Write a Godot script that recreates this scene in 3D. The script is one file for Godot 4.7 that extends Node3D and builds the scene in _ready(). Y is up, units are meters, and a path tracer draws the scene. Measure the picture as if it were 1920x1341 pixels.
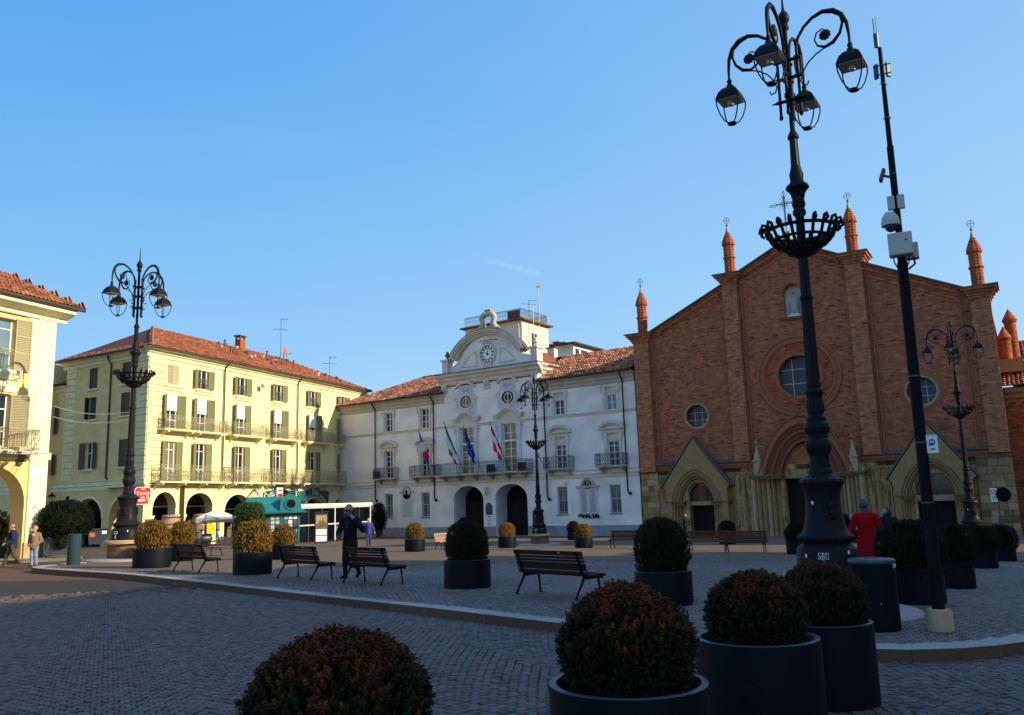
extends Node3D

const S := 1.45
const HR := Vector3(10.817, 0, -73.5)
var M := {}
var used := {}
var cache := {}
var rng := RandomNumberGenerator.new()


class MB:
	var v := PackedVector3Array()
	var n := PackedVector3Array()
	var c := PackedColorArray()
	var uc := false
	var col := Color.WHITE
	var T := Transform3D()

	func vert(p: Vector3, nn: Vector3):
		v.append(T * p)
		n.append((T.basis * nn).normalized())
		if uc:
			c.append(col)

	func tri(a: Vector3, b: Vector3, d: Vector3):
		var nn := (b - a).cross(d - a)
		if nn.length_squared() < 1e-16:
			return
		vert(a, nn)
		vert(d, nn)
		vert(b, nn)

	func quad(a: Vector3, b: Vector3, d: Vector3, e: Vector3):
		tri(a, b, d)
		tri(a, d, e)

	func quadn(a: Vector3, b: Vector3, d: Vector3, e: Vector3, na: Vector3, nb: Vector3, nd: Vector3, ne: Vector3):
		vert(a, na)
		vert(d, nd)
		vert(b, nb)
		vert(a, na)
		vert(e, ne)
		vert(d, nd)

	func box(p: Vector3, s: Vector3, b := Basis()):
		var h := s * 0.5
		var q: Array[Vector3] = []
		for i in 8:
			q.append(p + b * Vector3(h.x * (1 if i & 1 else -1), h.y * (1 if i & 2 else -1), h.z * (1 if i & 4 else -1)))
		quad(q[4], q[5], q[7], q[6])
		quad(q[1], q[0], q[2], q[3])
		quad(q[5], q[1], q[3], q[7])
		quad(q[0], q[4], q[6], q[2])
		quad(q[6], q[7], q[3], q[2])
		quad(q[0], q[1], q[5], q[4])

	# box from corner to corner
	func bx(x0: float, x1: float, y0: float, y1: float, z0: float, z1: float):
		box(Vector3((x0 + x1) / 2, (y0 + y1) / 2, (z0 + z1) / 2), Vector3(absf(x1 - x0), absf(y1 - y0), absf(z1 - z0)))

	# chamfered box
	func cbox(p: Vector3, s: Vector3, ch: float, b := Basis()):
		var h := s * 0.5
		var hi := h - Vector3.ONE * ch
		var ax := [Vector3(1, 0, 0), Vector3(0, 1, 0), Vector3(0, 0, 1)]
		for a in 3:
			var u := (a + 1) % 3
			var w := (a + 2) % 3
			for sg in [-1.0, 1.0]:
				var ctr: Vector3 = ax[a] * h[a] * sg
				var eu: Vector3 = ax[u] * hi[u]
				var ew: Vector3 = ax[w] * hi[w] * sg
				quad(p + b * (ctr - eu - ew), p + b * (ctr + eu - ew), p + b * (ctr + eu + ew), p + b * (ctr - eu + ew))
		for a in 3:
			var u := (a + 1) % 3
			var w := (a + 2) % 3
			for su in [-1.0, 1.0]:
				for sw in [-1.0, 1.0]:
					var p1: Vector3 = ax[u] * h[u] * su + ax[w] * hi[w] * sw
					var p2: Vector3 = ax[u] * hi[u] * su + ax[w] * h[w] * sw
					var l: Vector3 = ax[a] * hi[a] * su * sw
					quad(p + b * (p1 - l), p + b * (p1 + l), p + b * (p2 + l), p + b * (p2 - l))
		for i in 8:
			var g := Vector3(1 if i & 1 else -1, 1 if i & 2 else -1, 1 if i & 4 else -1)
			var x := Vector3(h.x * g.x, hi.y * g.y, hi.z * g.z)
			var y := Vector3(hi.x * g.x, h.y * g.y, hi.z * g.z)
			var z := Vector3(hi.x * g.x, hi.y * g.y, h.z * g.z)
			if g.x * g.y * g.z > 0:
				tri(p + b * x, p + b * y, p + b * z)
			else:
				tri(p + b * x, p + b * z, p + b * y)

	# tube along points; r: float or Array
	func tube(pts: Array, r, sides := 6, caps := true):
		var N := pts.size()
		var prev := Vector3.ZERO
		var rings := []
		var norms := []
		for i in N:
			var t: Vector3 = (pts[mini(i + 1, N - 1)] - pts[maxi(i - 1, 0)]).normalized()
			if i == 0:
				prev = t.cross(Vector3.UP if absf(t.y) < 0.9 else Vector3.RIGHT).normalized()
			else:
				prev = (prev - t * prev.dot(t)).normalized()
			var q := t.cross(prev)
			var rr: float = r[i] if r is Array else r
			var ring := []
			var nr := []
			for k in sides:
				var a := TAU * k / sides
				var d: Vector3 = prev * cos(a) + q * sin(a)
				ring.append(pts[i] + d * rr)
				nr.append(d)
			rings.append(ring)
			norms.append(nr)
		for i in N - 1:
			for k in sides:
				var j := (k + 1) % sides
				quadn(rings[i][k], rings[i][j], rings[i + 1][j], rings[i + 1][k], norms[i][k], norms[i][j], norms[i + 1][j], norms[i + 1][k])
		if caps:
			for k in range(1, sides - 1):
				tri(rings[0][0], rings[0][k + 1], rings[0][k])
				tri(rings[N - 1][0], rings[N - 1][k], rings[N - 1][k + 1])

	# profile: Vector2(r, y) from bottom to top
	func lathe(prof: Array, seg := 24, at := Vector3.ZERO, flute := 0.0, nfl := 0, f0 := 0, f1 := 0):
		var N := prof.size()
		for i in N - 1:
			var p: Vector2 = prof[i]
			var q: Vector2 = prof[i + 1]
			var e := q - p
			if e.length() < 1e-6:
				continue
			var nn := Vector2(e.y, -e.x).normalized()
			var na := nn
			var nb := nn
			if i > 0:
				var e0: Vector2 = (p - prof[i - 1])
				var n0 := Vector2(e0.y, -e0.x).normalized()
				if n0.dot(nn) > 0.6:
					na = (n0 + nn).normalized()
			if i < N - 2:
				var e1: Vector2 = (prof[i + 2] - q)
				var n1 := Vector2(e1.y, -e1.x).normalized()
				if n1.dot(nn) > 0.6:
					nb = (n1 + nn).normalized()
			var fl := flute if i >= f0 and i < f1 else 0.0
			for k in seg:
				var a0 := TAU * k / seg
				var a1 := TAU * (k + 1) / seg
				var r0 := 1.0 - fl * (0.5 + 0.5 * cos(a0 * nfl))
				var r1 := 1.0 - fl * (0.5 + 0.5 * cos(a1 * nfl))
				var d0 := Vector3(cos(a0), 0, -sin(a0))
				var d1 := Vector3(cos(a1), 0, -sin(a1))
				var A := at + d0 * p.x * r0 + Vector3.UP * p.y
				var B := at + d1 * p.x * r1 + Vector3.UP * p.y
				var Cc := at + d1 * q.x * r1 + Vector3.UP * q.y
				var D := at + d0 * q.x * r0 + Vector3.UP * q.y
				if fl > 0.0:
					quad(A, B, Cc, D)
				else:
					quadn(A, B, Cc, D, d0 * na.x + Vector3.UP * na.y, d1 * na.x + Vector3.UP * na.y, d1 * nb.x + Vector3.UP * nb.y, d0 * nb.x + Vector3.UP * nb.y)

	# polygon in xy (any winding) extruded z0..z1
	func prism(poly: PackedVector2Array, z0: float, z1: float, back := false):
		var pp := poly.duplicate()
		if Geometry2D.is_polygon_clockwise(pp):
			pp.reverse()
		var id := Geometry2D.triangulate_polygon(pp)
		for i in range(0, id.size(), 3):
			var a := pp[id[i]]
			var b := pp[id[i + 1]]
			var d := pp[id[i + 2]]
			if (b - a).cross(d - a) < 0:
				var t := b
				b = d
				d = t
			tri(Vector3(a.x, a.y, z1), Vector3(b.x, b.y, z1), Vector3(d.x, d.y, z1))
			if back:
				tri(Vector3(a.x, a.y, z0), Vector3(d.x, d.y, z0), Vector3(b.x, b.y, z0))
		for i in pp.size():
			var a := pp[i]
			var b := pp[(i + 1) % pp.size()]
			quad(Vector3(a.x, a.y, z0), Vector3(b.x, b.y, z0), Vector3(b.x, b.y, z1), Vector3(a.x, a.y, z1))

	# flat polygon at z
	func face(poly: PackedVector2Array, z: float):
		var pp := poly.duplicate()
		var id := Geometry2D.triangulate_polygon(pp)
		for i in range(0, id.size(), 3):
			var a := pp[id[i]]
			var b := pp[id[i + 1]]
			var d := pp[id[i + 2]]
			if (b - a).cross(d - a) < 0:
				tri(Vector3(a.x, a.y, z), Vector3(d.x, d.y, z), Vector3(b.x, b.y, z))
			else:
				tri(Vector3(a.x, a.y, z), Vector3(b.x, b.y, z), Vector3(d.x, d.y, z))

	# reveal inside an opening outline (CCW), from z=0 in to -depth
	func reveal(o: PackedVector2Array, depth: float, z := 0.0):
		for i in o.size():
			var a := o[i]
			var b := o[(i + 1) % o.size()]
			quad(Vector3(b.x, b.y, z - depth), Vector3(a.x, a.y, z - depth), Vector3(a.x, a.y, z), Vector3(b.x, b.y, z))

	# piece of wall left between a box and an opening inside it
	func spandrel(r: Rect2, o: PackedVector2Array, z := 0.0):
		var cx := r.position.x + r.size.x / 2
		for h in 2:
			var x0 := r.position.x if h == 0 else cx
			var x1 := cx if h == 0 else r.end.x
			var hp := PackedVector2Array([Vector2(x0, r.position.y), Vector2(x1, r.position.y), Vector2(x1, r.end.y), Vector2(x0, r.end.y)])
			for q in Geometry2D.clip_polygons(hp, o):
				if absf(area(q)) > 1e-5 and not Geometry2D.triangulate_polygon(q).is_empty():
					face(q, z)

	static func area(q: PackedVector2Array) -> float:
		var s := 0.0
		for i in q.size():
			s += q[i].cross(q[(i + 1) % q.size()])
		return s / 2

	# rectangle wall at z=0 with openings (CCW outlines); reveals of given depth
	func wall(u0: float, u1: float, y0: float, y1: float, ops: Array, depth: float):
		var xs := [u0, u1]
		var ys := [y0, y1]
		var rs: Array[Rect2] = []
		for o in ops:
			var r := Rect2(o[0], Vector2.ZERO)
			for p in o:
				r = r.expand(p)
			rs.append(r)
			xs.append_array([r.position.x, r.end.x])
			ys.append_array([r.position.y, r.end.y])
		xs.sort()
		ys.sort()
		for j in ys.size() - 1:
			if ys[j + 1] - ys[j] < 1e-4 or ys[j] < y0 - 1e-4 or ys[j + 1] > y1 + 1e-4:
				continue
			var start: float = u0
			var open := false
			for i in xs.size() - 1:
				if xs[i + 1] - xs[i] < 1e-4:
					continue
				var m := Vector2((xs[i] + xs[i + 1]) / 2, (ys[j] + ys[j + 1]) / 2)
				var inside := false
				for r in rs:
					if r.has_point(m):
						inside = true
				if inside and open:
					quad(Vector3(start, ys[j], 0), Vector3(xs[i], ys[j], 0), Vector3(xs[i], ys[j + 1], 0), Vector3(start, ys[j + 1], 0))
					open = false
				elif not inside and not open:
					start = xs[i]
					open = true
			if open:
				quad(Vector3(start, ys[j], 0), Vector3(u1, ys[j], 0), Vector3(u1, ys[j + 1], 0), Vector3(start, ys[j + 1], 0))
		for i in ops.size():
			spandrel(rs[i], ops[i])
			reveal(ops[i], depth)

	# raised band between two outlines with the same number of points
	func band(a: PackedVector2Array, b: PackedVector2Array, z0: float, z1: float, closed := false):
		var N := a.size()
		for i in (N if closed else N - 1):
			var j := (i + 1) % N
			var ai := Vector3(a[i].x, a[i].y, z1)
			var aj := Vector3(a[j].x, a[j].y, z1)
			var bi := Vector3(b[i].x, b[i].y, z1)
			var bj := Vector3(b[j].x, b[j].y, z1)
			var dz := Vector3(0, 0, z0 - z1)
			quad(bi, bj, aj, ai) if (bj - bi).cross(ai - bi).z > 0 else quad(ai, aj, bj, bi)
			for pr in [[ai, aj, bi], [bi, bj, ai]]:
				var p: Vector3 = pr[0]
				var q: Vector3 = pr[1]
				var nn := (q - p).cross(dz)
				if nn.dot(p - pr[2]) > 0:
					quad(p, q, q + dz, p + dz)
				else:
					quad(q, p, p + dz, q + dz)
		if not closed:
			for i in [0, N - 1]:
				var p := Vector3(a[i].x, a[i].y, z1)
				var q := Vector3(b[i].x, b[i].y, z1)
				var dz := Vector3(0, 0, z0 - z1)
				quad(p, q, q + dz, p + dz)
				quad(q, p, p + dz, q + dz)

	# moulding along x: profile of Vector2(z, y) from bottom to top (outer side)
	func cornice(u0: float, u1: float, prof: Array, caps := true):
		for i in prof.size() - 1:
			var p: Vector2 = prof[i]
			var q: Vector2 = prof[i + 1]
			quad(Vector3(u0, p.y, p.x), Vector3(u1, p.y, p.x), Vector3(u1, q.y, q.x), Vector3(u0, q.y, q.x))
		if caps:
			var poly := PackedVector2Array()
			for p in prof:
				poly.append(p)
			var id := Geometry2D.triangulate_polygon(poly)
			for i in range(0, id.size(), 3):
				for uu in [u0, u1]:
					var a := Vector3(uu, poly[id[i]].y, poly[id[i]].x)
					var b := Vector3(uu, poly[id[i + 1]].y, poly[id[i + 1]].x)
					var d := Vector3(uu, poly[id[i + 2]].y, poly[id[i + 2]].x)
					var nx := (b - a).cross(d - a).x
					if (nx > 0) == (uu == u1):
						tri(a, b, d)
					else:
						tri(a, d, b)

	func ball(p: Vector3, r: Vector3, seg := 10, rings := 6):
		for i in rings:
			var t0 := PI * i / rings - PI / 2
			var t1 := PI * (i + 1) / rings - PI / 2
			for k in seg:
				var a0 := TAU * k / seg
				var a1 := TAU * (k + 1) / seg
				var q := [Vector3(cos(t0) * cos(a0), sin(t0), -cos(t0) * sin(a0)), Vector3(cos(t0) * cos(a1), sin(t0), -cos(t0) * sin(a1)), Vector3(cos(t1) * cos(a1), sin(t1), -cos(t1) * sin(a1)), Vector3(cos(t1) * cos(a0), sin(t1), -cos(t1) * sin(a0))]
				quadn(p + q[0] * r, p + q[1] * r, p + q[2] * r, p + q[3] * r, q[0] / r, q[1] / r, q[2] / r, q[3] / r)

	func mesh() -> ArrayMesh:
		var arr := []
		arr.resize(Mesh.ARRAY_MAX)
		arr[Mesh.ARRAY_VERTEX] = v
		arr[Mesh.ARRAY_NORMAL] = n
		if uc:
			arr[Mesh.ARRAY_COLOR] = c
		var m := ArrayMesh.new()
		if v.size():
			m.add_surface_from_arrays(Mesh.PRIMITIVE_TRIANGLES, arr)
		return m


# ---------- outlines (CCW) ----------
func o_rect(x0: float, y0: float, x1: float, y1: float) -> PackedVector2Array:
	return PackedVector2Array([Vector2(x0, y0), Vector2(x1, y0), Vector2(x1, y1), Vector2(x0, y1)])

func o_arch(x0: float, y0: float, x1: float, ys: float, rise: float, seg := 14) -> PackedVector2Array:
	var o := PackedVector2Array([Vector2(x0, y0), Vector2(x1, y0)])
	for i in seg + 1:
		var a := PI * i / seg
		o.append(Vector2((x0 + x1) / 2 + (x1 - x0) / 2 * cos(a), ys + rise * sin(a)))
	return o

func o_point(x0: float, y0: float, x1: float, ys: float, ya: float, seg := 8) -> PackedVector2Array:
	var o := PackedVector2Array([Vector2(x0, y0), Vector2(x1, y0)])
	var m := (x0 + x1) / 2
	for i in seg:
		var t := float(i) / seg
		o.append(Vector2(m + (x1 - m) * (1 - pow(t, 2.0) * 0.62 - t * 0.38), ys + (ya - ys) * sin(t * PI / 2) * (0.82 + 0.18 * t)))
	o.append(Vector2(m, ya))
	for i in range(seg - 1, -1, -1):
		var t := float(i) / seg
		o.append(Vector2(m - (x1 - m) * (1 - pow(t, 2.0) * 0.62 - t * 0.38), ys + (ya - ys) * sin(t * PI / 2) * (0.82 + 0.18 * t)))
	return o

func o_circ(cx: float, cy: float, r: float, seg := 28, ry := -1.0) -> PackedVector2Array:
	var o := PackedVector2Array()
	for i in seg:
		var a := TAU * i / seg
		o.append(Vector2(cx + r * cos(a), cy + (r if ry < 0 else ry) * sin(a)))
	return o

func o_arc(cx: float, cy: float, rx: float, ry: float, a0: float, a1: float, seg := 12) -> PackedVector2Array:
	var o := PackedVector2Array()
	for i in seg + 1:
		var a := deg_to_rad(lerpf(a0, a1, float(i) / seg))
		o.append(Vector2(cx + rx * cos(a), cy + ry * sin(a)))
	return o


# ---------- ground ----------
func gy(x: float, z: float) -> float:
	var w := (x - HR.x) * -0.568 + (z - HR.z) * 0.823
	w = maxf(w, -30.0)
	var t := (56.0 - w) / 3.0
	return -0.0286 * 3.0 * log(1.0 + exp(t)) if t < 30.0 else -0.0286 * (56.0 - w)

func gp(x: float, z: float, dy := 0.0) -> Vector3:
	return Vector3(x, gy(x, z) + dy, z)


# ---------- nodes ----------
func numbered(nm: String) -> String:
	if not used.has(nm):
		used[nm] = 0
		return nm
	used[nm] += 1
	return "%s_%03d" % [nm, used[nm]]

func tag(o: Node3D, label: String, cat: String, group := ""):
	o.set_meta("label", label)
	o.set_meta("category", cat)
	if group:
		o.set_meta("group", group)

func thing(nm: String, label: String, cat: String, pos: Vector3, turn := 0.0, group := "") -> Node3D:
	var o := Node3D.new()
	o.name = numbered(nm)
	add_child(o)
	o.position = pos
	o.rotation.y = turn
	tag(o, label, cat, group)
	return o

var kidcount := {}
func part(parent: Node, nm: String, m, mat: Material, pos := Vector3.ZERO, turn := 0.0) -> MeshInstance3D:
	var o := MeshInstance3D.new()
	o.mesh = m.mesh() if m is MB else m
	o.material_override = mat
	var key := str(parent.get_instance_id()) + nm
	var k: int = kidcount.get(key, -1) + 1
	kidcount[key] = k
	o.name = nm if k == 0 else "%s_%03d" % [nm, k]
	parent.add_child(o, true)
	o.position = pos
	o.rotation.y = turn
	return o

func solo(nm: String, m, mat: Material, label: String, cat: String, pos := Vector3.ZERO, turn := 0.0, group := "") -> MeshInstance3D:
	var o := MeshInstance3D.new()
	o.mesh = m.mesh() if m is MB else m
	o.material_override = mat
	o.name = numbered(nm)
	add_child(o)
	o.position = pos
	o.rotation.y = turn
	tag(o, label, cat, group)
	return o

func copy(o: Node3D, label: String, pos: Vector3, turn := 0.0) -> Node3D:
	var r: Node3D = o.duplicate()
	r.name = numbered(str(o.name).rstrip("0123456789").rstrip("_"))
	add_child(r)
	r.position = pos
	r.rotation.y = turn
	r.set_meta("label", label)
	return r

func struct(nm: String, m, mat: Material, pos := Vector3.ZERO) -> MeshInstance3D:
	var o := MeshInstance3D.new()
	o.mesh = m.mesh() if m is MB else m
	o.material_override = mat
	o.name = numbered(nm)
	add_child(o)
	o.position = pos
	o.set_meta("kind", "structure")
	return o

func multi(parent: Node, nm: String, m: Mesh, mat: Material, xf: Array, cols: Array) -> MultiMeshInstance3D:
	var mm := MultiMesh.new()
	mm.transform_format = MultiMesh.TRANSFORM_3D
	mm.use_colors = true
	mm.mesh = m
	mm.instance_count = xf.size()
	for i in xf.size():
		mm.set_instance_transform(i, xf[i])
		mm.set_instance_color(i, cols[i])
	var o := MultiMeshInstance3D.new()
	o.multimesh = mm
	o.material_override = mat
	o.name = nm
	parent.add_child(o, true)
	o.set_meta("kind", "stuff")
	return o


# ---------- materials ----------
func noise_tex(freq: float, lo: float, hi: float, seed_: int, oct := 4, normal := false, bump := 4.0, size := 512) -> NoiseTexture2D:
	var fn := FastNoiseLite.new()
	fn.seed = seed_
	fn.frequency = freq
	fn.fractal_octaves = oct
	fn.noise_type = FastNoiseLite.TYPE_SIMPLEX_SMOOTH
	var t := NoiseTexture2D.new()
	t.width = size
	t.height = size
	t.seamless = true
	t.noise = fn
	if normal:
		t.as_normal_map = true
		t.bump_strength = bump
	else:
		var g := Gradient.new()
		g.set_color(0, Color(lo, lo, lo))
		g.set_color(1, Color(hi, hi, hi))
		t.color_ramp = g
	return t

func mat(nm: String, c: Color, rough := 0.8, metal := 0.0, tex: Texture2D = null, scale := 0.3, nrm: Texture2D = null, nscale := 0.5) -> StandardMaterial3D:
	var m := StandardMaterial3D.new()
	m.resource_name = nm
	m.albedo_color = c
	m.roughness = rough
	m.metallic = metal
	if rough > 0.68:
		m.metallic_specular = 0.22
	if tex or nrm:
		m.uv1_triplanar = true
		m.uv1_world_triplanar = true
		m.uv1_scale = Vector3.ONE * scale
	if tex:
		m.albedo_texture = tex
	if nrm:
		m.normal_enabled = true
		m.normal_texture = nrm
		m.normal_scale = nscale
	M[nm] = m
	return m

func vmat(nm: String, rough := 0.8, metal := 0.0) -> StandardMaterial3D:
	var m := mat(nm, Color.WHITE, rough, metal)
	m.vertex_color_use_as_albedo = true
	return m

func lin(r: float, g: float, b: float) -> Color:
	return Color(r, g, b).linear_to_srgb()

func brick_image(w: int, h: int, bw: int, bh: int, joint: int, base: Color, vary: float, mortar: Color, seed_: int, stain := 0.0) -> Array:
	var r := RandomNumberGenerator.new()
	r.seed = seed_
	var fn := FastNoiseLite.new()
	fn.seed = seed_
	fn.frequency = 0.012
	fn.fractal_octaves = 4
	var cols := w / bw
	var rows := h / bh
	var tones := []
	for j in rows:
		var line := []
		for i in cols:
			var t := 1.0 + r.randfn(0.0, vary)
			var hue := r.randfn(0.0, vary * 0.35)
			if r.randf() < 0.05:
				t *= 0.62
			line.append(Color(base.r * t * (1.0 + hue), base.g * t, base.b * t * (1.0 - hue)))
		tones.append(line)
	var data := PackedByteArray()
	data.resize(w * h * 3)
	var hd := PackedByteArray()
	hd.resize(w * h)
	var k := 0
	for y in h:
		var row := y / bh
		var oy := y % bh
		var off := bw / 2 if row % 2 else 0
		for x in w:
			var xx := (x + off) % w
			var ox := xx % bw
			var nz := fn.get_noise_2d(x, y)
			var cc: Color
			var hgt := 200
			if oy < joint or ox < joint:
				cc = mortar
				hgt = 90
			else:
				cc = tones[row][xx / bw]
			var f := 1.0 + 0.16 * nz + (((x * 7349 + y * 9151 + x * y * 31) % 97) / 97.0 - 0.5) * 0.16
			if stain > 0.0:
				f *= 1.0 - stain * clampf(fn.get_noise_2d(x * 2.2 + 500.0, y * 0.35) * 2.0, 0.0, 0.8)
			data[k * 3] = clampi(int(cc.r * f * 255), 0, 255)
			data[k * 3 + 1] = clampi(int(cc.g * f * 255), 0, 255)
			data[k * 3 + 2] = clampi(int(cc.b * f * 255), 0, 255)
			hd[k] = hgt
			k += 1
	var im := Image.create_from_data(w, h, false, Image.FORMAT_RGB8, data)
	var hm := Image.create_from_data(w, h, false, Image.FORMAT_L8, hd)
	hm.convert(Image.FORMAT_RGBA8)
	hm.bump_map_to_normal_map(2.5)
	return [ImageTexture.create_from_image(im), ImageTexture.create_from_image(hm)]

func materials():
	var mottle := noise_tex(0.012, 0.90, 1.05, 3, 5)
	var stain := noise_tex(0.006, 0.86, 1.05, 8, 6)
	var grain := noise_tex(0.05, 0.8, 1.05, 11, 4)
	var fine := noise_tex(0.08, 0, 1, 21, 4, true, 3.0)
	mat("yellow_plaster", lin(0.86, 0.73, 0.385), 0.9, 0, mottle, 0.16, fine, 0.25)
	mat("yellow_side_bounce", lin(0.82, 0.60, 0.24), 0.9, 0, mottle, 0.16, fine, 0.25)  # warm bounced light on the shaded left face, put into a deeper ochre
	mat("yellow_trim", lin(0.88, 0.78, 0.46), 0.9, 0, mottle, 0.2, fine, 0.2)
	mat("ochre_plaster", lin(0.84, 0.60, 0.24), 0.9, 0, mottle, 0.16, fine, 0.25)
	mat("cream_plaster", lin(0.88, 0.81, 0.52), 0.9, 0, mottle, 0.2, fine, 0.2)
	mat("white_plaster", lin(0.86, 0.82, 0.76), 0.9, 0, stain, 0.11, fine, 0.2)
	mat("white_trim", lin(0.70, 0.64, 0.55), 0.85, 0, stain, 0.23, fine, 0.25)
	mat("grey_trim", lin(0.50, 0.45, 0.36), 0.85, 0, stain, 0.3, fine, 0.3)
	mat("blue_trim", lin(0.58, 0.63, 0.70), 0.85, 0, stain, 0.2, fine, 0.2)
	mat("tower_plaster", lin(0.80, 0.68, 0.50), 0.9, 0, mottle, 0.2)
	mat("lead", lin(0.10, 0.105, 0.12), 0.6, 0.1, grain, 0.4)
	mat("plinth_stone", lin(0.28, 0.31, 0.34), 0.7, 0, stain, 0.5, fine, 0.3)
	mat("stone", lin(0.36, 0.225, 0.105), 0.9, 0, stain, 0.35, fine, 0.7)
	mat("stone_pale", lin(0.47, 0.335, 0.19), 0.9, 0, stain, 0.5, fine, 0.6)
	mat("stone_dark", lin(0.21, 0.13, 0.065), 0.9, 0, stain, 0.5, fine, 0.7)
	mat("granite", lin(0.36, 0.35, 0.34), 0.75, 0, grain, 1.2, fine, 0.5)
	mat("granite_warm", lin(0.38, 0.30, 0.24), 0.8, 0, grain, 1.2, fine, 0.5)
	mat("terracotta", lin(0.40, 0.15, 0.075), 0.85, 0, grain, 0.6, fine, 0.4)
	mat("terracotta_dark", lin(0.30, 0.10, 0.06), 0.85, 0, grain, 0.6, fine, 0.5)
	mat("brick_lamp", lin(0.40, 0.19, 0.10), 0.9, 0, grain, 2.0, fine, 0.6)
	mat("mortar", lin(0.30, 0.26, 0.22), 0.95)
	mat("roof_under", lin(0.16, 0.07, 0.045), 0.95, 0, grain, 0.5)
	vmat("tile", 0.85)
	vmat("leaf", 0.45)
	M.leaf.backlight_enabled = true
	M.leaf.backlight = Color(0.08, 0.09, 0.03)
	vmat("sett", 0.62)
	M.sett.metallic_specular = 0.3
	M.sett.normal_enabled = true
	M.sett.normal_texture = fine
	M.sett.normal_scale = 0.5
	M.sett.uv1_triplanar = true
	M.sett.uv1_world_triplanar = true
	M.sett.uv1_scale = Vector3.ONE * 3.0
	vmat("body", 0.85)
	vmat("skin", 0.6)
	mat("twig", lin(0.012, 0.012, 0.006), 1.0)
	mat("soil", lin(0.03, 0.022, 0.015), 1.0)
	mat("iron", lin(0.016, 0.016, 0.018), 0.45, 0.25, grain, 1.5, fine, 0.15)
	mat("iron_grey", lin(0.085, 0.09, 0.10), 0.42, 0.35, grain, 1.5, fine, 0.15)
	mat("iron_black", lin(0.008, 0.008, 0.01), 0.6, 0.0)
	mat("planter", lin(0.006, 0.008, 0.012), 0.55, 0.0, grain, 0.8, fine, 0.06)
	mat("planter_rim", lin(0.05, 0.06, 0.08), 0.4, 0.2)
	mat("bollard", lin(0.035, 0.065, 0.065), 0.38, 0.2, grain, 0.8)
	mat("wood", lin(0.055, 0.028, 0.020), 0.6, 0, grain, 2.5, fine, 0.3)
	mat("wood_pale", lin(0.44, 0.27, 0.18), 0.7, 0, grain, 2.5, fine, 0.3)
	mat("wood_dark", lin(0.05, 0.03, 0.022), 0.55, 0, grain, 2.5, fine, 0.3)
	mat("door_wood", lin(0.022, 0.017, 0.014), 0.7, 0, grain, 0.8)
	mat("shutter", lin(0.27, 0.26, 0.125), 0.75, 0, grain, 0.8)
	mat("shutter_dark", lin(0.14, 0.12, 0.075), 0.75, 0, grain, 0.8)
	mat("shutter_green", lin(0.055, 0.085, 0.055), 0.7, 0, grain, 0.8)
	mat("shutter_tan", lin(0.50, 0.44, 0.25), 0.75, 0, grain, 0.8)
	mat("white_paint", lin(0.78, 0.77, 0.73), 0.55)
	mat("grey_paint", lin(0.42, 0.44, 0.45), 0.6)
	mat("glass_dark", lin(0.02, 0.024, 0.028), 0.06)
	mat("glass_blue", lin(0.14, 0.22, 0.26), 0.05)
	mat("glass_curtain", lin(0.17, 0.145, 0.09), 0.08)
	mat("blind", lin(0.80, 0.80, 0.78), 0.7)
	mat("leaded_glass", lin(0.022, 0.026, 0.034), 0.35)
	mat("dark", lin(0.010, 0.010, 0.012), 1.0)
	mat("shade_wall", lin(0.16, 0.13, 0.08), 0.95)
	mat("pipe", lin(0.055, 0.04, 0.035), 0.5, 0.2)
	mat("copper_gutter", lin(0.10, 0.07, 0.055), 0.45, 0.4)
	mat("rail", lin(0.10, 0.10, 0.095), 0.6, 0.3)
	mat("rail_light", lin(0.36, 0.32, 0.19), 0.6, 0.2)
	mat("teal", lin(0.02, 0.22, 0.21), 0.4, 0.1, grain, 0.5)
	mat("teal_dark", lin(0.012, 0.075, 0.085), 0.5, 0.1)
	mat("navy", lin(0.022, 0.032, 0.05), 0.5)
	mat("sign_green", lin(0.012, 0.07, 0.062), 0.55)
	mat("sign_white", lin(0.80, 0.80, 0.78), 0.6)
	mat("sign_red", lin(0.55, 0.02, 0.02), 0.5)
	mat("sign_yellow", lin(0.80, 0.55, 0.02), 0.6)
	mat("sign_blue", lin(0.03, 0.06, 0.22), 0.5)
	mat("black", lin(0.012, 0.012, 0.014), 0.6)
	mat("plastic_grey", lin(0.48, 0.46, 0.40), 0.5)
	mat("plastic_pale", lin(0.55, 0.56, 0.55), 0.45)
	mat("canvas", lin(0.66, 0.63, 0.54), 0.85)
	mat("orange", lin(0.60, 0.12, 0.02), 0.5)
	mat("pot", lin(0.22, 0.04, 0.025), 0.8)
	mat("road_far", lin(0.185, 0.125, 0.085), 0.85, 0, noise_tex(0.10, 0.62, 1.1, 31, 3), 0.55, noise_tex(0.16, 0, 1, 33, 2, true, 6.0), 0.7)
	mat("plaza_far", lin(0.23, 0.165, 0.112), 0.85, 0, noise_tex(0.09, 0.66, 1.1, 35, 3), 0.5, noise_tex(0.14, 0, 1, 37, 2, true, 6.0), 0.6)
	mat("joint", lin(0.055, 0.048, 0.042), 0.95)
	mat("paving", lin(0.34, 0.30, 0.25), 0.85, 0, stain, 0.5, fine, 0.4)
	for q in ["planter", "iron", "iron_black", "wood", "bollard", "black"]:
		M[q].metallic_specular = 0.2
		M[q].metallic = 0.0
	M.leaf.metallic_specular = 0.2
	M.glass = mat("glass", Color(0.75, 0.8, 0.8, 0.16), 0.05)
	M.tinted_glass = mat("tinted_glass", Color(0.05, 0.06, 0.07, 0.62), 0.05)
	M.tinted_glass.transparency = BaseMaterial3D.TRANSPARENCY_ALPHA
	M.glass.transparency = BaseMaterial3D.TRANSPARENCY_ALPHA
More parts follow.
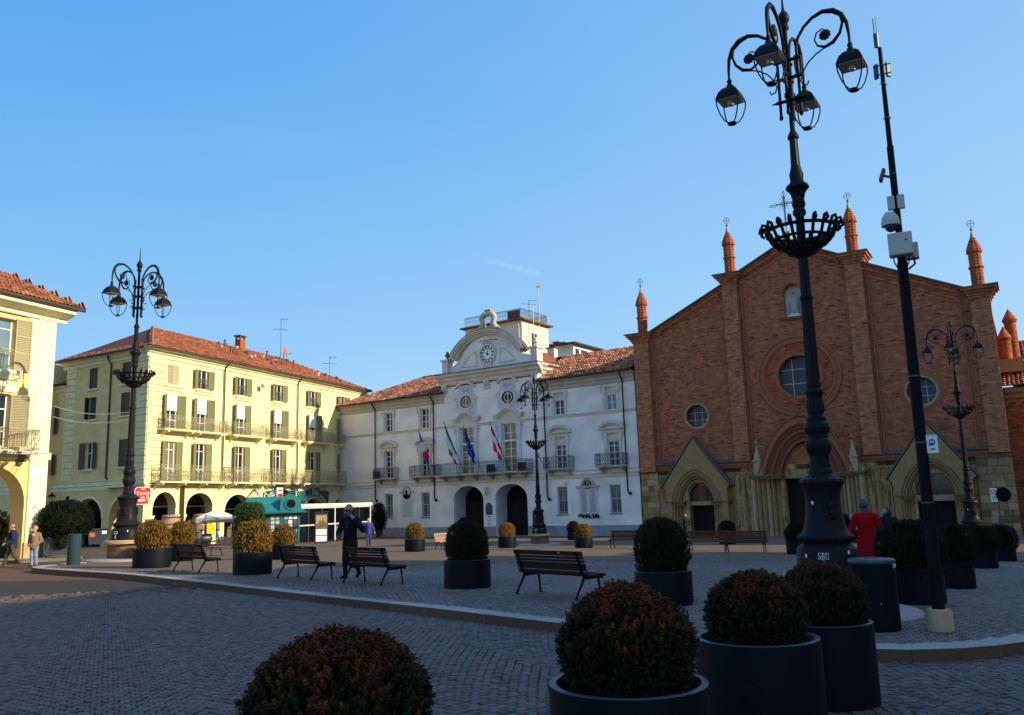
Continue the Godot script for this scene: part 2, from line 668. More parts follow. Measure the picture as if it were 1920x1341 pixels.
	var b := brick_image(1024, 1024, 64, 16, 3, Color(0.64, 0.40, 0.29), 0.075, Color(0.58, 0.44, 0.34), 5)
	for q in [["brick", Color(1, 0.96, 0.94)], ["brick_pale", Color(1.06, 1.06, 1.02)], ["brick_red", Color(1.0, 0.86, 0.78)]]:
		var m := mat(q[0], q[1], 0.95, 0, b[0], 0.145, b[1], 0.9)
		m.uv1_world_triplanar = false
		m.uv1_triplanar_sharpness = 8.0
	var st := brick_image(512, 512, 128, 64, 2, Color(0.70, 0.58, 0.41), 0.08, Color(0.44, 0.34, 0.23), 9, 0.4)
	mat("ashlar", Color(1, 0.97, 0.92), 0.95, 0, st[0], 0.17, st[1], 0.7)
	M.ashlar.uv1_world_triplanar = false
	M.ashlar.uv1_triplanar_sharpness = 8.0


func sky_image() -> ImageTexture:
	var w := 2048
	var h := 1024
	var sun := Vector3(0.8656, 0.3746, 0.3323)
	var a := PackedFloat32Array()
	a.resize(w * h * 3)
	var fn := FastNoiseLite.new()
	fn.seed = 4
	fn.frequency = 1.2
	fn.fractal_octaves = 4
	var k := 0
	# a thin vapour trail, as two directions on the sky
	var ta := Vector3(-0.022, 0.283, -0.957).normalized()
	var tb := Vector3(0.036, 0.267, -0.962).normalized()
	var tn := ta.cross(tb).normalized()
	for j in h:
		var th := PI * (j + 0.5) / h
		var y := cos(th)
		var sy := sin(th)
		for i in w:
			var ph := TAU * (i + 0.5) / w
			var d := Vector3(sy * sin(ph), y, -sy * cos(ph))
			var c := Vector3(0.13, 0.115, 0.10)
			if y > -0.02:
				var e := clampf(asin(clampf(y, 0, 1)) / 1.5708, 0, 1)
				c = Vector3(lerpf(0.020, 0.50, pow(1.0 - e, 4.3)), lerpf(0.20, 0.74, pow(1.0 - e, 2.6)), lerpf(0.72, 0.97, pow(1.0 - e, 2.0)))
				var g := d.dot(sun)
				var glow := 0.55 * pow(maxf(0.5 + 0.5 * g, 0.0), 2.0) + 0.35 * pow(maxf(g, 0.0), 14.0)
				c = c.lerp(Vector3(0.72, 0.88, 1.0), clampf(glow, 0.0, 0.75))
				var away := clampf(-g * 1.3, 0.0, 1.0)
				c = c.lerp(c * Vector3(0.62, 0.80, 0.97), away * e * 1.6)
				var hz := fn.get_noise_3d(d.x * 2.0, d.y * 7.0, d.z * 2.0)
				c = c.lerp(Vector3(0.62, 0.82, 0.98), clampf(0.03 + 0.10 * hz, 0, 0.14) * clampf(1.0 - e * 2.2, 0.0, 1.0))
				var off := absf(d.dot(tn))
				if off < 0.0022 and d.dot(ta) > 0.99 and d.dot(ta.cross(tn)) * tb.dot(ta.cross(tn)) > 0.0 and d.dot(tb) > d.dot(ta) - 0.0033 and d.angle_to(ta) < ta.angle_to(tb):
					c = c.lerp(Vector3(0.95, 0.97, 1.0), 0.22 * (1.0 - off / 0.0022))
				if y < 0.0:
					c = c.lerp(Vector3(0.13, 0.115, 0.10), clampf(-y / 0.02, 0.0, 1.0))
			a[k] = c.x
			a[k + 1] = c.y
			a[k + 2] = c.z
			k += 3
	var im := Image.create_from_data(w, h, false, Image.FORMAT_RGBF, a.to_byte_array())
	return ImageTexture.create_from_image(im)


func stage():
	var cam := Camera3D.new()
	cam.name = "camera"
	add_child(cam)
	var p := 0.171763
	var r := -0.031509
	var u := Vector3(0, cos(p), sin(p))
	var f := Vector3(0, sin(p), -cos(p))
	var rx := Vector3.RIGHT * cos(r) + u * sin(r)
	var up := u * cos(r) - Vector3.RIGHT * sin(r)
	cam.transform = Transform3D(Basis(rx, up, -f), Vector3(0, 1.65, 0))
	cam.fov = rad_to_deg(2.0 * atan(670.5 / 1562.28))
	cam.near = 0.1
	cam.far = 2500.0
	cam.current = true
	var we := WorldEnvironment.new()
	we.name = "world"
	add_child(we)
	var e := Environment.new()
	we.environment = e
	e.background_mode = Environment.BG_SKY
	var sky := Sky.new()
	var sm := PanoramaSkyMaterial.new()
	sm.panorama = sky_image()
	sky.sky_material = sm
	e.sky = sky
	e.background_energy_multiplier = 0.80
	e.tonemap_mode = Environment.TONE_MAPPER_LINEAR
	e.tonemap_exposure = 1.3
	e.sdfgi_enabled = true
	e.ssao_enabled = true
	e.ssil_enabled = true
	var sun := DirectionalLight3D.new()
	sun.name = "sun"
	add_child(sun)
	sun.basis = Basis.looking_at(-Vector3(0.8656, 0.3746, 0.3323))
	sun.light_color = Color(1.0, 0.94, 0.82)
	sun.light_energy = 1.6
	sun.light_angular_distance = 0.5
	sun.shadow_enabled = true


# ---------- ground ----------
func sheet(x0: float, x1: float, z0: float, z1: float, step: float, dy: float, clip := PackedVector2Array()) -> MB:
	var b := MB.new()
	var x := x0
	while x < x1 - 1e-3:
		var z := z0
		while z < z1 - 1e-3:
			var q := PackedVector2Array([Vector2(x, z), Vector2(x, z + step), Vector2(x + step, z + step), Vector2(x + step, z)])
			var polys: Array = [q] if clip.is_empty() else Geometry2D.intersect_polygons(q, clip)
			for pl in polys:
				var id := Geometry2D.triangulate_polygon(pl)
				for i in range(0, id.size(), 3):
					var t: Array[Vector3] = []
					for k in 3:
						t.append(gp(pl[id[i + k]].x, pl[id[i + k]].y, dy))
					if (t[1] - t[0]).cross(t[2] - t[0]).y < 0:
						t.reverse()
					b.tri(t[0], t[1], t[2])
			z += step
		x += step
	return b

func smooth_line(pts: Array, n: int) -> Array:
	var c := Curve3D.new()
	for i in pts.size():
		var a: Vector3 = pts[maxi(i - 1, 0)]
		var b: Vector3 = pts[mini(i + 1, pts.size() - 1)]
		var t := (b - a) / 6.0
		c.add_point(pts[i], -t, t)
	var o := []
	var L := c.get_baked_length()
	for i in n + 1:
		o.append(c.sample_baked(L * i / n))
	return o

var plaza := PackedVector2Array()

func ground():
	# kerb line of the raised square: from its left corner along the road and round the right corner
	var k := [Vector3(-17.75, 0, -34.5), Vector3(-18.0, 0, -32.0), Vector3(-17.2, 0, -30.4), Vector3(-14.5, 0, -28.0), Vector3(-11.6, 0, -25.5), Vector3(-5.5, 0, -18.85), Vector3(-2.1, 0, -15.2), Vector3(0.19, 0, -12.65), Vector3(1.9, 0, -10.75), Vector3(2.9, 0, -9.95), Vector3(3.8, 0, -9.55), Vector3(4.5, 0, -9.42), Vector3(5.6, 0, -9.75), Vector3(6.8, 0, -10.7), Vector3(8.0, 0, -12.4), Vector3(9.6, 0, -15.0), Vector3(12.6, 0, -19.6), Vector3(24.0, 0, -36.0), Vector3(30.5, 0, -45.5)]
	var line := smooth_line(k, 150)
	plaza = PackedVector2Array()
	for p in line:
		plaza.append(Vector2(p.x, p.z))
	for q in [Vector2(33.5, -56.5), Vector2(22, -64), Vector2(10, -71), Vector2(-2, -80), Vector2(-14.5, -87), Vector2(-18.0, -62.0)]:
		plaza.append(q)
	var road := struct("road", sheet(-150, 150, -190, 20, 5.0, -0.16), M.joint)
	road.material_override = M.road_far
	# a carpet far beyond, down to the horizon
	var far := MB.new()
	for q in [[-900, 900, -1500, -190], [-900, 900, 20, 500], [-900, -150, -190, 20], [150, 900, -190, 20]]:
		far.quad(Vector3(q[0], -2.75, q[3]), Vector3(q[1], -2.75, q[3]), Vector3(q[1], -2.75, q[2]), Vector3(q[0], -2.75, q[2]))
	struct("ground", far, M.road_far)
	var pv := struct("plaza_pavement", sheet(-24, 40, -90, -6, 2.0, 0.0, plaza), M.plaza_far)
	# kerb: granite stones, each its own piece
	var kerb := Node3D.new()
	kerb.name = numbered("kerb")
	add_child(kerb)
	kerb.set_meta("kind", "structure")
	vmat("kerb_granite", 0.8)
	M.kerb_granite.normal_enabled = true
	M.kerb_granite.normal_texture = M.granite.normal_texture
	M.kerb_granite.uv1_triplanar = true
	M.kerb_granite.uv1_world_triplanar = true
	M.kerb_granite.uv1_scale = Vector3.ONE * 1.5
	M.kerb_granite.albedo_texture = M.granite.albedo_texture
	var seg := 0.0
	var i := 0
	var stones := 0
	rng.seed = 77
	while i < line.size() - 2:
		var want := rng.randf_range(0.95, 1.45)
		var j := i
		var d := 0.0
		while j < line.size() - 1 and d < want:
			d += line[j].distance_to(line[j + 1])
			j += 1
		var b := MB.new()
		var lift := rng.randf_range(-0.004, 0.006)
		b.uc = true
		var tone := rng.randf_range(0.82, 1.12)
		for m in range(i, j):
			var p0: Vector3 = line[m]
			var p1: Vector3 = line[m + 1]
			var t := (p1 - p0).normalized()
			if m == i:
				p0 += t * 0.006
			if m == j - 1:
				p1 -= t * 0.006
			var nrm := Vector3(-t.z, 0, t.x)  # towards the road
			var A := []
			for p in [p0, p1]:
				var o: Vector3 = p + nrm * 0.012
				var ii: Vector3 = p - nrm * 0.34
				A.append([gp(o.x, o.z, -0.19), gp(o.x, o.z, 0.004 + lift), gp(p.x - nrm.x * 0.012, p.z - nrm.z * 0.012, 0.022 + lift), gp(ii.x, ii.z, 0.018 + lift), gp(ii.x, ii.z, -0.03)])
			for q in 4:
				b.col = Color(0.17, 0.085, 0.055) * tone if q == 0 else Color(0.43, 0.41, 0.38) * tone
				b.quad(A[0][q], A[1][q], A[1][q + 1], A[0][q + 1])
			if m == i:
				b.quad(A[0][0], A[0][1], A[0][2], A[0][3])
			if m == j - 1:
				b.quad(A[1][3], A[1][2], A[1][1], A[1][0])
		part(kerb, "kerb_stone", b, M.kerb_granite)
		stones += 1
		i = j
	setts(road, pv)

func setts(road: Node3D, pv: Node3D):
	# little chamfered stone block, base at 0
	var b := MB.new()
	b.uc = true
	for e in [[0.5, 0.0, 0.46, 0.9], [0.46, 0.9, 0.36, 1.0]]:
		for s in 4:
			var a0 := PI / 4 + s * PI / 2
			var a1 := a0 + PI / 2
			var R0: float = e[0] * sqrt(2.0)
			var R1: float = e[2] * sqrt(2.0)
			b.quad(Vector3(cos(a0) * R0, e[1], -sin(a0) * R0), Vector3(cos(a1) * R0, e[1], -sin(a1) * R0), Vector3(cos(a1) * R1, e[3], -sin(a1) * R1), Vector3(cos(a0) * R1, e[3], -sin(a0) * R1))
	b.quad(Vector3(-0.36, 1, 0.36), Vector3(0.36, 1, 0.36), Vector3(0.36, 1, -0.36), Vector3(-0.36, 1, -0.36))
	var bm := b.mesh()
	var specs := [
		# parent, pitch, column width, turn, keep-inside-plaza, max distance, height above, base level, tones
		[road, 0.100, 1.75, 0.45, false, 24.0, -0.135],
		[pv, 0.106, 1.7, -0.3, true, 30.0, 0.020],
	]
	for s in specs:
		rng.seed = 5 if s[4] else 6
		var pit: float = s[1]
		var W: float = s[2]
		var R := W * 1.0
		var rot := Basis(Vector3.UP, s[3])
		var cand := []
		var nmax := int(34.0 / W)
		for ci in range(-nmax, nmax + 1):
			var rows := int(34.0 / pit)
			for ri in range(-rows, rows + 1):
				var n := int(R * deg_to_rad(60.0) / pit)
				for ti in n:
					var a := deg_to_rad(-30.0 + 60.0 * (ti + 0.5) / n)
					var alt := 1.0 if ci % 2 == 0 else 1.0
					a += deg_to_rad(60.0) / n * (0.25 if ri % 2 else -0.25)
					var lx := W * ci + R * sin(a) + rng.randf_range(-0.006, 0.006)
					var lz := pit * 1.03 * ri + alt * R * cos(a) + rng.randf_range(-0.006, 0.006)
					var q := rot * Vector3(lx, 0, -lz)
					if q.z > -3.2 or q.z < -s[5] or absf(q.x) > -q.z * 0.70 + 1.5:
						continue
					if q.length() > s[5] + rng.randf_range(-2.5, 0.0):
						continue
					var inside := Geometry2D.is_point_in_polygon(Vector2(q.x, q.z), plaza)
					if inside != s[4]:
						continue
					if q.x < -13.0 and q.z < -31.0 and not s[4]:
						continue
					cand.append([q.length_squared(), q, s[3] - a])
		cand.sort_custom(func(x, y): return x[0] < y[0])
		var tone := noise_lite(0.16, 9)
		var xf := []
		var cols := []
		var singles := 0
		for cnd in cand:
			var q: Vector3 = cnd[1]
			if s[4]:
				# keep the kerb stones clear
				var near := false
				for dd in [Vector2(0.3, 0), Vector2(-0.3, 0), Vector2(0, 0.3), Vector2(0, -0.3)]:
					if not Geometry2D.is_point_in_polygon(Vector2(q.x, q.z) + dd, plaza):
						near = true
				if near:
					continue
			var k := tone.get_noise_2d(q.x, q.z)
			var g := clampf(rng.randfn(1.0, 0.16) + k * 0.3, 0.5, 1.6)
			var col := Color(0.118, 0.098, 0.088).lerp(Color(0.110, 0.066, 0.052), clampf(rng.randf() * 0.6 + k, 0.0, 1.0)) * g
			if s[4]:
				col = Color(0.165, 0.128, 0.098).lerp(Color(0.135, 0.108, 0.09), rng.randf()) * g
			col.a = 1.0
			var tilt := Basis(Vector3(1, 0, 0), rng.randfn(0.0, 0.035)) * Basis(Vector3(0, 0, 1), rng.randfn(0.0, 0.035))
			var ht := 0.035 + rng.randf_range(0.0, 0.008)
			if s[4]:
				ht = 0.03 + rng.randf_range(0.0, 0.003)
			var bb := Basis(Vector3.UP, cnd[2]) * tilt * Basis().scaled(Vector3(pit * rng.randf_range(0.88, 1.0), ht, pit * rng.randf_range(0.90, 1.02)))
			var t := Transform3D(bb, gp(q.x, q.z, s[6] - 0.03))
			if not s[4] and singles < 300 and q.z < -4.9 and q.x < 0.3:
				singles += 1
				var o := part(road, "sett", bm, null)
				o.transform = t
				o.material_override = null
				var kk := int(clampf((g - 0.6) / 0.8 * 5.0, 0, 5))
				o.material_override = sett_mat(kk)
			else:
				xf.append(t)
				cols.append(col)
		multi(s[0], "sett_field", bm, M.sett, xf, cols)
		print("setts ", xf.size())
	var jb := sheet(-22, 12, -26, 2, 1.0, -0.155)
	part(road, "mortar_bed", jb, M.joint)

func noise_lite(f: float, sd: int) -> FastNoiseLite:
	var n := FastNoiseLite.new()
	n.seed = sd
	n.frequency = f
	n.fractal_octaves = 3
	return n

func sett_mat(k: int) -> Material:
	var nm := "sett_%d" % k
	if not M.has(nm):
		var m: StandardMaterial3D = M.sett.duplicate()
		m.resource_name = nm
		m.vertex_color_use_as_albedo = false
		var g := 0.72 + 0.13 * k
		m.albedo_color = lin(0.114 * g, (0.090 - 0.006 * (k % 3)) * g, (0.080 - 0.008 * (k % 3)) * g)
		M[nm] = m
	return M[nm]


# ---------- building pieces ----------
# local frame of a facade: x to the right along it, y up, z out of it
func window(b: Node3D, x: float, y: float, w: float, h: float, z: float, panes_y: Array, glassm: Material, fm: Material, leaves := 2) -> MeshInstance3D:
	var key := "win_%.2f_%.2f_%s_%d" % [w, h, str(panes_y), leaves]
	var fw := minf(0.075, w * 0.075)
	var lw := (w - fw) / leaves
	if not cache.has(key):
		var m := MB.new()
		m.bx(-w / 2, w / 2, 0, fw, -0.03, 0.03)
		m.bx(-w / 2, w / 2, h - fw, h, -0.03, 0.03)
		m.bx(-w / 2, -w / 2 + fw, fw, h - fw, -0.03, 0.03)
		m.bx(w / 2 - fw, w / 2, fw, h - fw, -0.03, 0.03)
		for i in range(1, leaves):
			var xx := -w / 2 + lw * i + fw / 2
			m.bx(xx - fw * 0.62, xx + fw * 0.62, fw, h - fw, -0.035, 0.035)
		for t in panes_y:
			m.bx(-w / 2 + fw, w / 2 - fw, h * t - fw * 0.36, h * t + fw * 0.36, -0.024, 0.024)
		cache[key] = m.mesh()
		var g := MB.new()
		g.quad(Vector3(-lw / 2, fw, 0), Vector3(lw / 2, fw, 0), Vector3(lw / 2, h - fw, 0), Vector3(-lw / 2, h - fw, 0))
		cache[key + "g"] = g.mesh()
	var o := part(b, "window", cache[key], fm, Vector3(x, y, z))
	for i in leaves:
		part(o, "pane", cache[key + "g"], glassm, Vector3(-w / 2 + fw / 2 + lw * (i + 0.5), 0, -0.01))
	return o

func shutter_mesh(w: float, h: float, panels := 2) -> Mesh:
	var key := "sh_%.2f_%.2f_%d" % [w, h, panels]
	if cache.has(key):
		return cache[key]
	var m := MB.new()
	var f := 0.065
	m.bx(0, f, 0, h, -0.022, 0.022)
	m.bx(w - f, w, 0, h, -0.022, 0.022)
	for i in panels + 1:
		var yy := (h - f) * i / panels
		m.bx(f, w - f, yy, yy + f, -0.02, 0.02)
	var n := int(h / 0.085)
	for i in n:
		var yy := 0.06 + (h - 0.12) * (i + 0.5) / n
		m.box(Vector3(w / 2, yy, 0), Vector3(w - 2 * f, 0.012, 0.05), Basis(Vector3.RIGHT, 0.7))
	m.bx(f, w - f, f, h - f, -0.012, -0.008)
	cache[key] = m.mesh()
	return cache[key]

# pair of shutters: angle 0 = closed in the opening, 180 = flat on the wall
func shutters(b: Node3D, x: float, y: float, w: float, h: float, ma: Material, aL := 172.0, aR := 172.0, panels := 2):
	var sw := w / 2
	for s in [-1, 1]:
		var a: float = aL if s < 0 else aR
		var m := shutter_mesh(sw, h, panels)
		var z := 0.05 if a > 90 else -0.06
		if s < 0:
			part(b, "shutter", m, ma, Vector3(x - w / 2, y, z), deg_to_rad(-a))
		else:
			part(b, "shutter", m, ma, Vector3(x + w / 2, y, z), PI + deg_to_rad(a))

func rail_mesh(L: float, h: float, kind: int) -> Mesh:
	var key := "rail_%.2f_%.2f_%d" % [L, h, kind]
	if cache.has(key):
		return cache[key]
	var m := MB.new()
	m.bx(0, L, h - 0.04, h, -0.025, 0.025)
	m.bx(0, L, 0.06, 0.085, -0.015, 0.015)
	m.bx(0, L, h * 0.80, h * 0.80 + 0.018, -0.01, 0.01)
	var r := 0.017
	if kind == 0:  # bellied bars with curls
		var n := maxi(3, int(L / 0.135))
		for i in n + 1:
			var x := L * i / n
			m.tube([Vector3(x, h, 0), Vector3(x, h * 0.72, 0.01), Vector3(x, h * 0.36, 0.09), Vector3(x, h * 0.14, 0.07), Vector3(x, 0.06, 0)], r, 4, false)
		n = maxi(2, int(L / 0.42))
		for i in n:
			var x := L * (i + 0.5) / n
			for q in [-1, 1]:
				m.tube([Vector3(x, h * 0.78, 0.02), Vector3(x + q * 0.12, h * 0.62, 0.04), Vector3(x + q * 0.16, h * 0.42, 0.09), Vector3(x + q * 0.05, h * 0.30, 0.10), Vector3(x, h * 0.42, 0.09)], r * 1.1, 4, false)
				m.tube([Vector3(x, h * 0.10, 0.05), Vector3(x + q * 0.14, h * 0.2, 0.09), Vector3(x + q * 0.17, h * 0.34, 0.10)], r, 4, false)
	elif kind == 1:  # interlaced curves
		var n := maxi(3, int(L / 0.17))
		for i in n + 1:
			for q in [-1, 1]:
				var pts := []
				for k in 7:
					var t := k / 6.0
					pts.append(Vector3(clampf(L * i / n + q * 0.10 * sin(t * TAU), 0, L), 0.07 + (h - 0.11) * t, 0.035 * sin(t * PI)))
				m.tube(pts, r, 4, false)
	else:  # plain bars with loops at both ends
		var n := maxi(3, int(L / 0.125))
		for i in n + 1:
			var x := L * i / n
			m.bx(x - 0.009, x + 0.009, 0.08, h - 0.04, -0.009, 0.009)
			if i < n:
				for yy in [h * 0.90, h * 0.12]:
					var c := Vector3(x + L / n / 2, yy, 0)
					var pts := []
					for k in 7:
						pts.append(c + Vector3(cos(TAU * k / 6.0), sin(TAU * k / 6.0), 0) * 0.05)
					m.tube(pts, 0.009, 4, false)
	cache[key] = m.mesh()
	return cache[key]

func balcony(b: Node3D, x0: float, x1: float, y: float, dep: float, rh: float, kind: int, slabm: Material, railm: Material, brs: Array, bm: Material):
	var m := MB.new()
	m.bx(x0, x1, y - 0.07, y, 0, dep)
	m.bx(x0 + 0.03, x1 - 0.03, y - 0.14, y - 0.072, 0, dep - 0.05)
	var o := part(b, "balcony", m, slabm)
	part(o, "railing", rail_mesh(x1 - x0 - 0.08, rh, kind), railm, Vector3(x0 + 0.04, y, dep - 0.05))
	for sx in [x0 + 0.05, x1 - 0.05]:
		part(o, "railing", rail_mesh(dep - 0.06, rh, kind), railm, Vector3(sx, y, dep - 0.05), PI / 2)
	var key := "bracket_%.2f" % dep
	if not cache.has(key):
		var k := MB.new()
		var pl := PackedVector2Array([Vector2(0, 0), Vector2(dep * 0.86, 0), Vector2(dep * 0.86, -0.12), Vector2(dep * 0.70, -0.20), Vector2(dep * 0.52, -0.17), Vector2(dep * 0.34, -0.26), Vector2(dep * 0.22, -0.46), Vector2(0, -0.55)])
		k.T = Transform3D(Basis(Vector3.UP, -PI / 2), Vector3(0, 0, 0))
		k.prism(pl, -0.11, 0.11, true)
		cache[key] = k.mesh()
	for bx in brs:
		part(o, "bracket", cache[key], bm, Vector3(bx, y - 0.142, 0))

func tile_mesh() -> Mesh:
	if cache.has("tile"):
		return cache["tile"]
	var m := MB.new()
	m.uc = true
	var L := 0.46
	for k in 5:
		var a0 := PI * k / 5
		var a1 := PI * (k + 1) / 5
		var p := func(a: float, t: float) -> Vector3: return Vector3(cos(a) * lerpf(0.098, 0.078, t), sin(a) * lerpf(0.085, 0.065, t) + lerpf(0.035, 0.0, t), -L * t)
		var nn := func(a: float) -> Vector3: return Vector3(cos(a), sin(a), 0)
		m.quadn(p.call(a0, 0), p.call(a0, 1), p.call(a1, 1), p.call(a1, 0), nn.call(a0), nn.call(a0), nn.call(a1), nn.call(a1))
	# thickness at the lower lip
	for k in 5:
		var a0 := PI * k / 5
		var a1 := PI * (k + 1) / 5
		var q := func(a: float, r: float) -> Vector3: return Vector3(cos(a) * r, sin(a) * r * 0.87 + 0.035, 0)
		m.quad(q.call(a0, 0.083), q.call(a0, 0.098), q.call(a1, 0.098), q.call(a1, 0.083))
	cache["tile"] = m.mesh()
	return cache["tile"]

# tiled slope A (eave left) B (eave right) C (top right) D (top left), seen from outside; tiles as one field
func slope(parent: Node, A: Vector3, B: Vector3, Cc: Vector3, D: Vector3, tint := Color(0.36, 0.12, 0.06), pitch := 0.215, course := 0.36, seed_ := 1, wild := 0.22):
	var m := MB.new()
	m.quad(A, B, Cc, D)
	var o := part(parent, "roof", m, M.roof_under)
	var e := (B - A).normalized()
	var nn := (B - A).cross(D - A).normalized()
	if nn.length() < 0.5:
		nn = (B - A).cross(Cc - A).normalized()
	var up := nn.cross(e).normalized()
	var len := maxf((D - A).dot(up), (Cc - A).dot(up))
	var lD := (D - A).dot(e)
	var lC := (Cc - A).dot(e)
	var lB := (B - A).length()
	var r := RandomNumberGenerator.new()
	r.seed = seed_
	var xf := []
	var cols := []
	var rows := int(len / course)
	var nz := noise_lite(0.25, seed_)
	for j in rows:
		var t := j * course / len
		var x0 := lerpf(0.0, lD, t)
		var x1 := lerpf(lB, lC, t)
		var i0 := int(ceil(x0 / pitch))
		var i1 := int(floor(x1 / pitch))
		for i in range(i0, i1 + 1):
			var x := i * pitch + r.randf_range(-0.012, 0.012)
			var pos := A + e * x + up * (j * course - 0.06 + r.randf_range(-0.02, 0.02)) + nn * (0.012 + r.randf_range(0, 0.02))
			var bs := Basis(e, nn, -up) * Basis(Vector3.UP, r.randfn(0, 0.035))
			xf.append(Transform3D(bs, pos))
			var g := clampf(r.randfn(1.0, wild) + nz.get_noise_2d(x * 2.0, j * 0.7) * 0.35, 0.4, 1.9)
			var c := tint * g
			if r.randf() < 0.13:
				c = c.lerp(Color(0.42, 0.27, 0.17) * g, 0.7)
			if r.randf() < 0.10:
				c = c.lerp(Color(0.09, 0.06, 0.05), 0.6)
			cols.append(Color(c.r, c.g, c.b, 1.0))
	multi(o, "roof_tile", tile_mesh(), M.tile, xf, cols)

func downpipe(b: Node3D, x: float, y0: float, y1: float, z: float, ma: Material, foot := 0.0):
	var m := MB.new()
	var p := [Vector3(x, y1 + 0.45, z + 0.55), Vector3(x, y1 + 0.2, z + 0.5), Vector3(x, y1 - 0.15, z + 0.12), Vector3(x, y1 - 0.4, z + 0.09), Vector3(x, y0, z + 0.09)]
	if foot != 0.0:
		p.append_array([Vector3(x + foot * 0.4, y0 - 0.15, z + 0.1), Vector3(x + foot, y0 - 0.22, z + 0.1)])
	m.tube(p, 0.065, 8)
	if foot != 0.0:
		m.ball(Vector3(x + foot, y0 - 0.22, z + 0.1), Vector3.ONE * 0.15)
	part(b, "downpipe", m, ma)

# gutter along local x
func gutter(b: Node3D, x0: float, x1: float, y: float, z: float, ma: Material):
	var m := MB.new()
	m.tube([Vector3(x0, y, z), Vector3(x1, y, z)], 0.09, 8)
	part(b, "gutter", m, ma)


func yellow_house():
	var P := Vector3(-30.18, -0.81, -68.25)
	var a := deg_to_rad(68.68)
	var b := thing("yellow_house", "long pale yellow corner house with green shutters, iron balconies and arcade", "house", P, a)
	var Y := func(h: float) -> float: return h + 0.81
	var L := 33.4
	var eave: float = Y.call(15.3)
	# arcade level
	var arcs := [[0.98, 3.55, 2.10, 1.28], [4.75, 8.0, 2.05, 1.25], [9.6, 13.2, 1.70, 1.45], [15.35, 19.0, 1.45, 1.42], [21.6, 25.5, 1.30, 1.38], [27.1, 31.0, 1.40, 1.40]]
	var ops := []
	for q in arcs:
		ops.append(o_arch(q[0], 0.0 - 1.2, q[1], Y.call(q[2]), q[3]))
	var m := MB.new()
	m.wall(0, L, -1.2, Y.call(3.85), ops, 0.85)
	var ops2 := []
	var xs := [2.72, 6.32, 11.55, 17.2, 23.15, 28.95]
	for x in xs:
		ops2.append(o_rect(x - 0.62, Y.call(4.25), x + 0.62, Y.call(7.62)))
		ops2.append(o_rect(x - 0.66, Y.call(8.55), x + 0.66, Y.call(11.6)))
		ops2.append(o_rect(x - 0.66, Y.call(12.5), x + 0.66, Y.call(14.2)))
	m.T = Transform3D(Basis(), Vector3(0, 0, -0.02))
	m.wall(0, L, Y.call(3.85), eave, ops2, 0.3)
	m.T = Transform3D()
	# far side and back
	m.quad(Vector3(L, -1.2, 0), Vector3(L, -1.2, -13), Vector3(L, eave, -13), Vector3(L, eave, -0.02))
	m.quad(Vector3(L, -1.2, -13), Vector3(0, -1.2, -13), Vector3(0, eave, -13), Vector3(L, eave, -13))
	m.quad(Vector3(0, Y.call(3.85), -4.5), Vector3(L, Y.call(3.85), -4.5), Vector3(L, Y.call(3.85), -0.85), Vector3(0, Y.call(3.85), -0.85))
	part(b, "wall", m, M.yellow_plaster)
	# dark back of the arcade with shop fronts
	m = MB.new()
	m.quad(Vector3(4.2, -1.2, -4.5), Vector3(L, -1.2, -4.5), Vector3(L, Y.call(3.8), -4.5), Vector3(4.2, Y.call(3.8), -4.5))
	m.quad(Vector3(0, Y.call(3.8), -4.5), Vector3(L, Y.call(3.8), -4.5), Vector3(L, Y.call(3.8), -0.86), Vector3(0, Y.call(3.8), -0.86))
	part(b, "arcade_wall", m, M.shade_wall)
	for q in arcs:
		var xc: float = (q[0] + q[1]) / 2
		m = MB.new()
		m.bx(xc - 1.1, xc + 1.1, -1.2, Y.call(2.4), -4.49, -4.40)
		var d := part(b, "shop_front", m, M.glass_dark)
		m = MB.new()
		for s in [-1.1, 0.0, 1.1]:
			m.bx(xc + s - 0.04, xc + s + 0.04, -1.2, Y.call(2.4), -4.39, -4.33)
		m.bx(xc - 1.1, xc + 1.1, Y.call(1.5), Y.call(1.6), -4.39, -4.34)
		part(d, "frame", m, M.wood_dark)
		# tie rod and raised arch ring
		m = MB.new()
		m.tube([Vector3(q[0], Y.call(q[2]) + 0.1, -0.4), Vector3(q[1], Y.call(q[2]) + 0.1, -0.4)], 0.035, 6)
		part(b, "tie_rod", m, M.iron_grey)
		var w: float = (q[1] - q[0]) / 2
		m = MB.new()
		m.band(o_arc(xc, Y.call(q[2]), w, q[3], 0, 180, 16), o_arc(xc, Y.call(q[2]), w + 0.28, q[3] + 0.26, 0, 180, 16), 0.0, 0.045)
		part(b, "arch_ring", m, M.yellow_trim)
	# pillar capitals
	for x in [0.5, 4.15, 8.8, 14.3, 20.3, 26.3, 32.2]:
		m = MB.new()
		m.cornice(x - 0.62, x + 0.62, [Vector2(0.0, Y.call(1.18)), Vector2(0.07, Y.call(1.22)), Vector2(0.07, Y.call(1.32)), Vector2(0.14, Y.call(1.38)), Vector2(0.14, Y.call(1.46)), Vector2(0.0, Y.call(1.46))])
		part(b, "capital", m, M.yellow_trim)
		m = MB.new()
		m.lathe([Vector2(0.24, -1.1), Vector2(0.24, 0.1), Vector2(0.2, 0.2), Vector2(0.185, Y.call(0.75)), Vector2(0.21, Y.call(0.78)), Vector2(0.21, Y.call(0.84)), Vector2(0.30, Y.call(1.18))], 14, Vector3(x, 0, 0.02))
		part(b, "half_column", m, M.stone_pale)
	# mouldings
	m = MB.new()
	m.cornice(-0.02, L, [Vector2(0.0, Y.call(3.62)), Vector2(0.06, Y.call(3.66)), Vector2(0.06, Y.call(3.82)), Vector2(0.15, Y.call(3.92)), Vector2(0.15, Y.call(4.0)), Vector2(0.0, Y.call(4.03))])
	part(b, "string_course", m, M.yellow_trim)
	m = MB.new()
